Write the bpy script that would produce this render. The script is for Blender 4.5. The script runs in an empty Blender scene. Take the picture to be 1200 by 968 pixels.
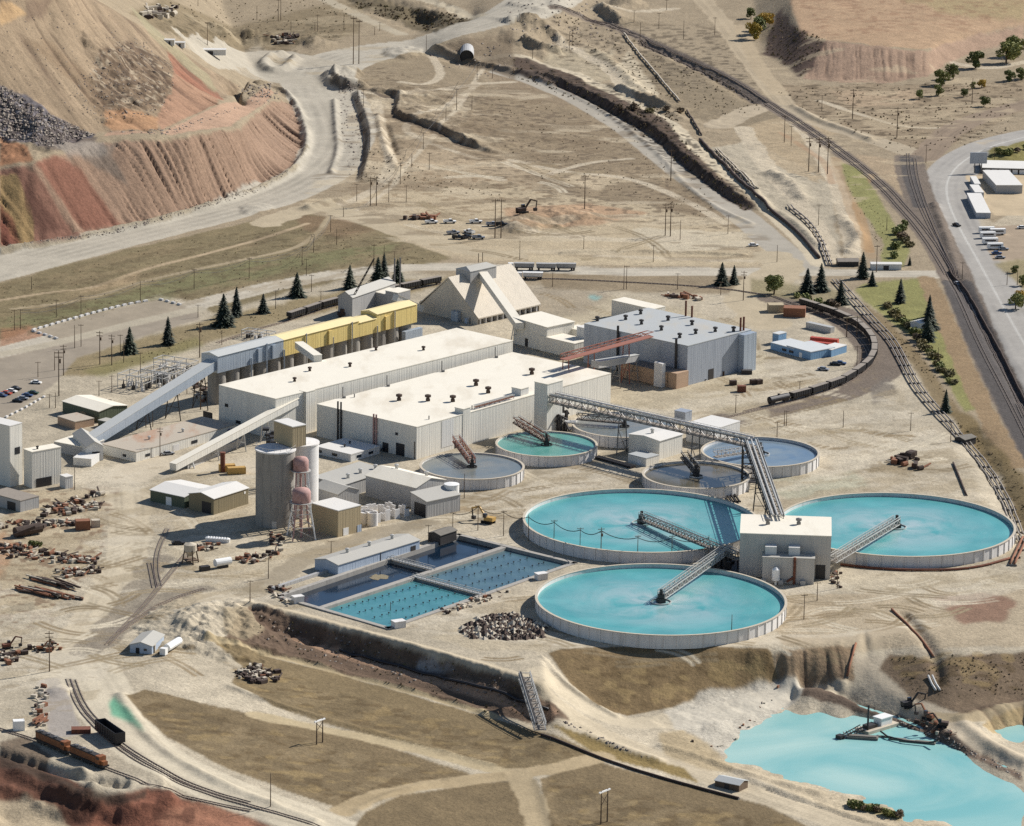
import bpy, math, random
import numpy as np
from mathutils import Vector
random.seed(7)
PI = math.pi
sc = bpy.context.scene
COL = sc.collection
# ------------------------------------------------------------------ survey camera (fitted to the round tanks of the plant)
FPX, TILT, ROLL, CAMH = 5500.0, math.radians(14.32), math.radians(1.0), 534.7
CU, CV = 600.0, 484.0
def cam_axes():
    F = np.array([0, math.cos(TILT), -math.sin(TILT)]); R0 = np.array([1., 0, 0]); U0 = np.cross(R0, F)
    c, s = math.cos(ROLL), math.sin(ROLL)
    return F, c*R0 + s*U0, -s*R0 + c*U0
CF, CR, CUP = cam_axes()
CPOS = np.array([0, 0, CAMH])
def P(u, v, h=0.0):
    """sight line through a surveyed mark, met with the level h metres above the yard"""
    d = CF*FPX + CR*(u-CU) - CUP*(v-CV)
    return CPOS + d*((h-CAMH)/d[2])
def proj(x, y, z):
    dx, dy, dz = x-CPOS[0], y-CPOS[1], z-CPOS[2]
    w = dx*CF[0]+dy*CF[1]+dz*CF[2]
    return (CU + FPX*(dx*CR[0]+dy*CR[1]+dz*CR[2])/w, CV - FPX*(dx*CUP[0]+dy*CUP[1]+dz*CUP[2])/w)
def pxm(v):            # pixels per metre near row v
    return 2.95*(v+918)/1621.
def hpx(v, dv):        # metres for dv pixels of height standing at row v
    return dv/pxm(v)/math.cos(math.radians(14.3)+math.atan((v-484)/FPX))

# ------------------------------------------------------------------ noise
def vnoise(x, y, seed=0):
    xi = np.floor(x).astype(np.int64); yi = np.floor(y).astype(np.int64)
    fx = x-xi; fy = y-yi; fx = fx*fx*(3-2*fx); fy = fy*fy*(3-2*fy)
    def h(a, b):
        n = (a*374761393 + b*668265263 + seed*974711) & 0x7fffffff
        n = ((n ^ (n >> 13))*1274126177) & 0x7fffffff
        return ((n ^ (n >> 16)) & 0xffff)/65535.0
    a, b, c, d = h(xi, yi), h(xi+1, yi), h(xi, yi+1), h(xi+1, yi+1)
    return (a+(b-a)*fx) + ((c+(d-c)*fx) - (a+(b-a)*fx))*fy
def fbm(x, y, seed=0, o=4):
    t = 0; a = 1.; s = 0
    for i in range(o):
        t = t + a*vnoise(x*2**i, y*2**i, seed+i*17); s += a; a *= .55
    return t/s*2-1

# ------------------------------------------------------------------ terrain grid
HS = 1.65
dense_u = np.arange(-90, 1291, 1.5); dense_v = np.concatenate([np.arange(-90, 60, 1.5), np.arange(60, 300, .55), np.arange(300, 690, 1.5), np.arange(690, 815, .7), np.arange(815, 1041, 1.5)])
def grow(a0, step, n, k): return a0 + np.cumsum(step*k**np.arange(1, n+1))
GU = np.concatenate([grow(-90, -3, 16, 1.45)[::-1], dense_u, grow(dense_u[-1], 3, 16, 1.45)])
GV = np.concatenate([grow(-90, -3, 13, 1.33)[::-1], dense_v, grow(dense_v[-1], 3, 12, 1.45)])
GV = GV[GV > -880]
UU, VV = np.meshgrid(GU, GV)
_d = CF[None, None]*FPX + CR*(UU-CU)[..., None] - CUP*(VV-CV)[..., None]
_t = -CAMH/_d[..., 2]
BX = _d[..., 0]*_t; BY = _d[..., 1]*_t
# coarse membrane between surveyed break lines ---------------------------------------------
CS = 2.0
c_u = np.arange(-93, 1294, CS); c_v = np.arange(-93, 1044, CS)
def in_poly(px, py, poly):
    r = np.zeros(px.shape, bool); n = len(poly)
    for i in range(n):
        x1, y1 = poly[i]; x2, y2 = poly[(i+1) % n]
        if y1 == y2: continue
        r ^= ((y1 > py) != (y2 > py)) & (px < (x2-x1)*(py-y1)/(y2-y1)+x1)
    return r
FREE = []; LINES = []; HM = 1.0
def free(*pts): FREE.append(pts)
def brk(*pts):      # (u, v, h): seen position and level; levels in survey units
    L = []
    for u, v, h in pts:
        h *= HM; p = P(u, v, h*HS); L.append(proj(p[0], p[1], 0)+(h*HS,))
    LINES.append(L)
def brk0(*pts):     # plan positions
    LINES.append([(u, v, h*HS) for u, v, h in pts])
# waste dump, upper left
toe = [(-90,305,0),(0,292,0),(60,284,0),(130,270,0),(200,255,0),(265,234,0),(312,216,0),(348,195,0),(358,168,0),(352,138,0),(340,114,0),(318,98,0)]
free((-93,310),(0,294),(60,286),(130,272),(200,257),(265,236),(312,218),(350,197),(361,168),(355,136),(342,111),(318,95),(300,88),(285,60),(260,10),(240,-95),(-95,-95))
brk(*toe)
crest = [(-90,200,23),(0,196,22),(40,190,23),(62,179,24),(115,166,24),(165,164,23.4),(220,159,22),(280,149,18),(312,121,9),(328,112,4)]
brk(*crest)
brk((-90,150,30),(0,166,26),(60,172,25),(115,156,24.5),(150,154,24.3),(190,156,23.6),(255,122,18.5),(288,103,8),(305,98,3))
ridge = [(-90,-90,92),(60,-30,64),(110,0,49),(150,23,40),(200,53,27),(240,79,15),(285,100,5)]
brk(*ridge)
brk((-90,-40,72),(0,0,62),(40,10,57),(60,30,50))
foot = []
for u, v, h in ridge[1:]:
    p = P(u, v, h*HS); k = 1.35*h*HS; q = (p[0]+k*.72, p[1]+k*.7)
    foot.append(proj(q[0], q[1], 0)+(0,))
brk0(*foot)
# plateau, upper right
HM = .68
free((868,-95),(880,10),(890,60),(935,97),(980,101),(1040,101),(1090,94),(1112,79),(1150,64),(1200,52),(1295,40),(1295,-95))
brk((880,-60,0),(884,10,0),(893,60,0),(938,92,0),(980,97,0),(1040,97,0),(1086,90,0),(1110,75,0),(1150,60,0),(1200,48,0),(1294,36,0))
brk((935,-60,12),(928,10,12),(938,38,12),(968,47,12),(1000,52,12),(1040,55,12),(1085,60,9.5),(1100,50,9),(1130,42,7),(1165,35,6),(1200,30,6),(1290,20,6))
brk((960,-40,13),(1100,-40,12),(1290,-40,12)); brk((960,20,12.5),(1080,20,11),(1200,5,9))
HM = 1.0
# road embankment with the culvert
free((492,66),(505,66),(545,84),(605,100),(650,60),(700,20),(720,-20),(560,-40),(500,20),(470,50))
brk((500,62,0),(520,70,-1),(545,77,-2),(575,80,-2),(600,86,-1))
brk((500,56,1),(520,50,4),(545,44,6),(590,31,7),(620,19,7),(660,-8,6)); brk((490,45,1),(540,30,5),(590,10,6),(630,-15,6))
# shadowed gully above the haul road
free((385,-10),(440,-5),(520,15),(565,22),(520,42),(470,38),(420,20))
brk((395,2,-3),(430,8,-5),(470,20,-6),(505,32,-5)); brk((400,-6,0),(450,-3,1),(510,12,1),(555,22,0))
HM = .72
# the terrace below the settling ponds, the fields and the blue pond
free((244,705),(290,708),(340,719),(400,738),(450,750),(500,763),(540,776),(580,788),(610,797),(640,800),(636,765),(650,758),(700,755),(800,754),(905,758),(1000,750),(1040,745),(1120,748),(1200,742),(1400,735),
     (1400,1100),(300,1100),(250,968),(180,905),(140,850),(135,810),(200,770))
brk((246,708,0),(290,709,0),(340,720,0),(400,740,0),(450,752,0),(500,765,0),(540,778,0),(580,790,0),(612,800,-.5),(640,820,-2.6),(662,838,-5.5))
brk((300,736,-3),(345,745,-4.4),(400,761,-6.2),(450,775,-6.4),(500,788,-6.4),(550,803,-6.5),(600,818,-6.6),(640,832,-6.4))
brk((300,745,-3.4),(345,752,-4.6),(400,769,-6.4),(450,783,-6.6),(500,797,-6.6),(550,812,-6.7),(600,827,-6.8),(640,838,-6.6))
brk((250,748,-2),(300,757,-4),(350,772,-6),(400,786,-7.5),(450,799,-8),(500,812,-8.5),(550,828,-9),(590,840,-9),(640,848,-8))
brk((170,812,-1),(260,845,-3),(360,880,-6),(450,905,-8),(560,925,-9.5),(640,935,-10),(760,940,-11),(900,968,-12.5))
brk((145,815,0),(200,885,-1),(280,935,-3),(370,968,-5)); brk((300,1010,-5),(600,1010,-10.5),(900,1010,-13))
brk((630,766,-.5),(658,800,-4.6),(688,826,-8),(720,850,-10),(760,880,-10.8),(820,905,-11.3),(900,935,-12),(980,965,-12.6))
brk((646,764,0),(700,758,0),(800,757,0),(904,761,0)); brk((666,802,-5),(700,826,-9),(735,839,-11),(800,827,-11),(870,812,-11),(914,800,-10))
brk((906,764,-.8),(940,766,-1.4),(985,758,-1)); brk((914,801,-9.4),(955,803,-9),(992,799,-8.4))
brk((1012,738,0),(1014,755,-1.8),(1018,778,-5),(1034,802,-8),(1070,824,-9.4),(1110,846,-10.2),(1150,867,-10.8),(1210,896,-11.5))
brk((1045,766,-3),(1075,770,-2.2),(1120,772,-1.2),(1210,762,0)); brk((1062,818,-9),(1120,837,-9.2),(1210,820,-9))
brk((945,807,-9),(985,811,-9.3),(1015,825,-9.9),(1055,838,-10.3),(1080,847,-10.5),(1105,860,-10.8),(1135,876,-11.2),(1170,892,-11.6),(1210,909,-11.9))
brk((938,817,-14.6),(985,823,-14.6),(1010,836,-14.6),(1055,848,-14.6),(1078,858,-14.6),(1093,869,-14.6),(1115,881,-14.6),(1142,891,-14.6),(1168,901,-14.6),(1210,919,-14.6)); brk((1000,850,-15.5),(1040,856,-15.5),(1080,868,-15.5))
brk((930,818,-13.2),(893,842,-13),(857,868,-13),(830,887,-13),(900,905,-13),(960,925,-13),(1040,948,-13),(1110,970,-13),(1200,1012,-13))
brk((856,882,-14.2),(888,882,-15.2),(930,872,-16),(960,860,-16)); brk((960,850,-16),(1000,900,-16.5),(1080,920,-16.5),(1160,950,-16.5))
brk((806,850,-11.6),(816,880,-12.2),(880,905,-12.4),(940,930,-12.6))
brk((1162,856,-13.2),(1200,846,-13.2)); brk((1166,864,-13.2),(1205,876,-13.2)); brk((1180,862,-15),(1200,864,-15)); brk((1128,842,-9.4),(1165,838,-9.3),(1205,828,-9.2))
HM = 1.0
# red fill, lower left
free((-93,880),(0,884),(50,902),(110,925),(150,930),(175,920),(230,935),(300,968),(300,1043),(-93,1043))
brk((-90,878,-.5),(0,884,-.5),(45,902,-.8),(100,922,-1),(150,928,-1),(172,921,-1),(235,938,-2),(300,970,-4))
brk((-90,893,-4),(0,900,-4),(50,918,-4.5),(100,938,-5),(150,944,-5)); brk((0,960,-5),(120,965,-5),(250,1000,-5))
def solve():
    H = None
    for lev in (32, 16, 8, 4, 2, 1):
        us = c_u[::lev]; vs = c_v[::lev]; g = np.meshgrid(us, vs)
        fm = np.zeros(g[0].shape, bool)
        for f in FREE: fm |= in_poly(g[0], g[1], f)
        val = np.zeros(g[0].shape); wt = np.zeros(g[0].shape)
        for L in LINES:
            for (a, b) in zip(L[:-1], L[1:]):
                n = int(max(abs(a[0]-b[0]), abs(a[1]-b[1]))/(CS*lev)*2)+2
                for t in np.linspace(0, 1, n):
                    i = int(round((a[0]+(b[0]-a[0])*t-us[0])/(CS*lev))); j = int(round((a[1]+(b[1]-a[1])*t-vs[0])/(CS*lev)))
                    if 0 <= i < len(us) and 0 <= j < len(vs): val[j, i] += a[2]+(b[2]-a[2])*t; wt[j, i] += 1
        fix = ~fm; h0 = np.where(wt > 0, val/np.maximum(wt, 1), 0)
        fix2 = fix | (wt > 0)
        if H is None: H = np.zeros(g[0].shape)
        else:
            ju = np.clip((vs-pv[0])/(pv[1]-pv[0]), 0, len(pv)-1.001); iu = np.clip((us-pu[0])/(pu[1]-pu[0]), 0, len(pu)-1.001)
            H = bil(H, iu[None, :]+0*ju[:, None], ju[:, None]+0*iu[None, :])
        for it in range(260 if lev > 1 else 130):
            H = np.where(fix2, h0, H); E = np.pad(H, 1, mode='edge')
            H = (E[1:-1, :-2]+E[1:-1, 2:]+E[:-2, 1:-1]+E[2:, 1:-1])*.25
        H = np.where(fix2, h0, H); pu, pv = us, vs
    return H
def bil(A, i, j):
    i0 = np.floor(i).astype(int); j0 = np.floor(j).astype(int)
    i0 = np.clip(i0, 0, A.shape[1]-2); j0 = np.clip(j0, 0, A.shape[0]-2)
    a = i-i0; b = j-j0
    return (A[j0, i0]*(1-a)+A[j0, i0+1]*a)*(1-b)+(A[j0+1, i0]*(1-a)+A[j0+1, i0+1]*a)*b
HC = solve()
for _ in range(4):
    EE = np.pad(HC, 1, mode='edge'); HC = .4*HC+.15*(EE[1:-1, :-2]+EE[1:-1, 2:]+EE[:-2, 1:-1]+EE[2:, 1:-1])
Z = bil(HC, np.clip((UU-c_u[0])/CS, 0, len(c_u)-1.001), np.clip((VV-c_v[0])/CS, 0, len(c_v)-1.001))
def zat(x, y, A=None):
    u, v = proj(np.asarray(x, float), np.asarray(y, float), 0)
    i = np.interp(u, GU, np.arange(len(GU))); j = np.interp(v, GV, np.arange(len(GV)))
    return bil(Z if A is None else A, np.atleast_1d(i), np.atleast_1d(j))
def S(u, v):
    """first ground point on the sight line of a surveyed mark"""
    d = CF*FPX + CR*(u-CU) - CUP*(v-CV)
    hs = np.arange(170, -36, -.5)
    t = (hs-CAMH)/d[2]; x = d[0]*t; y = d[1]*t
    k = np.argmax(zat(x, y) >= hs)
    if k == 0: return P(u, v, 0)
    a, b = hs[k-1], hs[k]
    for _ in range(7):
        m = .5*(a+b); q = CPOS+d*((m-CAMH)/d[2])
        if zat(q[0], q[1])[0] >= m: b = m
        else: a = m
    q = CPOS+d*((b-CAMH)/d[2]); return np.array([q[0], q[1], b])
def SL(pts): return [S(*p[:2]) for p in pts]
def chaikin(pts, n=2):
    p = np.array(pts, float)
    for _ in range(n):
        q = np.empty((2*len(p)-2, p.shape[1])); q[0::2] = .75*p[:-1]+.25*p[1:]; q[1::2] = .25*p[:-1]+.75*p[1:]
        p = np.vstack([p[:1], q, p[-1:]])
    return p
def seg_dist(pts, pad, extra=None):
    """distance in metres from grid points to a plan polyline: window, distance, side"""
    p = np.array(pts)[:, :2]; uv = np.array([proj(a, b, 0) for a, b in p])
    s = pad*3.6+6
    i0, i1 = np.searchsorted(GU, [uv[:, 0].min()-s, uv[:, 0].max()+s]); j0, j1 = np.searchsorted(GV, [uv[:, 1].min()-s, uv[:, 1].max()+s])
    w = (slice(j0, max(j1, j0+1)), slice(i0, max(i1, i0+1)))
    X = BX[w]; Y = BY[w]; D = np.full(X.shape, 1e9); T = np.zeros(X.shape); acc = 0
    for k, (a, b) in enumerate(zip(p[:-1], p[1:])):
        L = math.hypot(*(b-a))
        if L < 1e-6: continue
        t = np.clip(((X-a[0])*(b[0]-a[0])+(Y-a[1])*(b[1]-a[1]))/L**2, 0, 1)
        d = np.hypot(X-a[0]-t*(b[0]-a[0]), Y-a[1]-t*(b[1]-a[1]))
        m = d < D; D = np.where(m, d, D); T = np.where(m, (k+t)/(len(p)-1), T)
    return w, D, T
def bump(pts, h, w, smooth=2, rough=.5):
    """windrow, berm (h > 0) or ditch (h < 0) along a line, w metres wide"""
    L = chaikin(SL(pts), smooth); win, D, T = seg_dist(L, w*1.6)
    X = BX[win]; Y = BY[win]; n = 1+rough*fbm(X/9, Y/9, 5)
    Z[win] += h*n*np.exp(-(D/(w*.5))**2)
def scarp(pts, h, ws, wg, smooth=2, rough=.35):
    """cut bank: high side to the right of the line, falling steeply on the left"""
    L = chaikin(SL(pts), smooth); win, D, T = seg_dist(L, wg*1.6); X = BX[win]; Y = BY[win]; p = L[:, :2]; best = np.full(X.shape, 1e9); sd = np.zeros(X.shape)
    for a, b in zip(p[:-1], p[1:]):
        e = b-a; l = np.hypot(*e)+1e-9; t = np.clip(((X-a[0])*e[0]+(Y-a[1])*e[1])/l**2, 0, 1); d = np.hypot(X-a[0]-t*e[0], Y-a[1]-t*e[1]); k = d < best; best = np.where(k, d, best); sd = np.where(k, np.sign((Y-a[1])*e[0]-(X-a[0])*e[1]), sd)
    s = D*sd; n = 1+rough*fbm(X/8, Y/8, 15); end = np.clip(np.minimum(T, 1-T)*7, 0, 1)
    Z[win] += h*n*end*np.where(s > 0, np.exp(-np.maximum(s-ws, 0)/wg)*np.clip(s/ws, 0, 1), 0)
def mound(u, v, r, h, sq=.6, sd=1):
    c = S(u, v); win, D, T = seg_dist([c, c+np.array([.1, 0, 0])], r*1.4)
    X = BX[win]; Y = BY[win]; D = np.hypot((X-c[0]), (Y-c[1])*sq)+r*.28*fbm(X/6, Y/6, sd)
    Z[win] += h*np.clip(1-(D/r)**2, 0, 1)*(1+.4*fbm(X/4, Y/4, sd+3))
# erosion gullies on the dump and other bare banks
def fillmask(pts, flat=False, warp=1.2, soft=1, seed=3):
    """plan mask of an outline surveyed on the ground"""
    q = [(S(*p) if not flat else P(*p)) for p in pts]; poly = [proj(a[0], a[1], 0) for a in q]
    pu = [a[0] for a in poly]; pv = [a[1] for a in poly]; pad = 12
    i0, i1 = np.searchsorted(GU, [min(pu)-pad, max(pu)+pad]); j0, j1 = np.searchsorted(GV, [min(pv)-pad, max(pv)+pad])
    w = (slice(j0, max(j1, j0+2)), slice(i0, max(i1, i0+2)))
    X = BX[w]; Y = BY[w]
    du = warp*fbm(X/14, Y/14, seed, 4)*2.2; dv = warp*fbm(X/14, Y/14, seed+40, 4)*1.3
    m = in_poly(UU[w]+du, VV[w]+dv, poly).astype(float)
    for _ in range(soft):
        E = np.pad(m, 1, mode='edge'); m = (m*2+E[1:-1, :-2]+E[1:-1, 2:]+E[:-2, 1:-1]+E[2:, 1:-1])/6
    return w, m
# ------------------------------------------------------------------ relief details
GUL = []
def gully(pts, amp, wl, ax, seed=1, length=70):
    w, m = fillmask(pts, soft=5); X = BX[w]; Y = BY[w]
    a = S(*ax[0]); b = S(*ax[1]); e = (b-a)[:2]; e /= np.hypot(*e)
    s = X*e[0]+Y*e[1]; t = -X*e[1]+Y*e[0]; s = s+1.2*fbm(X/22, Y/22, seed+5, 2)
    n = 1-np.abs(2*vnoise(s/wl, t/length, seed)-1); n2 = 1-np.abs(2*vnoise(s/wl*2.3, t/length*1.7, seed+9)-1)
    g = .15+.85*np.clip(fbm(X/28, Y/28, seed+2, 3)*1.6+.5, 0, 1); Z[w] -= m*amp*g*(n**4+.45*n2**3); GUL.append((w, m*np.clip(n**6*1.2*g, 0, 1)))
def rough(pts, amp, wl, seed=2, o=4):
    w, m = fillmask(pts, soft=4); X = BX[w]; Y = BY[w]
    Z[w] += m*amp*fbm(X/wl, Y/wl, seed, o)
LOWSLOPE = [(0,198),(40,193),(62,182),(115,168),(165,166),(220,161),(280,151),(318,120),(340,118),(350,138),(354,168),(344,192),(310,213),(265,231),(200,252),(130,267),(60,281),(0,288)]
HIGHSLOPE = [(-40,-40),(110,-2),(150,22),(200,52),(240,78),(283,102),(255,121),(190,154),(150,153),(115,155),(60,170),(0,163),(-40,150)]
gully(LOWSLOPE, 4.6, 5.0, [(130,268),(265,233)], 3, 260)
gully(HIGHSLOPE, 1.5, 12, [(0,80),(120,110)], 8, 160)
gully([(940,92),(968,50),(1035,58),(1085,63),(1085,88),(1040,95)], .8, 3.0, [(970,75),(1060,78)], 4)
gully([(905,768),(1000,760),(998,797),(915,800)], .9, 7, [(910,785),(995,778)], 6)
gully([(1140,832),(1200,818),(1200,845),(1160,858)], .9, 8, [(1150,845),(1200,832)], 6)
gully([(292,712),(400,743),(500,768),(610,800),(640,830),(600,818),(500,788),(400,761),(300,738)], 2.6, 11, [(300,725),(600,805)], 12, 40)
rough([(0,100),(60,130),(110,160),(60,178),(0,190)], 3.2, 9, 5)
rough([(100,100),(150,55),(205,95),(195,140),(120,150)], 2.4, 7, 6)
rough([(0,905),(110,940),(170,925),(230,940),(290,965),(0,1000)], .7, 9, 9)
rough([(245,705),(300,712),(330,735),(300,755),(255,745)], 2.0, 9, 10)
rough([(800,810),(900,800),(950,800),(940,815),(880,850),(850,880),(800,870),(760,840)], .8, 10, 11)
rough([(405,0),(520,0),(560,20),(515,38),(430,15)], 2.6, 10, 13)
rough([(595,0),(720,0),(760,60),(700,90),(610,60)], 1.1, 9, 14)
bump([(0,297),(60,286),(130,272),(200,258),(265,238),(312,220),(348,200),(362,172),(356,142),(344,118),(325,104),(300,99)], 3.2, 5)
scarp([(416,214),(424,190),(427,165),(421,140),(413,120),(411,108)][::-1], 4.2, 4, 60)
scarp([(386,84),(388,98),(402,107),(424,104)][::1] and [(424,104),(402,107),(388,99),(385,86)][::-1], 4, 3, 14)
bump([(392,118),(394,150),(397,178),(388,203)], 1.8, 4); bump([(362,245),(378,241),(395,238)], 3, 8)
scarp([(440,109),(452,110),(463,113),(462,122),(458,134),(470,141),(490,146),(510,152),(530,163),(550,172),(578,181)], 4, 3, 45)
scarp([(600,87),(640,95),(690,118),(730,140),(765,160),(790,185),(815,205),(850,232),(882,248)], 4.6, 4, 50)
scarp([(500,60),(530,71),(560,78),(600,86)], 3, 3, 14); scarp([(715,104),(745,118),(775,130),(800,134)], 3, 4, 10)
scarp([(596,28),(622,30),(640,40),(652,52)], 5, 5, 12); scarp([(605,50),(630,62),(660,66)], 5, 5, 12); scarp([(690,8),(705,20),(718,30)], 6, 6, 14)
bump([(330,65),(315,68),(308,78),(318,86),(338,80),(345,70)], 3.5, 8)
bump([(385,90),(388,100),(405,105),(422,103)], 4.5, 9)
for a in [(405,84,12,4),(470,62,14,3),(205,42,14,4),(225,43,14,4),(245,42,14,4),(262,41,12,5),(285,44,14,5),(303,48,12,4),(330,47,12,4),(360,48,12,3),(375,52,12,3),(125,68,14,5),(300,108,16,4),(275,112,12,4),(640,62,12,2.5),(672,60,12,2),(610,45,14,3),(630,32,14,3),(665,15,14,3),(735,5,14,5),
          (215,733,20,3),(270,740,22,4),(605,262,16,1.5),(640,254,18,2.2),(612,260,14,2.2),(672,252,16,2.2),(690,258,14,1.3),(1180,180,14,2),(300,245,10,1.5),(70,810,5,1)]:
    mound(a[0], a[1], a[2], a[3], sd=a[0])
bump([(443,135),(448,160),(455,180),(463,197)], 1.4, 5); bump([(452,145),(458,165),(463,180)], -2, 5)
bump([(505,58),(530,70),(560,76),(600,84),(650,100)], 1.8, 6)
bump([(660,40),(700,60),(730,85),(770,122),(800,140)], 2.0, 9)
bump([(600,5),(640,16),(690,30)], 2.2, 7)
bump([(752,48),(800,68),(840,90),(885,118)], -3.5, 12)
bump([(930,125),(960,143),(1000,155),(1020,165)], 1.8, 6)
bump([(620,85),(690,120),(735,150),(775,183),(800,215),(840,245),(880,262)], .9, 4)
bump([(715,100),(760,120),(790,130)], 1.6, 8)
bump([(870,205),(890,235),(925,255),(960,290)], 1.6, 6)
bump([(985,255),(1000,270),(1010,282),(995,296)], 2.5, 9); bump([(905,205),(925,215),(940,232)], 3, 10)
bump([(660,297),(720,294),(800,296),(870,299)], 1.1, 5); bump([(620,311),(700,312),(830,314)], .9, 4)
bump([(1116,322),(1128,340),(1148,372),(1170,412),(1198,470)], -1.8, 7); bump([(1095,240),(1108,275),(1122,318)], 1.6, 6)
bump([(245,745),(300,757),(350,772),(400,788),(450,801),(520,818),(575,838)], 1.2, 4, rough=1)
bump([(142,815),(152,835),(180,872),(230,905),(300,936),(370,962)], 1.2, 5)
bump([(270,805),(330,828),(420,853),(500,875),(580,897)], .8, 4)
bump([(420,950),(470,925),(540,913),(590,908)], .7, 4); bump([(632,915),(640,940),(648,968)], .7, 5)
bump([(636,772),(664,804),(694,824),(722,840)], 1.2, 3); bump([(690,862),(740,882),(770,892)], 1.2, 6)
bump([(775,875),(830,890),(880,910),(960,930)], 1.2, 5); bump([(880,915),(960,945),(1040,968)], .9, 5)
bump([(900,925),(950,942),(1010,962)], -.8, 4)
bump([(290,707),(340,718),(400,737),(450,749),(500,762),(580,786),(630,806)], .9, 4)
bump([(1128,842),(1150,836),(1200,826)], 1.5, 7); bump([(1130,850),(1160,872),(1200,892)], 1.4, 6)
bump([(1060,720),(1085,750),(1098,775),(1100,800)], -1.6, 5)
bump([(1135,505),(1160,545),(1185,590),(1200,620)], -2.5, 14)
for a in [((20,905),(60,930)),((10,925),(35,933)),((60,920),(100,945)),((45,945),(105,962)),((80,925),(115,945)),((130,958),(200,935)),((90,905),(110,925))]:
    bump([a[0], ((a[0][0]+a[1][0])/2+2, (a[0][1]+a[1][1])/2+1), a[1]], 1.7, 6, rough=1.2)
# basin of the settling ponds and the round tanks are cut out of the yard
def pit(pts, depth):
    w, m = fillmask(pts, flat=True, warp=0, soft=0); Z[w] = np.where(m > .5, -depth, Z[w])
pit([(327.5,699.5),(538,628.4),(671.5,660.5),(455,736)], 6)
rough([(835,825),(930,812),(900,870),(960,915),(1100,958),(1200,985),(1150,1010),(960,940),(860,910),(810,885)], .8, 13, 21)
Z += .10*fbm(BX/7, BY/7, 31, 3)+.16*fbm(BX/45, BY/45, 33, 2)

# ------------------------------------------------------------------ soil colours
KEXP = 1.62
def lin(c): return np.array([(x/255/12.92 if x/255 < .04045 else ((x/255+.055)/1.055)**2.4) for x in c])
def C(*c): return lin(c)/KEXP
n1 = fbm(BX/60, BY/60, 51, 5)[..., None]; n2 = fbm(BX/17, BY/17, 52, 4)[..., None]; n3 = fbm(BX/5, BY/5, 53, 3)[..., None]
ALB = C(211,197,171)*(1+.20*n1+.15*n2+.09*n3)
LAB = np.zeros(UU.shape, np.int16)      # which ground a face belongs to
NAMES = ['ground', 'haul_road', 'dirt_road', 'paved_road', 'grass_field', 'waste_dump', 'terrace_bank', 'railway_bed', 'red_fill', 'parking_lot', 'lawn']
def lay(w, m, col, a=1.0, lab=None, mot=.14, mots=9, seed=1, st=None):
    X = BX[w]; Y = BY[w]; f = 1+mot*fbm(X/mots, Y/mots, seed+60, 4)
    if st is not None:     # streaks running along a compass direction
        e = (math.cos(st[0]), math.sin(st[0])); s = -X*e[1]+Y*e[0]; t = X*e[0]+Y*e[1]
        f = f*(1+st[1]*(2*vnoise(s/st[2], t/(st[2]*14), seed+7)-1))
    mm = (m*a)[..., None]
    ALB[w] = ALB[w]*(1-mm)+mm*(C(*col)*f[..., None])
    if lab: LAB[w] = np.where(m > .5, NAMES.index(lab), LAB[w])
def patch(pts, col, a=1.0, lab=None, warp=1.2, soft=2, flat=False, **k):
    w, m = fillmask(pts, flat, warp, soft, seed=int(pts[0][0])+3); lay(w, m, col, a, lab, seed=int(pts[0][1])+11, **k)
def speck(pts, col, a, size, thr, warp=2, soft=6, sx=1, seed=0):
    """tufts, stones or stains scattered inside an outline"""
    w, m = fillmask(pts, False, warp, soft, seed=int(pts[0][0])+9); X = BX[w]; Y = BY[w]
    n = vnoise(X/size*sx, Y/size, seed+int(pts[0][1])+70); n = np.clip((n-thr)/(1-thr)*2.5, 0, 1)
    lay(w, m*n, col, a)
def road(pts, hw, col, lab='dirt_road', a=1.0, soft=1.2, rag=.35, tracks=0, mot=.07, tc=None, sm=2):
    L = chaikin(SL(pts), sm); w, D, T = seg_dist(L, hw+4); X = BX[w]; Y = BY[w]
    n = fbm(X/11, Y/11, int(pts[0][0])+5, 4); m = np.clip((hw+hw*rag*n-D)/soft+.5, 0, 1)
    lay(w, m, col, a, lab, mot=mot, mots=14, seed=int(pts[0][1])+2)
    if tracks:
        k = np.zeros(D.shape)
        for q in ([.35, .62] if tracks == 1 else [.12, .4, .68]):
            k = np.maximum(k, np.exp(-((D-hw*q)/(hw*.1))**2))
        k = k*np.clip(.5+.9*fbm(X/25, Y/25, 77, 3), 0, 1)*m
        lay(w, k, tc or [c*.82 for c in col], .7, None, mot=.05)
# upper country: duller, browner
patch([(-90,340),(0,335),(300,300),(620,335),(900,315),(1010,345),(1130,505),(1290,640),(1290,-90),(-90,-90)], (176,157,128), .85, soft=8, warp=5, flat=True)
patch([(190,-5),(430,-5),(420,40),(350,52),(200,38),(150,15)], (150,133,104), .9, 'grass_field', soft=4)
patch([(180,40),(300,46),(330,70),(320,98),(270,80),(225,58)], (196,182,158), .9)
patch([(560,112),(700,122),(780,182),(858,235),(905,283),(780,264),(700,236),(640,212),(600,182),(540,150)], (166,147,119), .95, soft=4, warp=4)
patch([(400,60),(500,65),(560,85),(570,105),(520,130),(430,105),(420,80)], (168,150,122), .8, soft=4, warp=4)
patch([(640,235),(780,245),(860,262),(900,285),(860,290),(700,280)], (158,138,110), .8, soft=4, warp=4)
patch([(560,82),(620,90),(690,125),(600,115)], (158,138,112), .7, soft=4, warp=4)
patch([(600,190),(660,200),(735,205),(740,213),(700,222),(620,200)], (216,196,163), .9, soft=3, warp=4)
patch([(440,130),(600,185),(640,215),(600,235),(480,225),(430,200)], (196,175,144), .8, soft=5, warp=5)
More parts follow.
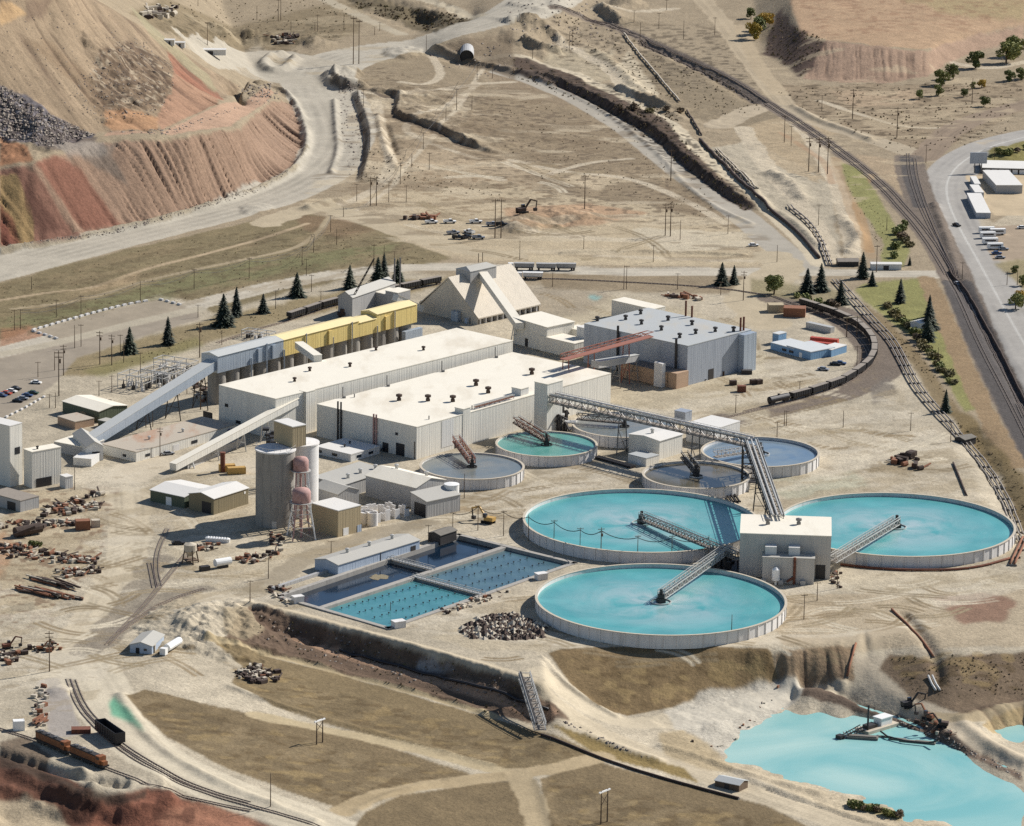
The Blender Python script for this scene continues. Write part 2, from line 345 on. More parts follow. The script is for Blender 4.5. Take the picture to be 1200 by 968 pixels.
patch([(350,235),(480,222),(600,213),(650,228),(760,240),(900,278),(945,300),(905,312),(600,308),(530,302),(470,283),(400,257)], (212,193,160), .95, soft=4, warp=3)
patch([(590,245),(690,238),(760,250),(700,264),(600,266)], (200,160,125), .7, soft=4)
patch([(740,268),(900,272),(870,292),(770,296)], (226,212,184), .8, soft=4, warp=3)
patch([(620,300),(880,298),(880,312),(620,310)], (222,203,168), .7, soft=3)
patch([(625,318),(860,320),(885,330),(860,345),(640,340)], (160,141,112), .85, 'grass_field', soft=2)
patch([(760,60),(860,95),(960,160),(930,190),(860,150),(790,130),(740,95)], (152,136,110), .75, soft=5, warp=4)
patch([(640,50),(720,60),(715,95),(690,100),(640,75)], (205,190,160), .7, soft=4, warp=4)
patch([(718,85),(735,60),(765,100),(775,115),(740,112)], (222,206,176), .9, soft=2, warp=3)
patch([(835,175),(880,165),(975,215),(985,300),(950,300),(900,245)], (206,194,170), .8, soft=3, warp=3)
patch([(865,150),(920,135),(1000,150),(940,170),(960,215),(900,190)], (202,180,146), .8, soft=3, warp=3)
patch([(900,100),(1100,100),(1200,95),(1200,130),(1090,180),(1000,155),(940,130)], (170,150,122), .8, soft=4, warp=4)
patch([(970,108),(1070,105),(1080,122),(1000,125)], (204,178,146), .7, soft=3, warp=3)
patch([(1000,180),(1075,190),(1062,240),(1040,215)], (196,172,140), .7, soft=3, warp=3)
speck([(560,110),(760,150),(900,280),(600,240),(440,130),(420,70)], (112,96,78), .6, 3.2, .62, seed=4)
speck([(180,0),(430,0),(400,50),(200,40)], (100,90,68), .6, 3.5, .6, seed=5)
speck([(900,100),(1200,95),(1180,160),(1060,185),(960,140)], (105,90,70), .7, 3.5, .6, seed=6)
speck([(640,10),(860,30),(900,110),(760,100),(650,70)], (105,92,74), .7, 3.5, .58, seed=7)
speck([(400,200),(660,215),(620,260),(420,250)], (150,125,95), .5, 4, .66, seed=8)
for q, hw in (([(440,118),(448,150),(462,195),(430,228),(400,240)], 3.5), ([(430,108),(470,112),(520,104),(565,98),(600,96)], 4), ([(560,97),(530,122),(490,132),(470,150),(500,168),(560,186)], 2.5), ([(398,258),(455,226),(500,168),(538,128),(566,80)], 1.6), ([(655,42),(715,74),(732,112),(745,124)], 4), ([(505,62),(520,88),(500,100),(470,96)], 3), ([(640,205),(690,190),(740,186)], 2.5), ([(600,188),(660,202),(735,207),(800,232),(850,262)], 3), ([(930,140),(960,175),(990,240),(1000,300)], 5), ([(870,150),(905,200),(950,250),(975,305)], 6), ([(1112,70),(1160,82),(1210,70)], 4), ([(960,118),(1010,135),(1060,150),(1120,150)], 2.5), ([(700,300),(800,304),(880,306)], 3), ([(560,262),(640,275),(720,282),(800,278)], 5), ([(700,6),(740,14),(790,10)], 4)):
    road(q, hw, (226,210,182), None, rag=.4, a=.85)
# plateau upper right
patch([(922,-40),(1200,-40),(1290,0),(1205,29),(1150,38),(1085,59),(1035,55),(968,47),(938,39),(926,5)], (200,168,134), 1, soft=1)
patch([(1040,-5),(1200,0),(1200,22),(1120,18)], (184,166,122), .7, soft=4, warp=4)
patch([(968,48),(1040,56),(1086,61),(1105,51),(1140,42),(1200,30),(1200,46),(1150,59),(1110,74),(1086,90),(1040,97),(980,97),(940,92)], (188,158,133), 1, soft=1)
patch([(935,38),(966,48),(955,75),(938,92),(912,70),(895,62),(900,40),(915,10)], (92,72,64), .9, soft=2, warp=3)  # shade on the left-facing gully side is put into the colour
speck([(930,0),(1200,0),(1150,38),(968,45)], (160,122,95), .5, 5, .6, seed=3)
# grass field left of the plant
patch([(-60,350),(0,332),(60,314),(150,292),(240,272),(330,252),(355,250),(420,262),(480,285),(530,303),(500,311),(440,319),(330,345),(250,368),(222,352),(187,346),(100,370),(40,386),(-60,420)], (150,135,102), 1, 'grass_field', soft=2, warp=2, mot=.2)
patch([(0,372),(60,365),(160,335),(300,305),(400,292),(470,287),(450,300),(330,322),(200,348),(60,378),(0,388)], (134,134,92), .65, soft=6, warp=5)
patch([(345,250),(400,256),(440,270),(400,280),(355,270)], (150,118,92), .5, soft=5)
patch([(85,346),(150,322),(165,318),(160,330),(120,340)], (212,184,146), .8, soft=1); patch([(0,385),(35,382),(75,400),(30,412),(0,420)], (186,132,100), .7, soft=4)
speck([(0,335),(240,275),(420,265),(520,303),(330,340),(0,400)], (112,98,70), .6, 3, .62, seed=9)
patch([(120,440),(300,385),(460,345),(600,325),(610,320),(450,330),(250,372),(60,425),(60,440)], (160,142,104), .9, 'grass_field', soft=3, warp=3)
patch([(95,435),(180,410),(230,395),(240,405),(120,442)], (140,136,80), .5, soft=4)
# haul road and its neighbours
road([(-90,335),(0,312),(100,285),(200,259),(280,240),(335,220),(375,196),(396,165),(391,130),(373,105),(372,86),(400,69),(455,56),(520,42),(570,25),(620,6),(660,-20)], 24, (214,204,184), 'haul_road', rag=.06, tracks=2, soft=1.2)
road([(300,76),(330,92),(368,96)], 16, (208,198,178), 'haul_road', rag=.2); road([(230,60),(300,58),(370,74)], 14, (206,195,174), 'haul_road', rag=.3)
road([(310,262),(350,246),(385,240),(430,258),(480,276),(540,293),(600,300)], 9, (210,193,162), rag=.4)
road([(360,-10),(400,8),(440,28),(470,40)], 5, (206,192,165)); road([(480,-5),(530,8),(560,20)], 6, (206,192,165))
road([(0,414),(60,398),(150,377),(250,352),(340,330),(450,313),(600,313),(700,319),(870,319),(940,318),(1040,321),(1130,322)], 8.5, (222,211,190), rag=.12, tracks=1)
road([(0,352),(60,342),(110,338),(165,316),(240,298),(300,282),(360,262)], 1.6, (205,182,148)); road([(15,362),(100,352),(165,330),(228,316),(292,303),(345,292),(372,275),(385,255)], 1.8, (190,172,140))
road([(590,80),(650,103),(700,127),(750,160),(790,195),(830,225),(870,253),(905,284),(940,312)], 9.5, (198,189,172), 'paved_road', rag=.06)
road([(505,60),(545,70),(615,63),(670,85),(710,105),(740,120),(790,145),(810,170),(850,205),(900,242),(945,290),(960,310)], 4.5, (228,212,182), rag=.25)
road([(905,300),(920,318),(890,335),(870,352),(900,380)], 12, (212,195,164), rag=.4)
road([(820,-5),(850,30),(870,60),(900,98),(930,135)], 7, (208,189,158), rag=.3, tracks=1); road([(868,30),(885,75),(915,110)], 5, (204,184,152), rag=.4)
road([(840,148),(900,120),(960,142),(1030,165),(1085,186),(1112,187)], 9, (203,186,158), rag=.25)
road([(1085,185),(1105,158),(1145,138),(1200,122),(1260,110)], 9, (168,148,126), rag=.2, tracks=1)
road([(1260,150),(1200,160),(1152,174),(1118,196),(1106,222),(1121,262),(1150,312),(1182,372),(1240,470)], 15, (196,190,180), 'paved_road', rag=.01, tracks=1, tc=(168,163,156)); road([(1260,150),(1200,160),(1152,174),(1118,196),(1106,222),(1121,262),(1150,312),(1182,372),(1240,470)], .5, (226,222,212), None, rag=0, soft=.5)
patch([(1120,215),(1145,255),(1160,290),(1200,340),(1240,420),(1240,250),(1200,240),(1165,262),(1135,240)], (212,197,170), .9, soft=2)
patch([(1130,205),(1200,205),(1260,215),(1260,255),(1165,252),(1140,225)], (222,200,165), 1, 'parking_lot', soft=1); patch([(1148,268),(1182,264),(1260,262),(1260,300),(1164,306)], (190,170,145), 1, 'parking_lot', soft=1)
patch([(1160,175),(1200,165),(1260,160),(1260,190),(1150,193)], (150,140,85), 1, 'lawn', soft=2)
patch([(1165,308),(1200,303),(1240,320),(1200,340)], (170,155,115), .9, 'grass_field')
# rail beds
for q, hw in (([(650,8),(700,24),(760,50),(850,90),(900,122),(960,160),(1020,205),(1060,245),(1090,282),(1112,320)], 5.5), ([(1065,185),(1068,205),(1080,240),(1106,295),(1122,330),(1150,400),(1185,470),(1230,560)], 9),
              ([(915,350),(985,366),(1020,395),(1036,420),(1026,440),(985,460),(940,470),(890,482),(845,495)], 12)):
    road(q, hw, (140,126,112), 'railway_bed', rag=.12)
road([(1122,335),(1150,400),(1185,470),(1230,560)], 8, (104,98,94), 'railway_bed', rag=.12); road([(1062,185),(1066,210),(1078,242)], 4, (104,98,94), 'railway_bed', rag=.1)
road([(985,195),(975,180),(1000,255),(1016,290),(1022,302)], 3, (190,158,120), a=.5)
road([(1022,205),(1000,232),(1012,262),(1020,295)], 2.5, (196,156,110), a=.6); road([(915,155),(945,175),(968,190),(975,215)], 2.2, (192,156,122), a=.6)
patch([(985,190),(1010,200),(1040,248),(1066,290),(1060,312),(1030,312),(1036,285),(1018,258),(995,222)], (160,156,100), 1, 'lawn', soft=2)
patch([(1015,332),(1085,325),(1102,362),(1122,420),(1152,478),(1130,482),(1110,450),(1074,400),(1036,372),(1000,340)], (160,156,98), 1, 'lawn', soft=2, mot=.18)
road([(1086,326),(1104,365),(1128,425),(1158,490),(1190,545)], 5, (172,146,112), 'ground', rag=.4)
patch([(1000,345),(1040,376),(1075,410),(1105,455),(1130,488),(1100,480),(1060,415),(1020,372)], (150,130,95), .9, 'grass_field', soft=3)
patch([(1105,480),(1135,485),(1200,560),(1240,640),(1200,625),(1170,560)], (142,122,84), .95, 'grass_field', soft=3, warp=3)
patch([(880,326),(985,340),(990,358),(920,350),(880,345)], (160,148,110), .8, 'grass_field', soft=3)
# plant yard
patch([(225,560),(330,545),(480,560),(430,640),(250,690),(190,640)], (216,200,170), .8, soft=5, flat=True, warp=4)
patch([(600,350),(720,345),(880,380),(900,420),(900,500),(840,480),(700,480),(620,400)], (208,193,163), .8, soft=4, flat=True, warp=4); patch([(610,335),(720,345),(690,365),(630,375)], (178,163,140), .7, soft=4, flat=True)
road([(445,640),(520,600),(600,568),(680,540),(760,525)], 5, (178,164,138), a=.75, rag=.6); road([(300,690),(360,655),(420,628),(500,612)], 6, (170,156,132), a=.7, rag=.6)
road([(150,575),(153,610),(150,650),(130,695),(95,745),(72,800)], 9, (230,214,184), rag=.3, tracks=1); road([(150,560),(180,535),(240,550),(300,545)], 11, (228,213,186), rag=.3)
road([(62,800),(66,830),(76,858)], 6, (190,180,168), rag=.15)
road([(95,775),(116,808),(138,848),(178,886),(240,917),(310,941),(400,975)], 12.5, (236,222,194), 'dirt_road', rag=.08, tracks=1)
road([(185,655),(165,690),(130,735),(100,765)], 6, (160,148,130), 'railway_bed', a=.8, rag=.5); road([(240,690),(195,700),(155,720),(120,755)], 5, (160,148,130), 'railway_bed', a=.8, rag=.5)
road([(250,700),(350,725),(500,775),(600,800),(660,830),(720,868),(800,900),(900,935),(1000,970)], 7, (230,213,182), rag=.25, tracks=1)
patch([(600,725),(700,745),(640,765),(560,760),(500,745)], (214,198,168), .8, soft=4, warp=4)
road([(640,790),(690,830),(740,850),(820,842),(900,815),(990,800),(1015,775),(1012,745)], 7, (230,214,184), rag=.3)
road([(1018,780),(1036,803),(1072,825),(1112,847),(1152,868),(1210,897)], 6, (228,211,182), rag=.25); road([(1085,845),(1130,840),(1170,832),(1210,824)], 4, (206,186,150), rag=.4)
road([(655,755),(760,757),(880,752),(960,748),(1010,745),(1080,730)], 5, (232,217,190), rag=.35)
patch([(900,700),(1200,690),(1260,700),(1260,770),(1040,762),(1000,755),(910,762)], (204,184,152), .7, soft=4, warp=5); patch([(1090,700),(1150,692),(1195,705),(1180,725),(1130,735)], (152,112,92), .8, soft=7, warp=5); patch([(930,675),(1200,665),(1200,690),(1040,700),(960,690)], (220,205,176), .7, soft=4, warp=4)
patch([(900,560),(1000,555),(1020,572),(930,585),(905,580)], (196,198,170), .5, soft=5, warp=4); patch([(1020,530),(1080,535),(1070,555),(1020,552)], (176,160,134), .7, soft=2)
patch([(1020,455),(1040,440),(1052,460),(1025,475)], (140,130,118), .8, soft=2, flat=True); patch([(690,345),(706,348),(700,352),(690,351)], (150,205,200), .7, soft=2, flat=True)
patch([(0,575),(120,575),(120,640),(60,720),(0,720)], (206,186,150), .6, soft=4, warp=4)
speck([(0,570),(140,570),(120,650),(60,730),(0,740)], (140,112,88), .7, 3, .6, seed=2)
patch([(10,710),(40,705),(40,715),(15,716)], (178,165,140), .8); patch([(135,815),(150,830),(170,858),(150,845),(130,838),(128,825)], (118,196,158), .9, soft=4)
patch([(0,680),(20,640),(5,620),(-20,640)], (200,150,110), .6, soft=4)
# lower fields
FC = (144,125,94)
patch([(146,814),(170,808),(230,822),(300,838),(420,862),(545,905),(558,910),(500,920),(440,940),(400,948),(330,925),(250,893),(190,860)], FC, 1, 'grass_field', soft=1, mot=.18)
patch([(246,748),(300,760),(400,790),(540,832),(585,845),(640,858),(700,884),(640,903),(590,902),(560,898),(440,864),(320,827),(270,800),(285,780)], (149,130,97), 1, 'grass_field', soft=1, mot=.18)
patch([(644,850),(690,862),(740,884),(800,900),(820,918),(760,900),(700,885)], (158,136,88), 1, 'grass_field', soft=1)
patch([(428,952),(470,932),(560,917),(608,914),(618,940),(625,990),(400,990)], FC, 1, 'grass_field', soft=1)
patch([(634,912),(660,900),(700,892),(800,918),(900,945),(945,968),(980,1000),(645,1000)], FC, 1, 'grass_field', soft=1)
patch([(642,766),(660,760),(700,758),(800,756),(902,761),(914,797),(870,812),(800,826),(735,839),(700,826),(668,800)], (148,125,90), 1, 'grass_field', warp=.5, soft=1, mot=.2)
patch([(1030,785),(1042,765),(1100,775),(1200,764),(1260,760),(1260,815),(1200,820),(1130,836),(1064,818)], (136,115,92), .95, 'grass_field', soft=3, warp=3, mot=.2)
for k, (pp) in enumerate(([(150,812),(550,908),(400,948),(200,865)], [(250,750),(690,885),(560,898),(280,800)], [(650,760),(900,762),(910,795),(735,838)], [(640,912),(940,966),(650,1000)], [(1040,770),(1200,766),(1200,818),(1070,815)])):
    speck(pp, (112,92,62), .55, 2.6, .55, seed=k, sx=.7); speck(pp, (186,160,112), .5, 3.4, .62, seed=k+20, sx=.6); speck(pp, (96,80,56), .18, 26, .5, seed=k+40, sx=.5)
road([(300,838),(400,858),(500,880),(560,898),(610,908)], 4, (214,194,155), rag=.4); road([(400,950),(450,928),(520,915),(600,908),(660,900),(705,886)], 4.5, (204,182,144), rag=.5); road([(605,905),(622,935),(632,975)], 5, (206,185,148), rag=.5)
road([(246,745),(300,757),(350,773),(400,789),(450,802),(520,819),(578,839)], 2, (216,194,152), rag=.7)
# terrace and pond banks
patch([(290,709),(340,720),(400,740),(450,752),(500,765),(540,778),(580,790),(640,820),(668,844),(640,850),(590,840),(550,828),(500,812),(450,799),(350,772),(300,757),(262,748)], (122,100,82), .95, 'terrace_bank', soft=1, mot=.3, mots=7)  # scarp face darkened in the colour for its shade
patch([(490,766),(520,773),(535,785),(500,785),(485,778)], (200,196,190), .8, soft=2, warp=3); patch([(262,712),(290,712),(310,738),(290,750),(262,742)], (190,172,140), .8, soft=2)
road([(345,749),(400,766),(450,780),(500,794),(550,808),(600,824),(645,836)], 2.6, (196,160,130), 'terrace_bank', rag=.3)
patch([(906,766),(1000,758),(1000,798),(955,803),(914,802)], (160,134,104), .9, 'terrace_bank', soft=2)
patch([(820,805),(900,800),(948,806),(935,818),(905,840),(870,865),(845,886),(880,905),(840,885),(800,865),(780,835)], (226,217,198), .85, soft=3, warp=3); patch([(770,860),(800,855),(840,880),(870,905),(820,900),(780,885)], (196,176,140), .9, soft=3, warp=2)
patch([(945,806),(1015,826),(1080,847),(1135,876),(1200,905),(1200,915),(1140,890),(1092,868),(1055,848),(1005,834),(938,817)], (112,92,78), .9, 'terrace_bank', soft=1, warp=2)  # dark strip paints in the bank's shade above the water
patch([(840,886),(960,924),(1040,948),(1110,968),(1200,1000),(1100,1000),(960,945),(870,908)], (218,200,168), .9, soft=2)
patch([(995,940),(1020,940),(1055,955),(1055,962),(1010,950)], (150,140,80), .8, soft=2)
patch([(1165,838),(1200,828),(1200,850),(1162,858),(1150,850)], (206,180,134), .9, soft=1)
# red fill lower left
patch([(-60,882),(0,886),(55,905),(110,928),(150,933),(172,922),(230,938),(290,957),(340,980),(300,1040),(-60,1040)], (124,86,68), 1, 'red_fill', soft=2, mot=.3)
patch([(120,940),(172,926),(240,945),(300,968),(200,1000),(100,968)], (166,110,86), .8, soft=3); patch([(230,940),(300,960),(330,980),(250,1000),(180,960)], (196,142,112), .7, soft=4)
patch([(-20,935),(30,932),(65,945),(85,970),(60,1000),(-20,1000)], (208,190,158), .9, soft=2); patch([(0,870),(30,862),(60,885),(50,905),(0,888)], (110,90,72), .8, soft=2); patch([(0,886),(50,904),(105,926),(150,932),(172,924),(172,934),(150,942),(100,936),(50,916),(0,898)], (84,70,58), .85, soft=2)  # last band paints in the embankment's shade below the track
speck([(0,890),(110,930),(230,938),(250,968),(80,968)], (92,58,46), .6, 5, .6, seed=3)
# waste dump
patch(LOWSLOPE, (176,146,122), 1, 'waste_dump', soft=1); patch([(0,285),(60,282),(130,268),(265,232),(312,214),(352,190),(358,168),(362,172),(348,200),(312,220),(200,258),(60,288),(0,298)], (178,164,138), .9, 'waste_dump', soft=1)
patch([(0,200),(30,195),(50,215),(80,260),(95,276),(40,283),(0,286)], (142,100,84), .85, soft=2); patch([(0,205),(18,205),(38,250),(42,283),(20,284),(0,250)], (186,158,108), .8, soft=1); patch([(0,240),(15,255),(25,283),(0,285)], (146,90,72), .8, soft=1)
patch([(40,190),(62,182),(95,200),(130,245),(145,262),(100,270),(70,230)], (160,110,90), .9, soft=2); patch([(28,205),(40,225),(75,270),(50,278),(30,245)], (112,78,66), .7, soft=1)
patch([(90,168),(140,165),(130,180),(150,215),(120,200),(95,182)], (140,126,112), .8, soft=2)
patch([(120,160),(200,158),(270,148),(312,120),(328,110),(290,118),(255,124),(190,156),(130,150)], (206,170,142), .95, 'waste_dump', soft=1)
patch(HIGHSLOPE, (176,154,126), 1, 'waste_dump', soft=2, st=(-1.0, .25, 9))
patch([(20,40),(60,50),(110,90),(150,110),(125,140),(90,100),(50,70)], (160,136,108), .7, soft=5, warp=5)
patch([(110,85),(150,45),(175,60),(205,80),(195,125),(160,130),(125,132),(110,110)], (146,124,100), .85, soft=3, warp=4); speck([(105,80),(150,45),(205,80),(197,128),(120,135)], (96,80,66), .7, 3.5, .5, soft=2, seed=3); speck([(105,80),(150,45),(205,80),(197,128),(120,135)], (206,188,160), .7, 3, .64, soft=2, seed=13)
patch([(0,98),(30,112),(60,135),(85,150),(112,158),(95,165),(60,172),(40,168),(0,160)], (128,122,126), .95, soft=1, mot=.4, mots=4); speck([(0,100),(60,136),(110,158),(60,172),(0,160)], (200,192,190), .8, 2.5, .55, soft=1, seed=4); speck([(0,100),(60,136),(110,158),(60,172),(0,160)], (60,54,56), .7, 3, .55, soft=1, seed=14)
patch([(0,160),(30,170),(40,188),(0,194)], (176,126,92), .9, soft=2)
patch([(60,150),(115,160),(110,170),(60,178),(40,165)], (110,98,92), .8, soft=2); patch([(60,168),(120,165),(125,178),(80,185)], (176,164,150), .8, soft=3)
patch([(203,80),(225,90),(255,115),(255,122),(190,152),(182,140),(200,110)], (188,148,120), .95, soft=1); patch([(195,55),(215,75),(255,108),(262,118),(240,108),(205,85)], (176,120,96), .8, soft=1)
patch([(125,130),(165,128),(185,140),(185,153),(130,153),(120,145)], (206,160,120), .9, soft=2, warp=3); patch([(150,5),(200,50),(245,88),(255,110),(225,85),(175,40)], (178,168,134), .7, soft=2)
patch([(0,2),(20,5),(32,15),(0,32)], (214,178,132), .9, soft=1); patch([(30,0),(65,0),(50,20),(28,25)], (140,118,98), .8, soft=2)
# dark brushy banks, their shade also put into the soil colour
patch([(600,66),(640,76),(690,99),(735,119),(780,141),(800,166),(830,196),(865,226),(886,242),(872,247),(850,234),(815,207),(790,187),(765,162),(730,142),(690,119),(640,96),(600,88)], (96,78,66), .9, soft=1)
patch([(411,108),(421,138),(427,165),(424,190),(416,212),(428,190),(432,160),(424,130)], (104,94,84), .9, soft=1); patch([(386,85),(388,99),(402,107),(424,104),(420,98),(400,98),(394,86)], (110,100,88), .9, soft=1); patch([(440,106),(465,110),(466,122),(462,134),(490,143),(512,149),(550,169),(578,181),(540,172),(500,152),(458,138),(458,118),(440,111)], (104,90,76), .9, soft=1)  # left-facing cut banks: their shade is painted as darker soil
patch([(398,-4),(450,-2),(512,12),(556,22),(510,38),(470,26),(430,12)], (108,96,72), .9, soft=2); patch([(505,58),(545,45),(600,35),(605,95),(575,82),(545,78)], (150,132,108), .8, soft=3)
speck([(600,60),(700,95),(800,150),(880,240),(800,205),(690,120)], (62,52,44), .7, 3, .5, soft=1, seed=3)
def blotch(pts, col, a, size, thr, ang=.5, el=2.5, seed=0):
    w, m = fillmask(pts, False, 3, 6, seed=seed+5); X = BX[w]; Y = BY[w]; e = (math.cos(ang), math.sin(ang)); s = -X*e[1]+Y*e[0]; t = X*e[0]+Y*e[1]
    n = fbm(s/size, t/(size*el), seed+90, 5); lay(w, m*np.clip((n-thr)*9, 0, 1), col, a, None, mot=.06)
YARD = [(0,570),(150,545),(420,560),(640,500),(900,420),(1040,440),(1130,540),(1195,650),(1195,690),(1000,745),(640,760),(290,705),(150,740),(90,860),(0,850)]
blotch(YARD, (232,219,194), .55, 16, .12, .55, 2.2, 1); blotch(YARD, (186,168,136), .5, 13, .16, .55, 3, 2); blotch(YARD, (170,152,122), .4, 5, .3, .4, 2, 3)
MIDF = [(420,110),(600,95),(760,150),(900,280),(880,310),(480,290),(350,240)]
blotch(MIDF, (224,207,176), .55, 18, .15, .1, 2.5, 4); blotch(MIDF, (140,121,96), .5, 14, .18, .1, 2.5, 5)
blotch([(880,60),(1200,95),(1180,160),(1000,240),(900,140)], (216,196,162), .5, 14, .15, .3, 2.5, 6); blotch([(180,0),(420,0),(600,60),(400,110),(300,60)], (196,178,146), .5, 14, .15, .3, 2.5, 7)
for k, pp in enumerate(([(150,812),(550,908),(400,948),(200,865)], [(250,750),(690,885),(560,898),(280,800)], [(640,912),(940,966),(650,1000)], [(0,335),(240,275),(420,265),(520,303),(330,340),(0,395)])): blotch(pp, (168,148,114), .45, 12, .14, 1.0, 3, 8+k); blotch(pp, (116,100,74), .4, 9, .2, 1.0, 3, 14+k)
# grey asphalt left of the plant
patch([(40,388),(110,368),(187,351),(222,361),(150,381),(75,402)], (182,168,146), 1, 'parking_lot', flat=True, warp=.3)
patch([(-60,436),(0,420),(100,396),(230,364),(235,374),(160,396),(90,420),(62,452),(0,492),(-60,500)], (178,165,146), 1, 'parking_lot', flat=True, warp=.3, soft=1)
road([(-30,421),(60,404),(150,380),(232,362)], 4.5, (206,194,170), 'dirt_road', rag=.1)
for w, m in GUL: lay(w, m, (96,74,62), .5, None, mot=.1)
rt = random.Random(5)
for zone, n in (([(150,570),(300,640),(240,700),(80,800),(60,700)], 30), ([(560,550),(760,530),(640,600),(420,640)], 18), ([(900,430),(1060,480),(1130,560),(1000,570),(900,500)], 26), ([(620,700),(1000,690),(1000,760),(620,790),(520,760)], 24), ([(620,340),(900,380),(900,430),(800,470),(700,460)], 20), ([(480,240),(880,285),(880,310),(500,300)], 14), ([(950,680),(1190,680),(1100,740),(950,740)], 20), ([(600,180),(740,210),(620,230),(480,200)], 8), ([(20,735),(100,740),(60,860),(0,840)], 6), ([(110,760),(240,750),(160,800)], 8)):
    us = [p[0] for p in zone]; vs = [p[1] for p in zone]; k = 0
    while k < n:
        u, v = rt.uniform(min(us), max(us)), rt.uniform(min(vs), max(vs))
        if not in_poly(np.array([u]), np.array([v]), zone)[0]: continue
        k += 1; a = rt.uniform(-.6, .9); L = rt.uniform(40, 110); c = rt.uniform(-.6, .6); pts = [(u+L*(t-.5)*math.cos(a+c*t), v+L*(t-.5)*math.sin(a+c*t)*.45) for t in np.linspace(0, 1, 6)]
        col = rt.choice([(166,146,114), (156,138,108), (236,222,194), (178,160,128)]); off = 1.5
        P0 = np.array(chaikin(SL(pts), 1)); d = np.gradient(P0[:, :2], axis=0); d /= np.hypot(*d.T)[:, None]
        for sg in (-1, 1):
            Q = P0[:, :2]+np.stack([d[:, 1], -d[:, 0]], -1)*off*sg; w, D, T = seg_dist(Q, 4); lay(w, np.clip((.9-D)/.7+.5, 0, 1)*np.clip(1.2*vnoise(BX[w]/12, BY[w]/12, k)+.3, 0, 1), col, .9, None, mot=.05)
ALB *= (1+.09*n3+.07*n2)
ALB = np.clip(ALB, .01, .75)
# ------------------------------------------------------------------ materials
def newmat(name):
    m = bpy.data.materials.new(name); m.use_nodes = True; nt = m.node_tree; b = nt.nodes['Principled BSDF']; return m, nt, b
def N(nt, t, **k):
    n = nt.nodes.new(t)
    for a, v in k.items():
        if a in n.inputs: n.inputs[a].default_value = v
        else: setattr(n, a, v)
    return n
def mix(nt, a, b, fac, mode='MIX'):
    n = nt.nodes.new('ShaderNodeMix'); n.data_type = 'RGBA'; n.blend_type = mode
    for s, x in ((0, fac), (6, a), (7, b)):
        if hasattr(x, 'is_output'): nt.links.new(x, n.inputs[s])
        elif s == 0: n.inputs[0].default_value = x
        else: n.inputs[s].default_value = tuple(x)[:3]+(1,)
    return n.outputs[2]
def ramp(nt, src, p0, p1, c0=(0, 0, 0), c1=(1, 1, 1)):
    r = nt.nodes.new('ShaderNodeValToRGB'); r.color_ramp.elements[0].position = p0; r.color_ramp.elements[1].position = p1
    r.color_ramp.elements[0].color = tuple(c0)+(1,); r.color_ramp.elements[1].color = tuple(c1)+(1,)
    nt.links.new(src, r.inputs[0]); return r.outputs[0]
MATS = {}
def M(name, rgb=None, rough=.8, kind='plain', metal=0, dirt=None, amt=.25):
    """painted, rusty, concrete, ribbed and roofing surfaces"""
    if name in MATS: return MATS[name]
    m, nt, b = newmat(name); L = nt.links
    tc = nt.nodes.new('ShaderNodeTexCoord'); base = lin(rgb)
    dirt = lin(dirt) if dirt else base*.62
    def noise(scale, sx=1, sy=1, sz=1, det=5):
        mp = N(nt, 'ShaderNodeMapping'); mp.inputs['Scale'].default_value = (sx*scale, sy*scale, sz*scale); L.new(tc.outputs['Object'], mp.inputs[0])
        n = N(nt, 'ShaderNodeTexNoise', Scale=1.0, Detail=det, Roughness=.6); L.new(mp.outputs[0], n.inputs['Vector']); return n.outputs['Fac']
    if kind == 'ribbed':
        c = mix(nt, base, base*.86, noise(.7, 1, 1, .04, 2)); c = mix(nt, c, dirt, ramp(nt, noise(.32, 1, 1, .16), .5, .82, (0,)*3, (amt*2,)*3)); 
        w = noise(1.6, 1, 1, .01, 0); bp = N(nt, 'ShaderNodeBump', Strength=.35, Distance=.3); L.new(w, bp.inputs['Height']); L.new(bp.outputs[0], b.inputs['Normal'])
        c = mix(nt, c, base*.8, ramp(nt, noise(1.5, 1, 1, .01, 0), .55, .7, (0,)*3, (.35,)*3))
    elif kind == 'roof':
        c = mix(nt, base, base*.9, noise(.12)); c = mix(nt, c, dirt, ramp(nt, noise(.09, 1, .35, 1), .5, .8, (0,)*3, (amt,)*3)); c = mix(nt, c, dirt*.7, ramp(nt, noise(.9), .66, .78, (0,)*3, (amt*.8,)*3))
        bp = N(nt, 'ShaderNodeBump', Strength=.2, Distance=.2); L.new(noise(.8), bp.inputs['Height']); L.new(bp.outputs[0], b.inputs['Normal'])
    elif kind == 'concrete':
        c = mix(nt, base, base*.8, noise(.25)); c = mix(nt, c, dirt, ramp(nt, noise(.5, 1, 1, .12), .5, .75, (0,)*3, (amt*2,)*3))
        c = mix(nt, c, base*.75, ramp(nt, noise(.55, .02, .02, 1, 1), .5, .6, (0,)*3, (.3,)*3))
    else:
        c = mix(nt, base, dirt, ramp(nt, noise(.8), .42, .8, (0,)*3, (amt*1.6,)*3))
    L.new(c, b.inputs['Base Color']); b.inputs['Roughness'].default_value = rough; b.inputs['Metallic'].default_value = metal
    MATS[name] = m; return m
M('cream_siding', (226,221,208), .75, 'ribbed', amt=.22); M('cream_roof', (228,220,202), .85, 'roof', dirt=(168,150,122), amt=.5)
M('store_siding', (204,192,172), .75, 'ribbed', amt=.25); M('filter_siding', (194,188,178), .75, 'ribbed', amt=.25); M('white_siding', (214,212,206), .7, 'ribbed', amt=.15); M('white_roof', (216,212,204), .7, 'roof', amt=.12)
M('grey_siding', (172,170,166), .6, 'ribbed', amt=.2); M('pipe_grey', (150,140,128), .7, amt=.3); M('grey_roof', (176,172,162), .7, 'roof', amt=.25)
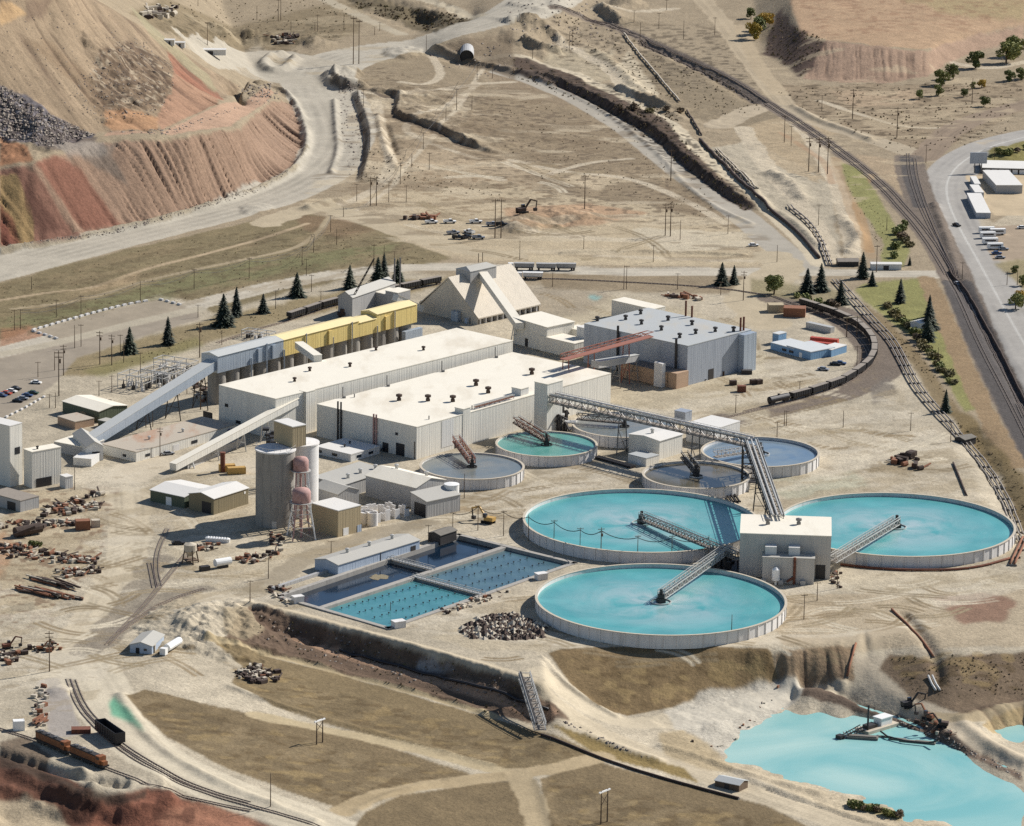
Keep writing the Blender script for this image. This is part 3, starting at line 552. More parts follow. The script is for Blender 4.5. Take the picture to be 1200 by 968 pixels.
M('galv_siding', (176,186,196), .45, 'ribbed', .35, amt=.2); M('galv_roof', (196,196,190), .5, 'roof', .2, amt=.2)
M('bluegrey_siding', (166,172,180), .5, 'ribbed', .2, dirt=(120,128,140), amt=.3); M('bluegrey_roof', (172,174,172), .75, 'roof', dirt=(184,168,140), amt=.7)
M('yellow_siding', (224,198,124), .7, 'ribbed', dirt=(180,140,60), amt=.2); M('yellow_roof', (232,212,158), .8, 'roof', amt=.2)
M('tan_siding', (176,158,124), .75, 'ribbed', amt=.15); M('green_siding', (88,96,76), .7, 'ribbed', amt=.2); M('olive_siding', (134,122,94), .7, 'ribbed', amt=.2)
M('blue_siding', (120,158,190), .6, 'ribbed', amt=.2); M('pale_blue_siding', (172,184,198), .6, 'ribbed', amt=.2)
M('brick', (150,96,76), .85, 'concrete', amt=.3); M('adobe', (186,156,128), .85, 'concrete', amt=.2)
M('pale_roof', (198,200,198), .7, 'roof', amt=.3); M('rust_roof', (178,166,148), .8, 'roof', dirt=(160,104,66), amt=.95)
M('concrete', (168,162,152), .85, 'concrete', dirt=(112,106,100), amt=.3); M('pale_concrete', (226,222,216), .85, 'concrete', dirt=(140,134,126), amt=.22)
M('dark_concrete', (120,114,104), .9, 'concrete', amt=.3); M('silo_concrete', (158,152,142), .9, 'concrete', dirt=(98,94,90), amt=.4)
M('dark', (26,26,30), .7); M('glass', (30,38,48), .15); M('steel', (118,116,114), .5, metal=.4); M('pale_steel', (188,186,180), .5, metal=.2); M('dark_steel', (62,58,56), .6, metal=.3)
M('rust', (118,72,52), .9, dirt=(70,44,36), amt=.5); M('brown_paint', (146,92,74), .75, amt=.3); M('pink_paint', (176,140,132), .8, dirt=(140,96,84), amt=.5)
M('white_paint', (232,230,224), .5, amt=.15); M('red_paint', (176,72,52), .6, amt=.25); M('orange_paint', (144,88,48), .6, dirt=(84,56,38), amt=.6); M('yellow_paint', (190,152,84), .6, amt=.25)
M('black_paint', (34,32,34), .55); M('rubber', (22,22,22), .9); M('silver_paint', (150,152,156), .4); M('blue_paint', (60,84,124), .4); M('green_paint', (60,84,66), .5)
M('tie_wood', (150,138,122), .95, amt=.3); M('wood', (104,86,68), .9, dirt=(70,56,44), amt=.4); M('pale_wood', (176,160,130), .9, amt=.3); M('ore', (96,84,74), 1, amt=.5); M('rail_steel', (142,126,114), .5, metal=.5)
M('tread_grey', (142,132,120), .9, amt=.4); M('scrap_dark', (78,62,52), .9, dirt=(40,34,32), amt=.5); M('scrap_pale', (190,178,158), .9, amt=.4); M('scrap_rust', (138,92,66), .9, amt=.4)
M('bark', (84,66,50), .95); M('rock_pale', (156,144,130), .95, dirt=(120,110,102), amt=.5); M('rock_dark', (110,98,90), .95, dirt=(70,62,58), amt=.5)
def leafmat(name, a, b):
    m, nt, bs = newmat(name); oi = N(nt, 'ShaderNodeObjectInfo'); g = N(nt, 'ShaderNodeNewGeometry')
    ad = N(nt, 'ShaderNodeMath', operation='ADD'); nt.links.new(oi.outputs['Random'], ad.inputs[0]); nt.links.new(g.outputs['Random Per Island'], ad.inputs[1])
    hf = N(nt, 'ShaderNodeMath', operation='MULTIPLY'); hf.inputs[1].default_value = .5; nt.links.new(ad.outputs[0], hf.inputs[0])
    nt.links.new(ramp(nt, hf.outputs[0], .15, .85, lin(a), lin(b)), bs.inputs['Base Color']); bs.inputs['Roughness'].default_value = .8; MATS[name] = m
leafmat('needles', (30,40,32), (66,74,54)); leafmat('leaves', (86,96,50), (146,144,80)); leafmat('autumn', (150,134,52), (196,160,66)); leafmat('brush', (86,80,50), (134,120,74)); leafmat('dry_brush', (104,88,68), (140,120,92))
def watermat(name, c0, c1, scale=.03, rough=.12, swirl=None, c2=None):
    m, nt, b = newmat(name); tc = N(nt, 'ShaderNodeTexCoord'); L = nt.links
    src = tc.outputs['Object']
    n = N(nt, 'ShaderNodeTexNoise', Scale=scale, Detail=4, Roughness=.55, Distortion=1.5); L.new(src, n.inputs['Vector'])
    c = mix(nt, lin(c0), lin(c1), ramp(nt, n.outputs['Fac'], .35, .7))
    if swirl:   # scum drawn out along the slow turn of the rakes
        sp = N(nt, 'ShaderNodeSeparateXYZ'); L.new(src, sp.inputs[0]); d = N(nt, 'ShaderNodeVectorMath', operation='LENGTH'); L.new(src, d.inputs[0]); nv = N(nt, 'ShaderNodeVectorMath', operation='NORMALIZE'); L.new(src, nv.inputs[0]); s2 = N(nt, 'ShaderNodeSeparateXYZ'); L.new(nv.outputs[0], s2.inputs[0])
        def m_(op, a, bb):
            k = N(nt, 'ShaderNodeMath', operation=op)
            for q, x in ((0, a), (1, bb)):
                if hasattr(x, 'is_output'): L.new(x, k.inputs[q])
                else: k.inputs[q].default_value = x
            return k.outputs[0]
        cb = N(nt, 'ShaderNodeCombineXYZ'); L.new(m_('MULTIPLY', d.outputs['Value'], swirl*1.5), cb.inputs[0]); L.new(m_('MULTIPLY', s2.outputs[0], .9), cb.inputs[1]); L.new(m_('MULTIPLY', s2.outputs[1], .9), cb.inputs[2])
        w = N(nt, 'ShaderNodeTexNoise', Scale=1.0, Detail=5, Roughness=.6, Distortion=.8); L.new(cb.outputs[0], w.inputs['Vector'])
        mr = N(nt, 'ShaderNodeMapRange'); mr.inputs['From Max'].default_value = 44; mr.inputs['From Min'].default_value = 3; mr.inputs['To Min'].default_value = .95; mr.inputs['To Max'].default_value = .1; L.new(d.outputs['Value'], mr.inputs['Value'])
        c = mix(nt, c, lin(c2), m_('MULTIPLY', mr.outputs[0], ramp(nt, w.outputs['Fac'], .32, .62)))
    L.new(c, b.inputs['Base Color']); b.inputs['Roughness'].default_value = rough
    nb = N(nt, 'ShaderNodeTexNoise', Scale=.8, Detail=3); L.new(src, nb.inputs['Vector']); bp = N(nt, 'ShaderNodeBump', Strength=.05, Distance=.3); L.new(nb.outputs['Fac'], bp.inputs['Height']); L.new(bp.outputs[0], b.inputs['Normal'])
    MATS[name] = m
watermat('thickener_water', (62,142,144), (86,164,163), .03, .3, .045, (166,182,182))
watermat('slurry', (92,104,108), (122,126,122), .05, .2, .05, (130,128,118)); watermat('green_water', (66,134,122), (88,150,140), .05, .25, .05, (110,160,150)); watermat('dark_slurry', (72,70,58), (100,96,80), .05, .12, .06, (110,100,84)); watermat('grey_blue_water', (84,108,132), (110,130,146), .05, .15, .05, (130,140,142))
watermat('pond_water', (116,174,172), (172,200,190), .011, .35); watermat('navy_water', (12,28,44), (24,44,62), .05, .1); watermat('turquoise_water', (58,118,124), (76,136,140), .06, .2); watermat('steel_blue_water', (66,94,104), (84,112,118), .06, .2)
def soilmat(name='soil', k=1.0):
    m, nt, b = newmat(name); L = nt.links; at = N(nt, 'ShaderNodeAttribute', attribute_name='soil'); g = N(nt, 'ShaderNodeNewGeometry')
    def nz(s, d=4):
        n = N(nt, 'ShaderNodeTexNoise', Scale=s, Detail=d, Roughness=.65); L.new(g.outputs['Position'], n.inputs['Vector']); return n.outputs['Fac']
    def mul(c, f, lo, hi):
        mr = N(nt, 'ShaderNodeMapRange'); mr.inputs['From Min'].default_value = .25; mr.inputs['From Max'].default_value = .75; mr.inputs['To Min'].default_value = lo; mr.inputs['To Max'].default_value = hi; L.new(f, mr.inputs[0])
        v = N(nt, 'ShaderNodeVectorMath', operation='SCALE'); L.new(c, v.inputs[0]); L.new(mr.outputs[0], v.inputs['Scale']); return v.outputs[0]
    c = mul(at.outputs['Color'], nz(.9, 4), 1-.28*k, 1+.26*k); c = mul(c, nz(.2, 4), 1-.14*k, 1+.14*k); c = mix(nt, c, (.1, .085, .065), ramp(nt, nz(.55, 5), .66, .74, (0,)*3, (.55*k*k,)*3))
    L.new(c, b.inputs['Base Color']); b.inputs['Roughness'].default_value = .95; b.inputs['Specular IOR Level'].default_value = .15
    bp = N(nt, 'ShaderNodeBump', Strength=.55*k, Distance=.9); L.new(nz(.5, 6), bp.inputs['Height']); L.new(bp.outputs[0], b.inputs['Normal']); return m
MATS['soil'] = soilmat(); MATS['graded_soil'] = soilmat('graded_soil', .5); MATS['asphalt'] = soilmat('asphalt', .25)

# ------------------------------------------------------------------ object helpers
def tag(o, label=None, cat=None, group=None, kind=None):
    if label: o['label'] = label
    if cat: o['category'] = cat
    if group: o['group'] = group
    if kind: o['kind'] = kind
    return o
def wloc(o):
    x = Vector((0, 0, 0))
    while o is not None: x = x+o.location; o = o.parent
    return x
class MB:
    def __init__(s): s.v = []; s.f = []; s.mi = []; s.m = 0
    def add(s, vs, fs):
        n = len(s.v); s.v += [tuple(map(float, x)) for x in vs]; s.f += [tuple(i+n for i in f) for f in fs]; s.mi += [s.m]*len(fs); return s
    def prism(s, poly, z0, z1):
        n = len(poly); zz = (lambda z: z if hasattr(z, '__len__') else [z]*n); a, b = zz(z0), zz(z1)
        ar = sum(poly[i][0]*poly[(i+1) % n][1]-poly[(i+1) % n][0]*poly[i][1] for i in range(n))
        if ar < 0: poly = poly[::-1]; a = a[::-1]; b = b[::-1]
        vs = [(p[0], p[1], a[i]) for i, p in enumerate(poly)]+[(p[0], p[1], b[i]) for i, p in enumerate(poly)]
        return s.add(vs, [tuple(range(n))[::-1], tuple(range(n, 2*n))]+[(i, (i+1) % n, n+(i+1) % n, n+i) for i in range(n)])
    def box(s, c, e1, e2, z0, z1):   # plan box: corner c, edge vectors
        c = np.array(c[:2], float); e1 = np.array(e1[:2]); e2 = np.array(e2[:2]); return s.prism([tuple(c), tuple(c+e1), tuple(c+e1+e2), tuple(c+e2)], z0, z1)
    def cbox(s, x, y, z, sx, sy, sz, rz=0):
        c, q = math.cos(rz), math.sin(rz); pts = [(x+a*sx/2*c-b*sy/2*q, y+a*sx/2*q+b*sy/2*c) for a, b in ((-1, -1), (1, -1), (1, 1), (-1, 1))]
        return s.prism(pts, z-sz/2, z+sz/2)
    def bar(s, p, q, w, h=None):
        h = h or w; p = Vector(p); q = Vector(q); d = (q-p)
        if d.length < 1e-6: return s
        d.normalize(); up = Vector((0, 0, 1)) if abs(d.z) < .95 else Vector((0, 1, 0)); r = d.cross(up).normalized(); u = r.cross(d)
        vs = []
        for c in (p, q): vs += [c+r*(a*w/2)+u*(b*h/2) for a, b in ((-1, -1), (1, -1), (1, 1), (-1, 1))]
        return s.add(vs, [(3, 2, 1, 0), (4, 5, 6, 7), (0, 1, 5, 4), (1, 2, 6, 5), (2, 3, 7, 6), (3, 0, 4, 7)])
    def tube(s, pts, r, n=6, cap=True):
        pts = [Vector(p) for p in pts]; rr = r if hasattr(r, '__len__') else [r]*len(pts); vs = []
        for i, p in enumerate(pts):
            d = (pts[min(i+1, len(pts)-1)]-pts[max(i-1, 0)]).normalized(); up = Vector((0, 0, 1)) if abs(d.z) < .9 else Vector((1, 0, 0))
            a = d.cross(up).normalized(); b = a.cross(d)
            vs += [p+a*(rr[i]*math.cos(2*PI*k/n))+b*(rr[i]*math.sin(2*PI*k/n)) for k in range(n)]
        fs = [(i*n+k, i*n+(k+1) % n, (i+1)*n+(k+1) % n, (i+1)*n+k) for i in range(len(pts)-1) for k in range(n)]
        if cap: fs += [tuple(range(n))[::-1], tuple(range((len(pts)-1)*n, len(pts)*n))]
        return s.add(vs, fs)
    def lathe(s, x, y, prof, n=32):  # prof: (r, z)
        vs = [(x+r*math.cos(2*PI*k/n), y+r*math.sin(2*PI*k/n), z) for r, z in prof for k in range(n)]
        return s.add(vs, [(i*n+k, i*n+(k+1) % n, (i+1)*n+(k+1) % n, (i+1)*n+k) for i in range(len(prof)-1) for k in range(n)])
    def build(s, name, mat, parent=None, smooth=False):
        me = bpy.data.meshes.new(name); off = wloc(parent) if parent else Vector((0, 0, 0))
        me.from_pydata([(a-off.x, b-off.y, c-off.z) for a, b, c in s.v], [], s.f)
        for q in (mat if isinstance(mat, (list, tuple)) else [mat]): me.materials.append(MATS[q] if isinstance(q, str) else q)
        if isinstance(mat, (list, tuple)): me.polygons.foreach_set('material_index', s.mi)
        if smooth: me.polygons.foreach_set('use_smooth', [True]*len(me.polygons))
        o = bpy.data.objects.new(name, me); COL.objects.link(o); o.parent = parent; return o
def thing(name, label, cat, loc, group=None):
    o = bpy.data.objects.new(name, None); COL.objects.link(o); o.location = Vector([float(a) for a in loc]); o.empty_display_size = .5
    return tag(o, label, cat, group)
def solo(mb, name, mat, label, cat, group=None, kind=None, loc=None, smooth=False):
    """a thing that is one mesh, its origin at its base"""
    if loc is None:
        a = np.array(mb.v); loc = ((a[:, 0].min()+a[:, 0].max())/2, (a[:, 1].min()+a[:, 1].max())/2, a[:, 2].min())
    loc = Vector([float(x) for x in loc]); mb.v = [(a-loc.x, b-loc.y, c-loc.z) for a, b, c in mb.v]
    o = mb.build(name, mat, None, smooth); o.location = loc; return tag(o, label, cat, group, kind)
def kids(o): return [c for c in COL.objects if c.parent == o]
CH = {}
def dup(root, loc, rz=0, scale=1, label=None, group=None):
    if root.name not in CH: CH[root.name] = [(c, kids(c)) for c in kids(root)]
    r = root.copy(); COL.objects.link(r); r.location = Vector([float(a) for a in loc]); r.rotation_euler = (0, 0, rz); r.scale = (scale,)*3 if not hasattr(scale, '__len__') else scale
    if label: r['label'] = label
    if group: r['group'] = group
    for c, gs in CH[root.name]:
        d = c.copy(); COL.objects.link(d); d.parent = r
        for g in gs: e = g.copy(); COL.objects.link(e); e.parent = d
    return r
def place(o, loc, rz=0, scale=1):
    o.location = Vector([float(a) for a in loc]); o.rotation_euler = (0, 0, rz); o.scale = (scale,)*3
# ------------------------------------------------------------------ buildings
def corners(A, B, Cc, at=0.0):
    a, b, c = [P(*q, at) for q in (A, B, Cc)]
    e1 = (a-b)[:2]; e2 = (c-b)[:2]; l1 = np.hypot(*e1); l2 = np.hypot(*e2)
    th = math.atan2(e1[1], e1[0]); ph = math.atan2(e2[1], e2[0]); d = (th-ph+PI) % (2*PI)-PI
    cor = (abs(d)-PI/2)*(1 if d > 0 else -1); w = l2/(l1+l2)
    th -= cor*w; ph += cor*(1-w)
    return b[:2], np.array([math.cos(th), math.sin(th)])*l1, np.array([math.cos(ph), math.sin(ph)])*l2
def face_rect(b, e, out, s0, s1, z0, z1, th=.12):
    e = e/np.hypot(*e); mb = MB(); p = b+e*s0+out*.003; q = e*(s1-s0); return mb.box(p, q, out*th, z0, z1)
def bld(name, label, A, B, Cc, h, at=0.0, roof='flat', rise=0, wm='cream_siding', rm='cream_roof', cat='building', z0=-.6, over=.35, op=(), vents=(), th=.35, vm='dark_steel', group=None, root=None, wl=None, vs=1.0):
    """A back-left, B nearest, C right corner (surveyed); e1 runs B to A, e2 runs B to C"""
    b, e1, e2 = corners(A, B, Cc, at)
    r = root or thing(name, label, cat, (b[0], b[1], 0), group)
    u1 = e1/np.hypot(*e1); u2 = e2/np.hypot(*e2); pt = lambda i, j: tuple(b+e1*i+e2*j)
    w = MB(); R = MB(); o1 = u1*over; o2 = u2*over
    if roof == 'flat':
        w.prism([pt(0, 0), pt(0, 1), pt(1, 1), pt(1, 0)], z0, h)
        R.prism([tuple(np.array(pt(0, 0))-o1*.3-o2*.3), tuple(np.array(pt(0, 1))-o1*.3+o2*.3), tuple(np.array(pt(1, 1))+o1*.3+o2*.3), tuple(np.array(pt(1, 0))+o1*.3-o2*.3)], h+.002, h+th)
        top = lambda i, j: h+th
    elif roof in ('g1', 'g2'):        # ridge parallel to e1 / e2
        g1 = roof == 'g1'; q = lambda a, c: np.array(pt(a, c) if g1 else pt(c, a))    # a along ridge, c across
        oa = (u1 if g1 else u2)*over; oc = (u2 if g1 else u1)*over
        for a in (0, 1):
            pass
        vsx = [tuple(q(a, c))+(z,) for a in (0, 1) for c, z in ((0, z0), (0, h), (.5, h+rise), (1, h), (1, z0))]
        w.add(vsx, [(0, 1, 2, 3, 4), (9, 8, 7, 6, 5), (0, 5, 6, 1), (4, 3, 8, 9), (1, 6, 7, 2), (2, 7, 8, 3)])
        for c0, sg in ((0, -1), (1, 1)):
            p = [q(0, .5)-oa, q(1, .5)+oa, q(1, c0)+oa+oc*sg, q(0, c0)-oa+oc*sg]; dz = -rise*over/(.5*(np.hypot(*e2) if g1 else np.hypot(*e1)))
            zz = [h+rise, h+rise, h+dz, h+dz]
            R.prism([tuple(x) for x in p], [z+.003 for z in zz], [z+th*.7 for z in zz])
        top = lambda i, j: h+rise*(1-abs((j if g1 else i)-.5)*2)+th*.7
    elif roof in ('s1', 's2'):        # lean-to: rises along e1 / e2
        za = lambda i, j: h+rise*(i if roof == 's1' else j)
        ij = [(0, 0), (0, 1), (1, 1), (1, 0)]
        w.prism([pt(*k) for k in ij], z0, [za(*k) for k in ij])
        pp = [np.array(pt(*k))+o1*(1 if k[0] else -1)+o2*(1 if k[1] else -1) for k in ij]
        R.prism([tuple(x) for x in pp], [za(*k)+.003 for k in ij], [za(*k)+th*.7 for k in ij]); top = lambda i, j: za(i, j)+th*.7
    wo = w.build('wall', wm, r)
    if wl: wo['label'] = wl
    R.build('roof', rm, r)
    for o in op:                      # (part name, face, s0, s1, z0, z1, material)
        nm, f, s0, s1, a, c, mt = o
        if f == 1: mb = face_rect(b, e1, -u2, s0, s1, a, c)
        else: mb = face_rect(b, e2, -u1, s0, s1, a, c)
        mb.build(nm, mt, r)
    for i, j in vents:
        p = np.array(pt(i, j)); z = top(i, j); mb = MB(); k = vs
        mb.cbox(p[0], p[1], z+.4*k, 1.0*k, 1.0*k, .8*k, .4); mb.lathe(p[0], p[1], [(.5*k, z+.8*k), (.5*k, z+1.3*k), (.95*k, z+1.3*k), (.95*k, z+1.9*k), (0, z+2.2*k)], 10); mb.build('roof_vent', vm, r)
    r['_z'] = h; del r['_z']
    return r, (b, e1, e2, u1, u2)
def gallery(name, label, p, q, w, h, mat, rm=None, cat='conveyor', bents=(), root=None, lm='steel', gz=0, partname='gallery'):
    """enclosed conveyor gallery with pitched roof strip and trestle legs"""
    p = Vector([float(x) for x in p]); q = Vector([float(x) for x in q]); d = (q-p).normalized(); r = Vector((d.y, -d.x, 0)).normalized(); u = r.cross(d)
    root = root or thing(name, label, cat, (p.x, p.y, min(p.z, 0)))
    mb = MB(); vs = []
    for c in (p, q): vs += [c+r*(-w/2), c+r*(w/2), c+r*(w/2)+u*h, c+r*(-w/2)+u*h]
    mb.add(vs, [(3, 2, 1, 0), (4, 5, 6, 7), (0, 1, 5, 4), (1, 2, 6, 5), (2, 3, 7, 6), (3, 0, 4, 7)]); mb.build(partname, mat, root)
    mb = MB(); mb.bar(p+u*(h+.11), q+u*(h+.11), w+.3, .2); mb.build('roof', rm or mat, root)
    for t in bents:
        c = p.lerp(q, t); mb = MB(); zg = gz if not callable(gz) else gz(c)
        for sgn in (-1, 1): mb.bar(c+r*(sgn*w*.42)-u*.02, Vector((c.x, c.y, zg-.3))+r*(sgn*w*.75), .45)
        mb.bar(Vector((c.x, c.y, (c.z+zg)/2))-r*(w*.58), Vector((c.x, c.y, (c.z+zg)/2))+r*(w*.58), .3)
        mb.bar(Vector((c.x, c.y, zg))-r*(w*.75), Vector((c.x, c.y, c.z))+r*(w*.42), .25); mb.build('trestle', lm, root)
    return root
def truss(name, label, p, q, w, h, n, mat, cat='conveyor', bents=(), deck='tread_grey', pipes=0, root=None, pm='rust', rail=True, gz=0, mem=.3):
    p = Vector([float(x) for x in p]); q = Vector([float(x) for x in q]); d = (q-p).normalized(); r = Vector((d.y, -d.x, 0)).normalized(); u = r.cross(d)
    root = root or thing(name, label, cat, (p.x, p.y, p.z))
    mb = MB()
    for s in (-1, 1):
        for k in (0, 1): mb.bar(p+r*(s*w/2)+u*(k*h), q+r*(s*w/2)+u*(k*h), mem*1.2)
        for i in range(n):
            a = p.lerp(q, i/n)+r*(s*w/2); c = p.lerp(q, (i+1)/n)+r*(s*w/2); mb.bar(a, a+u*h, mem*.8)
            mb.bar(a+u*(h if i % 2 else 0), c+u*(0 if i % 2 else h), mem*.8)
    for i in range(n+1):
        a = p.lerp(q, i/n)
        for k in (0, 1): mb.bar(a-r*(w/2)+u*(k*h), a+r*(w/2)+u*(k*h), mem*.7)
    mb.build('truss', mat, root)
    mb = MB(); mb.bar(p+u*.25, q+u*.25, w*.8, .2); mb.build('deck', deck, root)
    for k in range(pipes):
        mb = MB(); o = r*(w*(.35-.7*k/max(1, pipes-1)))+u*(h+.45); mb.tube([p+o, p.lerp(q, .5)+o, q+o], .42, 6); mb.build('pipe', pm, root)
    if rail:
        mb = MB()
        for s in (-1, 1):
            mb.bar(p+r*(s*w/2)+u*(h+1.1), q+r*(s*w/2)+u*(h+1.1), .16)
            for i in range(2*n+1): a = p.lerp(q, i/(2*n))+r*(s*w/2)+u*h; mb.bar(a, a+u*1.1, .14)
        mb.build('handrail', 'pale_steel', root)
    for t in bents:
        c = p.lerp(q, t); mb = MB(); zg = gz
        for s in (-1, 1):
            mb.bar(c+r*(s*w*.45), Vector((c.x, c.y, zg-.3))+r*(s*w*.7), .5)
        for f in (.33, .66):
            zc = zg+(c.z-zg)*f; mb.bar(Vector((c.x, c.y, zc))-r*(w*.55), Vector((c.x, c.y, zc))+r*(w*.55), .3)
        mb.bar(Vector((c.x, c.y, zg))-r*(w*.7), Vector((c.x, c.y, zg+(c.z-zg)*.66))+r*(w*.5), .25); mb.build('trestle', mat, root)
    return root
# ------------------------------------------------------------------ ground sheets, one mesh per kind of ground
ny, nx = UU.shape
VX = np.stack([BX, BY, Z], -1).reshape(-1, 3).astype(np.float32); CA = np.concatenate([ALB, np.ones(ALB.shape[:2]+(1,))], -1).reshape(-1, 4).astype(np.float32)
idx = np.arange(ny*nx).reshape(ny, nx)
QF = np.stack([idx[1:, :-1], idx[1:, 1:], idx[:-1, 1:], idx[:-1, :-1]], -1).reshape(-1, 4)
FL = LAB[:-1, :-1].reshape(-1)
for k, nm in enumerate(NAMES):
    q = QF[FL == k]
    if not len(q): continue
    us, inv = np.unique(q, return_inverse=True); inv = inv.reshape(-1, 4)
    me = bpy.data.meshes.new(nm); me.vertices.add(len(us)); me.vertices.foreach_set('co', VX[us].ravel())
    me.loops.add(len(inv)*4); me.loops.foreach_set('vertex_index', inv.ravel().astype(np.int32))
    me.polygons.add(len(inv)); me.polygons.foreach_set('loop_start', np.arange(0, len(inv)*4, 4, dtype=np.int32)); me.polygons.foreach_set('use_smooth', np.ones(len(inv), bool))
    me.update(calc_edges=True)
    at = me.color_attributes.new('soil', 'FLOAT_COLOR', 'POINT'); at.data.foreach_set('color', CA[us].ravel())
    me.materials.append(MATS[{'paved_road': 'asphalt', 'parking_lot': 'asphalt', 'haul_road': 'graded_soil', 'dirt_road': 'graded_soil'}.get(nm, 'soil')]); o = bpy.data.objects.new(nm, me); COL.objects.link(o); o['kind'] = 'structure'
# ================================================================== MILL: two long halls, end tower, annexes
mill, fr = bld('mill_building', 'long cream flat roofed mill of two stepped halls in the middle of the plant', (255.5,452), (323,468), (602,400), 18.6, at=18.6,
    vents=[(.45,.18),(.5,.42),(.45,.72),(.88,.62),(.7,.3)], vm='scrap_dark', op=[('louvre',1,30,32,9.5,11,'dark'),('door',1,40,46,0,5,'dark_steel'),('window',1,22,25,3,4.5,'glass')])
b, e1, e2 = corners((372.8,473.8), (488.4,501), (714.5,437.7), 14.6); u1 = e1/np.hypot(*e1); u2 = e2/np.hypot(*e2)
def sub(i, j, du=0, dv=0): return b+e1*i+e2*j+u1*du+u2*dv
bld('', '', (372.8,473.8), (488.4,501), (714.5,437.7), 14.6, at=14.6, root=mill, vents=[(.62,.22),(.45,.28),(.3,.33),(.28,.5),(.5,.55),(.12,.72),(.42,.8)], vm='scrap_dark',
    op=[('door',1,7,12,0,5.6,'black_paint'),('door',1,16.5,20,0,4.4,'dark_steel'),('louvre',1,11,12.5,9,10.2,'dark'),('door',2,26,28,0,3,'dark_steel'),('wall_panel',2,17,25,2,14.3,'white_siding'),('door',2,34,36.5,0,4,'dark_steel')], vs=1.5)
L1 = float(np.hypot(*e1)); L2 = float(np.hypot(*e2))
for t in (.36, .44):        # tall downpipes on the shaded end wall
    p = b+e1*(.78-.36*(t-.36)/.08)-u2*.5
    for k in ((0, 1.1) if t < .4 else (0, .9)):
        mb = MB(); q = p-u1*k*1.7; mb.tube([(q[0], q[1], 0), (q[0], q[1], 15.5+(3 if t < .4 else 1))], .45, 6); mb.build('downpipe', 'dark_steel' if t < .4 else 'pink_paint', mill)
mb = MB(); p = b+u2*.0-u2*.3+u1*1.0; mb.bar((p[0], p[1], 0), (p[0], p[1], 8), .3); mb.build('downpipe', 'dark_steel', mill)
for t in (.12, .34, .62, .9):       # vent pipes along the step between the halls
    p = b+e1+e2*t-u1*.8; mb = MB(); mb.bar((p[0], p[1], 14.8), (p[0], p[1], 20), .45); mb.cbox(p[0]+.6, p[1]-.5, 15.3, 1.6, 1, .8); mb.build('vent_pipe', 'steel', mill)
for i, j in ((.08,.1),(.05,.3),(.93,.15)):
    p = sub(i, j); mb = MB(); mb.bar((p[0], p[1], 14.9), (p[0], p[1], 16.6), .5); mb.build('vent_pipe', 'steel', mill)
def tower(px, h, w1, w2, mat, nm='stair_tower', rm='cream_roof', parent=mill, z0=-.5, at=None):
    q = P(*px, h if at is None else at)[:2]; mb = MB(); mb.box(q, u1*w1, u2*w2, z0, h); o = mb.build(nm, mat, parent)
    mb = MB(); mb.box(q-u1*.15-u2*.15, u1*(w1+.3), u2*(w2+.3), h+.002, h+.3); mb.build('tower_roof', rm, o); return o
tower((543,480), 17, 5, 5, 'cream_siding'); tower((610.5,456.5), 18, 5.5, 5.5, 'white_siding'); tower((641.5,451), 24.5, 7.5, 11, 'cream_siding')
tower((359,460), 18.8, 4, 6, 'cream_siding', 'conveyor_house')
for k in range(2):     # pipe rack along the roof edge
    mb = MB(); z = 16+k*.9
    for o in (1.0, 2.1): mb.bar(tuple(sub(0, .3)+u1*o)+(z,), tuple(sub(0, .5)+u1*o)+(z,), .3)
    for t in np.linspace(.3, .5, 9): p = sub(0, t)+u1*1.5; mb.bar((p[0], p[1], 14.8), (p[0], p[1], z), .2)
    mb.build('pipe_rack', 'pale_steel' if k else 'rust', mill)
mb = MB()
for k in range(26):       # launders, ducts and stairs between the towers and the small tanks
    p = P(641+random.uniform(-4, 26), 505+random.uniform(-8, 6), 0); z = random.uniform(2, 11); mb.cbox(p[0], p[1], z*.5, 1.2, 1.2, z, .8)
    q = p+np.array([random.uniform(-6, 6), random.uniform(-5, 5), 0]); mb.bar((p[0], p[1], z), (q[0], q[1], max(1, z-random.uniform(0, 4))), .7)
solo(mb, 'pump_station', 'dark_steel', 'tangle of pumps, launders and pipes at the foot of the mill end tower', 'pump station')
for k, (uu, vv, hh) in enumerate(((668,508,5.5),(655,503,7))):
    p = P(uu, vv, 0); mb = MB()
    for dx in (-2, 2):
        for dy in (-1.6, 1.6): mb.bar((p[0]+dx, p[1]+dy, 0), (p[0]+dx, p[1]+dy, hh), .5)
    mb.cbox(p[0], p[1], hh, 5, 4.2, .5); mb.cbox(p[0], p[1], hh*.45, 5, 4.2, .35)
    solo(mb, 'launder_stand', 'pale_steel', ['pale steel launder frame standing right of the pump tangle by the green tank', 'pale steel launder frame standing behind the pump tangle by the mill tower'][k], 'steel frame')
# white office in the shade of the mill
bld('office_building', 'low white flat roofed office in the blue shade of the mill end wall', (373,531), (411,541.5), (441,531), 3.1, wm='white_siding', rm='white_roof', th=.5,
    op=[('window',1,8+k*9,11+k*9,1.1,2.3,'glass') for k in range(4)]+[('window',2,4+k*8,7+k*8,1.1,2.3,'glass') for k in range(3)], vents=[(.5,.4),(.6,.7)], vs=.6)
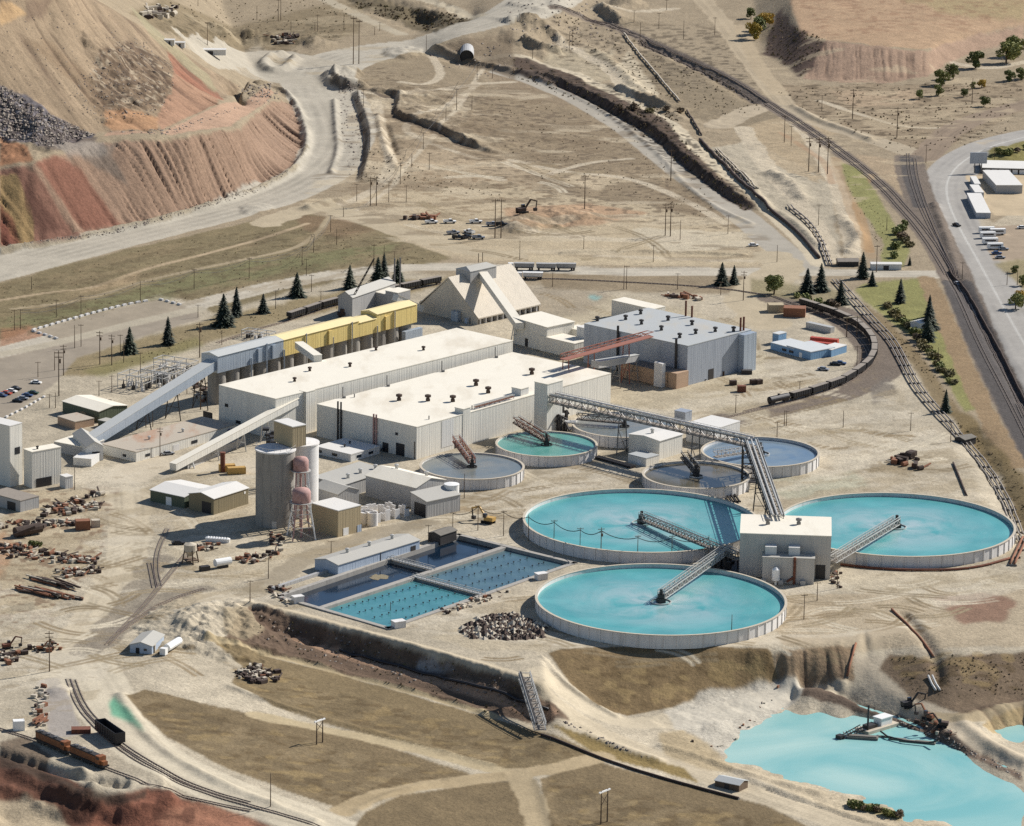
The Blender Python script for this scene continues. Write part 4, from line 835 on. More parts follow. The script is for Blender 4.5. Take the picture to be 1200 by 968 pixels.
# ================================================================== fine ore bins
b, e1, e2 = corners((240,413), (255,418), (485,358), 23.5); u1 = e1/np.hypot(*e1); u2 = e2/np.hypot(*e2); L1 = float(np.hypot(*e1)); L2 = float(np.hypot(*e2))
bins = thing('ore_bin_house', 'long house of grey and yellow cladding raised on concrete ore bins behind the mill', 'ore bins', (b[0], b[1], 0))
for t0, t1, m1, m2, lb, h in ((0, .32, 'galv_siding', 'galv_roof', 'weathered grey metal cladding', 23.5), (.32, .7, 'yellow_siding', 'yellow_roof', 'sulphur yellow cladding', 23.5), (.7, .79, 'yellow_siding', 'yellow_roof', 'sulphur yellow cladding', 22.5), (.79, 1, 'yellow_siding', 'yellow_roof', 'sulphur yellow cladding', 24.5)):
    mb = MB(); mb.box(b+e2*t0, e1, e2*(t1-t0-.0006), 15.6, h); o = mb.build('wall', m1, bins); o['label'] = lb
    mb = MB(); q = lambda i, j: tuple(b+e1*i+e2*j); c0, c1 = t0, t1-.0008
    vs = [q(-.04, c0)+(h+.01,), q(.5, c0)+(h+1.3,), q(1.04, c0)+(h+.01,), q(-.04, c1)+(h+.01,), q(.5, c1)+(h+1.3,), q(1.04, c1)+(h+.01,)]
    mb.add(vs, [(0, 3, 4, 1), (1, 4, 5, 2), (0, 1, 2), (3, 5, 4), (0, 2, 5, 3)]); mb.build('roof', m2, bins)
for k in range(15):
    p = b+e2*(.035+k*.0665)+u1*L1*.5; mb = MB(); rr = L1*.42 if L1*.42 < L2*.031 else L2*.031; mb.lathe(p[0], p[1], [(rr, -.5), (rr, 15.5)], 20); mb.build('ore_bin', 'silo_concrete', bins, True)
for k, t in enumerate((.16, .235, .32, .43, .565, .66, .79, .88)):
    mb = MB(); p = b+e2*t-u1*.5; mb.bar((p[0], p[1], 0), (p[0], p[1], 24 if k % 2 else 19), .6); mb.build('duct', 'galv_siding' if t < .4 else 'pale_steel', bins)
for t in (.19, .26, .54, .83): mb = MB(); mb.box(b+e2*t-u1*.9, u1*.85, e2*.018, 16, 22.5); mb.build('dust_housing', 'galv_siding' if t < .3 else 'yellow_siding', bins)
mb = MB(); mb.box(b+e2*.92-u1*2.4, u1*2.3, e2*.09, -.5, 13); mb.build('annex', 'galv_siding', bins)
gallery('transfer_gallery', 'short cream gallery rising from the mill roof to the yellow bin house', P(372.5,424,18.9), P(350,408,19), 4, 3, 'cream_siding', 'cream_roof')
# big loading conveyor from the transfer house to the bins
gallery('feed_conveyor', 'long galvanised conveyor gallery sloping up from the gabled transfer house to the grey bin end', P(100,526,2.5), P(249,432,17), 5.6, 4.2, 'galv_siding', 'galv_roof', bents=(.45, .68, .9), lm='dark_steel')
bld('transfer_house', 'small pale gabled transfer house at the foot of the galvanised conveyor', (101,539), (121,539.5), (98,524), 6.5, roof='g2', rise=2.2, wm='white_siding', rm='grey_roof', op=[('door',1,1.6,5,0,4.2,'black_paint')])
bld('lean_to', 'low white shed beside the transfer house door', (88,544), (107,547), (112,540), 3.2, wm='white_siding', rm='white_roof', cat='shed'); bld('lean_to', 'flat annex shed behind the small gabled transfer house', (74,527), (97,536), (110,526), 4.5, wm='grey_siding', rm='cream_roof', cat='shed')
# grey gabled crusher house, small hoppers
bld('crusher_house', 'grey gabled building behind the yellow ore bin house', (394,350), (413,349), (476,334), 10.5, at=10.5, roof='g2', rise=2.6, wm='grey_siding', rm='grey_roof')
gallery('crusher_conveyor', 'short cream gallery from the grey crusher house toward the tent shaped store', P(462,352,11), P(492,365,3), 4, 3, 'cream_siding', 'cream_roof')
bld('filter_house', 'small cream roofed box house between grey crusher house and yellow bins', (437,362), (452,366), (470,361), 9, wm='grey_siding')
bld('filter_house', 'lower cream roofed house right behind the yellow bin end', (452,366), (466,369), (480,365), 11, wm='grey_siding')
for k, (uu, vv) in enumerate(((462,355),(468.5,354))): p = P(uu, vv, 0); mb = MB(); mb.tube([(p[0], p[1], 0), (p[0], p[1], 23)], .4, 8); solo(mb, 'exhaust_stack', 'steel', ['thin exhaust stack beside the grey crusher house, left of its pair', 'thin exhaust stack beside the grey crusher house, right of its pair'][k], 'stack')
p = P(494,362,0); mb = MB(); q = p+np.array([9, 8, 0]); mb.tube([(p[0], p[1], 2.2), (q[0], q[1], 2.2)], 2.2, 14); mb.cbox(p[0], p[1], .4, 3, 3, .8); mb.cbox(q[0], q[1], .4, 3, 3, .8)
solo(mb, 'horizontal_tank', 'pale_steel', 'pale horizontal tank lying beside the left corner of the tent shaped store', 'tank')
# ================================================================== A-frame coarse ore store
b, e1, e2 = corners((492,365), (559.5,381), (631,364), 0); u1 = e1/np.hypot(*e1); u2 = e2/np.hypot(*e2); L1 = float(np.hypot(*e1))
q = lambda i, j, z: tuple(b+e1*i+e2*j)+(z,)
store = thing('ore_store', 'steep tent shaped cream ore store with a grey headhouse astride its ridge', 'ore store', (b[0], b[1], 0)); RH = 20.5
for j in (0, 1):
    mb = MB(); j2 = .004 if j == 0 else .996-.004
    vs = [q(0, j2, 3), q(.5, j2, RH), q(1, j2, 3), q(0, j2, -.5), q(1, j2, -.5), q(0, j2+.004, 3), q(.5, j2+.004, RH), q(1, j2+.004, 3), q(0, j2+.004, -.5), q(1, j2+.004, -.5)]
    mb.add(vs, [(3, 0, 1, 2, 4), (9, 7, 6, 5, 8), (0, 5, 6, 1), (1, 6, 7, 2), (3, 8, 5, 0), (2, 7, 9, 4)]); mb.build('gable_wall', 'store_siding', store)
for i0 in (0, 1):
    mb = MB(); ie = -.02 if i0 == 0 else 1.02; vs = [q(.5, -.005, RH+.05), q(.5, 1.005, RH+.05), q(ie, 1.005, 3), q(ie, -.005, 3), q(.5, -.005, RH+.7), q(.5, 1.005, RH+.7), q(ie, 1.005, 3.6), q(ie, -.005, 3.6)]
    mb.add(vs, [(0, 1, 2, 3), (7, 6, 5, 4), (0, 4, 5, 1), (1, 5, 6, 2), (2, 6, 7, 3), (3, 7, 4, 0)]); mb.build('roof', 'store_siding', store)
for k in range(11): mb = MB(); p = b+e2*(k+.5)/11; mb.box(p+u1*.3, u1*2.2, u2*1.0, -.5, 3.2); mb.build('buttress', 'pale_concrete', store)
mb = MB(); mb.box(b+u1*5, u1*.3, e2, -.5, 3.1); mb.build('inner_wall', 'dark_concrete', store)
mb = MB(); mb.add([q(0, 0, 0), q(.1, 0, 0), q(.1, 0, .1)], [(0, 1, 2)]); mb = MB(); c = b+e1*.5+e2*.43; mb.box(c-u1*5-u2*9, u1*10, u2*19, RH-5, RH+2.6); hh = mb.build('headhouse', 'grey_siding', store)
mb = MB(); c0 = c-u1*5.3-u2*9.3; w1, w2 = u1*10.6, u2*19.6; pts = [c0, c0+w1, c0+w1+w2, c0+w2, c0+w1*.5+w2*.12, c0+w1*.5+w2*.88]; z = [RH+2.6]*4+[RH+4.2]*2
mb.add([tuple(p)+(zz,) for p, zz in zip(pts, z)], [(0, 1, 4), (1, 2, 5, 4), (2, 3, 5), (3, 0, 4, 5), (0, 3, 2, 1)]); mb.build('headhouse_roof', 'grey_roof', hh)
for k in (0, 1): mb = MB(); p = c+u2*(2+3*k); mb.bar(tuple(p)+(RH+4.8,), tuple(p)+(RH+9.5,), .35); mb.build('vent_pipe', 'wood', hh)
mb = MB(); mb.box(b+e1*.28-u2*2.5, u1*4.5, u2*2.4, -.5, 5); mb.build('entrance_porch', 'galv_siding', store); mb = MB(); mb.box(b+e1*.14-u2*1.6, u1*1.6, u2*1.5, -.5, 2.6); mb.build('door', 'pale_blue_siding', store)
gallery('incline_conveyor', 'cream conveyor gallery running down from the headhouse of the tent shaped store', tuple(c-u1*5)+(RH-2,), P(609,386,8.5), 4.2, 3.2, 'cream_siding', 'cream_roof', bents=(.93,), lm='pale_steel')
# ================================================================== blocks between the store and the mill
bld('secondary_crusher', 'tall cream block building below the slanting conveyor of the ore store', (607,401), (640.5,412), (667,404), 12, roof='s1', rise=.8, op=[('door',1,13,15,0,4,'dark_steel')])
bld('screen_house', 'low cream house joined to the right of the tall cream block', (640,409), (673,420), (683,414), 7, rm='cream_roof'); bld('screen_house', 'small grey flat topped box behind the low cream house', (664,404), (680,408), (692,404), 8.5, wm='cream_siding')
bld('transfer_tower', 'narrow white transfer tower left of the big blue grey building', (678,412), (686,415), (694,412), 12.5, wm='white_siding', rm='white_roof')
# ================================================================== big blue-grey building
big, f = bld('concentrate_building', 'large square building with blue grey roof and many ventilators right of the mill', (680,381), (806,406), (886,388), 19, at=19, wm='bluegrey_siding', rm='bluegrey_roof', vm='dark_steel', vs=1.2,
    vents=[(.9,.72),(.62,.7),(.86,.42),(.68,.38),(.98,.17),(.45,.32),(.4,.72),(.14,.66),(.2,.45),(.2,.2),(.05,.8)], op=[('door',2,16,20,0,5,'dark_steel'),('louvre',1,4,6,3,5,'dark')])
b, e1, e2, u1, u2 = f
for i, j, hh in ((.02,.86,26),(.02,.91,26),(.62,.98,27),(.56,.98,25)): p = b+e1*i+e2*j; mb = MB(); mb.tube([(p[0], p[1], 19.2), (p[0], p[1], hh)], .5, 8); mb.build('exhaust_stack', 'rust', big)
for i in (.1, .66): mb = MB(); p = b+e1*i-u2*.8; mb.tube([(p[0], p[1], 0), (p[0], p[1], 22)], .6, 8); mb.build('downpipe', 'dark_steel', big)
mb = MB(); mb.box(b+e2*.80-u1*3.5, u1*3.45, e2*.197, -.5, 18.6); mb.build('bay', 'galv_siding', big)
mb = MB(); mb.box(b+e1*.06-u2*9, e1*.46, u2*8.9, -.5, 7); mb.build('annex', 'adobe', big); mb = MB(); mb.box(b+e1*.05-u2*9.2, e1*.48, u2*9.1, 7.003, 7.3); mb.build('annex_roof', 'tread_grey', big)
mb = MB(); mb.box(b-u2*9-u1*1, u1*6, u2*8.9, -.5, 7.5); mb.build('annex', 'adobe', big); mb = MB(); mb.box(b+e1*.09-u2*11.5, u1*5, u2*2.4, -.5, 11.5); mb.build('lift_shaft', 'pale_concrete', big)
bld('storage_shed', 'long low cream shed behind the large blue grey building', (717.5,352), (765,363), (779,359.5), 8.5, at=8.5, wm='cream_siding')
truss('rust_conveyor', 'rust brown inclined conveyor bridge from the mill roof to the blue grey building', P(660,421.5,20), P(762,394,19.5), 3.6, 2.4, 12, 'brown_paint', bents=(.03,.32,.72), deck='rust', rail=False)
mb = MB(); r_ = COL.objects['rust_conveyor']; p, q = Vector(P(660,421.5,22.6)), Vector(P(762,394,22.1)); mb.bar(p, q, 4, .3); mb.build('roof', 'brown_paint', r_)
gallery('link_conveyor', 'pale grey covered gallery below the rust brown conveyor bridge', P(697,431,13), P(744,422.5,9.5), 4.4, 3, 'grey_siding', 'galv_roof', bents=(.5,.95))
# stacked pads of rusty machine parts in the shade
bld('mobile_building', 'largest blue walled mobile building in the middle of its group inside the rail loop', (931,413), (950,422), (969,414.5), 3.8, wm='blue_siding', rm='pale_roof', op=[('door',1,6,8,0,2.4,'white_paint'),('window',1,12,15,1,2.2,'glass')])
bld('mobile_building', 'pale blue roofed cabin left of the largest blue mobile building', (912,408), (930,416.5), (944,410), 3.2, wm='blue_siding', rm='pale_roof', op=[('window',1,5,8,1,2.2,'glass')])
bld('mobile_building', 'small blue box at the right end of the mobile building group', (964,415), (974,418.5), (987,412), 3.4, wm='blue_siding', rm='white_roof')
bld('mobile_building', 'tall narrow blue cabin at the far left of the mobile building group', (908,402), (912,404), (918,401), 5, wm='blue_siding', rm='pale_roof')
# ================================================================== group around the silos
def silo(name, label, uv, r, h, mat):
    c = P(*uv, 0); t = thing(name, label, 'silo', (c[0], c[1], 0)); mb = MB(); mb.lathe(c[0], c[1], [(r, -.5), (r, h)], 40); mb.build('shell', mat, t, True)
    mb = MB(); mb.lathe(c[0], c[1], [(r+.35, h+.003), (r+.35, h+.6), (0, h+1.0)], 40); mb.lathe(c[0], c[1], [(r+.35, h+.003), (0, h+.002)], 40); mb.build('top_slab', 'pale_concrete', t); return t, c
s1, sc1 = silo('concrete_silo', 'nearer of two tall concrete silos, carrying a tan headhouse', (322.5,613), 8.3, 32, 'silo_concrete')
s2, sc2 = silo('concrete_silo', 'farther pale concrete silo half hidden behind the nearer silo', (352,602), 7.6, 31, 'pale_concrete')
mb = MB(); mb.box(sc1[:2]-np.array([1, 8.4]), [2, 0], [0, .4], -.3, 3); mb.build('door', 'pale_steel', s1)
mb = MB()
for k in range(20): a = 2*PI*k/20; mb.bar((sc1[0]+8.3*math.cos(a), sc1[1]+8.3*math.sin(a), 33), (sc1[0]+8.3*math.cos(a), sc1[1]+8.3*math.sin(a), 34.1), .12)
for k in range(20): a = 2*PI*k/20; a2 = a+2*PI/20; mb.bar((sc1[0]+8.3*math.cos(a), sc1[1]+8.3*math.sin(a), 34.1), (sc1[0]+8.3*math.cos(a2), sc1[1]+8.3*math.sin(a2), 34.1), .12)
mb.build('handrail', 'pale_steel', s1)
bld('silo_headhouse', 'tan box headhouse with pale roof sitting on top of the two silos', (324,493), (343,501), (356.5,497.5), 41.8, at=41.8, z0=33.05, wm='tan_siding', rm='white_roof')
gallery('incline_conveyor', 'cream conveyor gallery climbing from the yard to the mill past the silos', P(203,551,1.2), P(360,467,14.5), 3.6, 3.0, 'cream_siding', 'cream_roof', bents=(.12,.3,.5,.68), lm='pale_steel')
mb = MB(); p, q = P(214,549,0), P(281,520,0); d = (q-p)[:2]; n_ = np.array([d[1], -d[0]])/np.hypot(*d); mb.box(p[:2]+n_*2.4, d, n_*.3, -.4, 3.5); solo(mb, 'wind_wall', 'grey_siding', 'low corrugated wall standing beneath the lower end of the inclined conveyor', 'wall')
mb = MB()
for k in range(16): uu = 310+random.uniform(-2, 12); vv = 590+random.uniform(-3, 3); p = P(uu, vv-10, 0); zt = random.uniform(14, 26); mb.bar((p[0], p[1]+10, 0), (p[0]+random.uniform(-1, 1), p[1]+10, zt), .35); mb.cbox(p[0], p[1]+10, zt, random.uniform(1.5, 4), random.uniform(1, 3), random.uniform(.4, 2))
solo(mb, 'pipe_tower', 'dark_steel', 'open steel tower of pipes and landings behind the concrete silos', 'steel tower')
def water_tower(label, uv, zt, r, ht, spread):
    c = P(*uv, 0); t = thing('water_tower', label, 'water tower', (c[0], c[1], 0)); mb = MB(); mb.lathe(c[0], c[1], [(0, zt-1.6), (r*.7, zt-1.0), (r, zt), (r, zt+ht), (r*.8, zt+ht+1.1), (0, zt+ht+1.7)], 24); mb.build('tank', 'pink_paint', t, True)
    mb = MB(); mb.lathe(c[0], c[1], [(r+.1, zt-.2), (r+1.0, zt-.2), (r+1.0, zt), (r+.1, zt)], 24); mb.build('walkway', 'pale_steel', t)
    legs = []
    for k in range(4):
        a = PI/4+k*PI/2+.3; top = (c[0]+r*math.cos(a), c[1]+r*math.sin(a), zt); bot = (c[0]+spread*math.cos(a), c[1]+spread*math.sin(a), -.3); legs.append((Vector(top), Vector(bot))); mb = MB(); mb.bar(top, bot, .55); mb.build('leg', 'white_paint' if k % 2 else 'pink_paint', t)
    mb = MB()
    for f in (.3, .65):
        for k in range(4): a, q = legs[k], legs[(k+1) % 4]; mb.bar(a[0].lerp(a[1], f), q[0].lerp(q[1], f), .28); mb.bar(a[0].lerp(a[1], f), q[0].lerp(q[1], f+.3), .16)
    mb.build('bracing', 'pale_steel', t); mb = MB(); mb.tube([(c[0], c[1], -.3), (c[0], c[1], zt-1.2)], .5, 8); mb.build('riser_pipe', 'pink_paint', t)
water_tower('taller rust pink water tower between the silos and the tan building', (352,617), 24.5, 3.3, 4.3, 6)
water_tower('shorter rust pink water tower in front, with pale splayed legs', (353,630), 15.5, 3.9, 4.4, 7)
bld('control_building', 'tan flat roofed metal building beside the water towers', (366,620), (396,629.5), (421.5,622.5), 11.2, wm='tan_siding', rm='white_roof', op=[('door',2,3,6,0,3.2,'white_paint'),('door',2,11,13.5,0,3,'pale_blue_siding')])
bld('workshop', 'small grey hip roofed workshop behind the tan metal building', (372,570), (396,579.5), (417,573), 6.2, at=6.2, roof='g1', rise=2.2, wm='grey_siding', rm='grey_roof')
bld('lime_plant', 'long low grey roofed plant wing right of the farther silo', (374,560), (402,569), (448,550), 6, at=6, roof='s1', rise=1, wm='grey_siding', rm='grey_roof', vents=[(.3,.3),(.35,.6),(.3,.9)], vm='pale_steel')
bld('lime_plant', 'pale gabled hall beside the white cylinder tank and the slurry tank', (430,557), (487.5,572), (520.5,562), 9, at=9, roof='g1', rise=2.6, wm='grey_siding', rm='cream_roof', vents=[(.75,.62),(.2,.7)], vm='pale_steel')
bld('loading_shed', 'grey lean-to shed with dark open front below the pale gabled hall', (487.5,600), (500,607), (534,597), 7, roof='s1', rise=2, wm='grey_siding', rm='grey_roof', op=[('opening',1,.8,8,0,5.5,'black_paint')])
t = thing('roofless_building', 'roofless white block building with broken walls beside the open fronted shed', 'ruin', P(440,612,0))
b, e1, e2 = corners((417,603), (440,613), (475,603), 0); u1 = e1/np.hypot(*e1); u2 = e2/np.hypot(*e2)
for o, d, h in ((b, e1, 4.4), (b, e2, 5), (b+e1, e2, 3.4), (b+e2, e1, 4.2), (b+e2*.33, e1*.9, 3.4), (b+e2*.66, e1*.8, 4)):
    nrm = np.array([d[1], -d[0]])/np.hypot(*d); mb = MB(); n = 7
    for k in range(n):
        if random.random() < .85: mb.box(o+d*(k/n)-nrm*.25, d*(.99/n), nrm*.5, -.3, h*random.uniform(.55, 1))
    mb.build('wall', 'pale_concrete', t)
for k, (uu, vv, r, h) in enumerate(((429,608,3.6,4.6),(437,612,2.2,5.5))):
    c = P(uu, vv+1, 0); mb = MB(); mb.lathe(c[0], c[1]-3, [(r, -.3), (r, h), (r-.3, h), (r-.3, h-1.2), (0, h-1.2)], 24); solo(mb, 'small_tank', 'pale_concrete', ['wider open round tank in front of the roofless white building', 'narrow open round tank in front of the roofless white building'][k], 'tank')
c = P(529,594,0); t = thing('white_tank', 'white upright cylinder tank with pale flat lid beside the slurry tank', 'tank', c); mb = MB(); mb.lathe(c[0], c[1], [(3.2, -.3), (3.2, 10)], 28); mb.build('shell', 'white_paint', t, True); mb = MB(); mb.lathe(c[0], c[1], [(3.3, 10.002), (3.3, 10.2), (0, 10.5)], 28); mb.build('lid', 'white_paint', t)
# ================================================================== left side buildings
bld('headframe_tower', 'tall cream tower at the left edge with a lower block against it', (-32,560), (12,571), (26.5,567), 27, wm='cream_siding', rm='white_roof', op=[('louvre',2,3,6,14,17,'dark')])
bld('hoist_house', 'square cream block building standing right of the tall tower', (27,569), (37.8,572.5), (72.5,566.5), 16, wm='cream_siding', rm='cream_roof', vents=[(.4,.3)], vs=.7, op=[('door',2,2,10,0,4,'black_paint')])
bld('equipment_shed', 'low grey flat roofed shed in front of the cream tower', (-12,590), (24,600.5), (44.5,594.5), 4.8, wm='grey_siding', rm='tread_grey', op=[('door',1,3,8,0,3.6,'black_paint')])
bld('annex_shed', 'small white flat annex at the right foot of the cream block building', (72,570), (77,573), (84,571), 5, wm='white_siding', rm='white_roof', cat='shed')
bld('warehouse', 'long low building with rust streaked flat roof near the galvanised conveyor', (122.5,531), (159.5,541.5), (273,508), 4.3, wm='cream_siding', rm='rust_roof', op=[('window',1,6,8,1.2,2.4,'glass'),('door',2,24,28,0,3,'pale_concrete'),('window',2,6,9,1.2,2.4,'glass'),('window',2,36,40,1.2,2.6,'glass'),('door',2,60,64,0,3.4,'blue_paint')], vents=[(.5,.3),(.4,.6)], vm='pale_steel', vs=.8)
bld('maintenance_shed', 'dark green shed with cream gable roof beside the substation', (72.5,484), (116,496), (150,489), 5.4, roof='g1', rise=1.3, wm='green_siding', rm='cream_roof', cat='shed', op=[('door',1,9,13,0,3.4,'olive_siding')])
bld('store_room', 'small tan roofed store left of the rust streaked roof', (73,496), (88,503.5), (106,498), 3.4, wm='adobe', rm='rust_roof', cat='shed'); bld('store_room', 'small green hut in front of the dark green shed', (116,500), (128,503), (136,500), 3, wm='green_siding', rm='grey_roof', cat='shed')
bld('warehouse', 'green walled warehouse with pale low gable, left half of its pair', (177.5,587), (216,596), (250,584), 5, roof='g1', rise=1.4, wm='green_siding', rm='white_roof', op=[('door',1,7,10,0,3.6,'white_paint')])
bld('warehouse', 'olive walled warehouse with pale gable, right half of its pair', (221.5,597), (250.5,603.5), (291,590.5), 7, roof='g2', rise=1.6, wm='olive_siding', rm='white_roof', op=[('door',1,1.5,6.5,0,5,'black_paint'),('vent',2,20,21,5,6,'white_paint')])
bld('fuel_shed', 'small pale blue gabled shed beside a white tanker on the dirt', (155,763), (178,767), (186,753), 3.2, roof='g2', rise=1.3, wm='pale_blue_siding', rm='grey_roof', cat='shed', op=[('door',1,5,6.4,0,2.2,'dark'),('window',1,2,3.2,1.2,2.1,'glass')])
bld('pump_house', 'long grey gabled pump house along the dark settling ponds', (369,667), (396,674), (491.5,644.5), 4.2, roof='g2', rise=1.3, wm='pale_blue_siding', rm='grey_roof', vents=[(.5,.25),(.5,.52),(.5,.8)], vm='pale_steel', vs=.9, op=[('door',2,45,48,0,2.6,'dark_steel'),('downpipe',2,26,26.4,0,4.1,'dark_steel')])
bld('pump_shelter', 'small dark roofed pump shelter at the far end of the settling ponds', (503,634), (516,637.5), (534,631), 3.6, roof='g2', rise=.9, wm='dark_steel', rm='dark_concrete', cat='shed')
b_, p_ = P(842,925,-12*HS), 0
c = S(857,921)
def hut(name, label, uv, L, W, h, rz, wm, rm, rise=1.0, cat='shed', op=True):
    c = S(*uv); t = thing(name, label, cat, c); ca, sa = math.cos(rz), math.sin(rz); T = lambda x, y: (c[0]+x*ca-y*sa, c[1]+x*sa+y*ca)
    mb = MB(); z = c[2]; vs = [T(x, y)+(zz,) for x in (-L/2, L/2) for y, zz in ((-W/2, z-.5), (-W/2, z+h), (0, z+h+rise), (W/2, z+h), (W/2, z-.5))]
    mb.add(vs, [(0, 1, 2, 3, 4), (9, 8, 7, 6, 5), (0, 5, 6, 1), (4, 3, 8, 9), (1, 6, 7, 2), (2, 7, 8, 3)]); mb.build('wall', wm, t); mb = MB()
    for s in (-1, 1): mb.prism([T(-L/2-.3, 0), T(L/2+.3, 0), T(L/2+.3, s*(W/2+.3)), T(-L/2-.3, s*(W/2+.3))], [z+h+rise+.003]*2+[z+h-.1]*2, [z+h+rise+.2]*2+[z+h+.1]*2)
    mb.build('roof', rm, t)
    if op: mb = MB(); mb.prism([T(-L*.1, -W/2-.1), T(L*.08, -W/2-.1), T(L*.08, -W/2-.003), T(-L*.1, -W/2-.003)], z-.2, z+h*.75); mb.build('door', 'dark_steel', t)
    return t
hut('field_shed', 'small pale gable shed alone on the lower dirt road', (857,922), 10, 6.5, 2.4, -.55, 'wood', 'galv_roof', .9)
hut('gate_hut', 'small dark gable hut beside the pipes at the level crossing', (993,311), 11, 6, 2.6, .1, 'dark_steel', 'tread_grey', 1.2); hut('site_trailer', 'long white site trailer between spruces at the crossing road', (1038,315), 16, 5, 3, .05, 'white_siding', 'white_roof', .4, 'trailer')
hut('field_cabin', 'small white flat cabin on the lot beyond the waste dump', (247,63), 19, 6, 3, .05, 'white_siding', 'white_roof', .3, 'cabin'); hut('equipment_hut', 'white equipment hut behind the dump crest, left of its pair', (199,52), 6, 4, 3, 0, 'white_siding', 'white_roof', .4); hut('equipment_hut', 'white equipment hut behind the dump crest, right of its pair', (211,55), 6, 4, 3, 0, 'white_siding', 'white_roof', .4)
# ================================================================== right edge: depot beside the highway
bld('depot_warehouse', 'white roofed warehouse on the depot yard beside the highway', (1159,200), (1167.5,217.5), (1196,216), 4.6, at=4.6, wm='grey_siding', rm='white_roof')
bld('storage_units', 'long row of storage units along the far side of the depot yard', (1148,194), (1150,203), (1216,204.5), 3, wm='dark_steel', rm='white_roof', op=[('door',2,2+4*k,5+4*k,0,2.4,'white_paint') for k in range(8)])
for k, (a, bb, cc, lb) in enumerate((((1139.5,213),(1142,222),(1148,221.5),'farthest and smallest'),((1139,223),(1142.5,232),(1152,231.5),'middle'),((1139,233),(1144,256),(1159,255),'nearest and longest'))):
    bld('storage_units', lb+' of three pale roofed storage blocks beside the highway', a, bb, cc, 3, wm='bluegrey_siding', rm='white_roof', group='storage blocks beside the highway')
c = S(1146,203); t = thing('billboard', 'grey backed billboard on a post beside the highway bend', 'billboard', c)
mb = MB(); mb.cbox(c[0], c[1], c[2]+9, 10, .6, 6.5, .1); mb.build('panel', 'bluegrey_siding', t); mb = MB(); mb.bar((c[0]-2, c[1]+.6, c[2]-.5), (c[0]-2, c[1]+.6, c[2]+11), .6); mb.bar((c[0]+2, c[1]+.6, c[2]-.5), (c[0]+2, c[1]+.6, c[2]+11), .6); mb.build('post', 'steel', t)
# ================================================================== thickener tanks
def tank(label, c, r, rim, wl, water, nm='thickener_tank', n=72, br=None, walk=None, col='pale_concrete', well=2.2, cat='thickener', bm='steel', bw=3.0, bh=2.4, extra=0):
    t = thing(nm, label, cat, (c[0], c[1], 0)); mb = MB()
    mb.lathe(c[0], c[1], [(r, -.5), (r, rim), (r-.5, rim), (r-.5, wl-2)], n)
    for k in range(0, n, 2): a = 2*PI*k/n; x, y = c[0]+(r+.12)*math.cos(a), c[1]+(r+.12)*math.sin(a); mb.cbox(x, y, (rim-.3)/2-.1, .4, .5, rim+.2, a)
    mb.build('wall', col, t)
    mb = MB(); mb.lathe(c[0], c[1], [(r+.45, rim+.004), (r+.45, rim+.16), (r-.6, rim+.16), (r-.6, rim+.004)], n); mb.build('rim', 'scrap_pale', t)
    mb = MB(); mb.lathe(0, 0, [(r-.45, 0), (r*.66, 0), (r*.33, 0), (.1, 0)], n); me = bpy.data.meshes.new('water'); me.from_pydata(mb.v, [], mb.f); me.materials.append(MATS[water]); me.flip_normals(); o = bpy.data.objects.new('water', me); COL.objects.link(o); o.parent = t; o.location = (0, 0, wl)
    mb = MB(); mb.lathe(c[0], c[1], [(well*1.9, wl+.05), (well*1.9, wl+.5), (well*1.75, wl+.5), (well*1.75, wl+.05)], 28); mb.build('feed_well', 'pale_steel' if well > 1.5 else 'dark_steel', t)
    mb = MB(); mb.cbox(c[0], c[1], wl+.9, well*1.3, well*1.3, 1.8, .4); mb.cbox(c[0], c[1], wl+2.6, well, well, 1.6, .2); mb.tube([(c[0], c[1], wl+3), (c[0], c[1], wl+5.4)], well*.3, 8); mb.build('rake_drive', 'dark_steel', t)
    if br is not None:
        p = np.array([c[0], c[1], wl+1.6]); q = np.array(br, float); truss('', '', p, q, bw, bh, int(np.linalg.norm(q-p)/bh), bm, root=t, rail=True, mem=.26)
    return t
sq = lambda x, y: (x*165, y*165)
T1 = sq(.33433,11.49965); T2 = sq(.36529,10.79983); T3 = sq(.98366,11.50367)
hub = P(862,657,8)
tank('great turquoise thickener tank left of the white filter building', T1, 49.5, 5, 3.5, 'thickener_water', n=120, br=P(866,656,7))
tank('great turquoise thickener tank in front, nearest the grassy bank', T2, 49.5, 5, 3.5, 'thickener_water', n=120, br=P(852,647,7), bm='pale_steel')
tank('great turquoise thickener tank right of the white filter building', T3, 49.5, 5, 3.5, 'thickener_water', n=120, br=P(976,659,6.4), bm='pale_steel')
tank('small green water tank at the foot of the mill end towers', sq(.09470,12.2521), 22.4, 4.8, 4.2, 'green_water', 'small_thickener', br=P(604,495,9), bm='rust', well=1.4)
tank('small grey slurry tank against the mill corner', sq(-.1032,12.00664), 22.6, 4.8, 4.3, 'slurry', 'small_thickener', br=P(534,517,9), bm='brown_paint', well=1.2)
tank('small dark slurry tank in front of the cream pump building', sq(.48869,11.9549), 23.2, 5, 4.1, 'dark_slurry', 'small_thickener', br=P(801,536,9), bm='dark_steel', well=1.6)
tank('blue grey water tank half hidden behind the descending conveyor bridge', sq(.66952,12.20355), 26, 5, 3.8, 'grey_blue_water', 'small_thickener', br=P(838,536,6.5), bm='pale_concrete', well=2.2)
c8 = P(732,497.5,5)
tank('pale grey tank beneath the long truss conveyor bridge', c8, 23.5, 5, 4.0, 'slurry', 'small_thickener', br=P(676,491,6), bm='dark_steel', well=1.2)
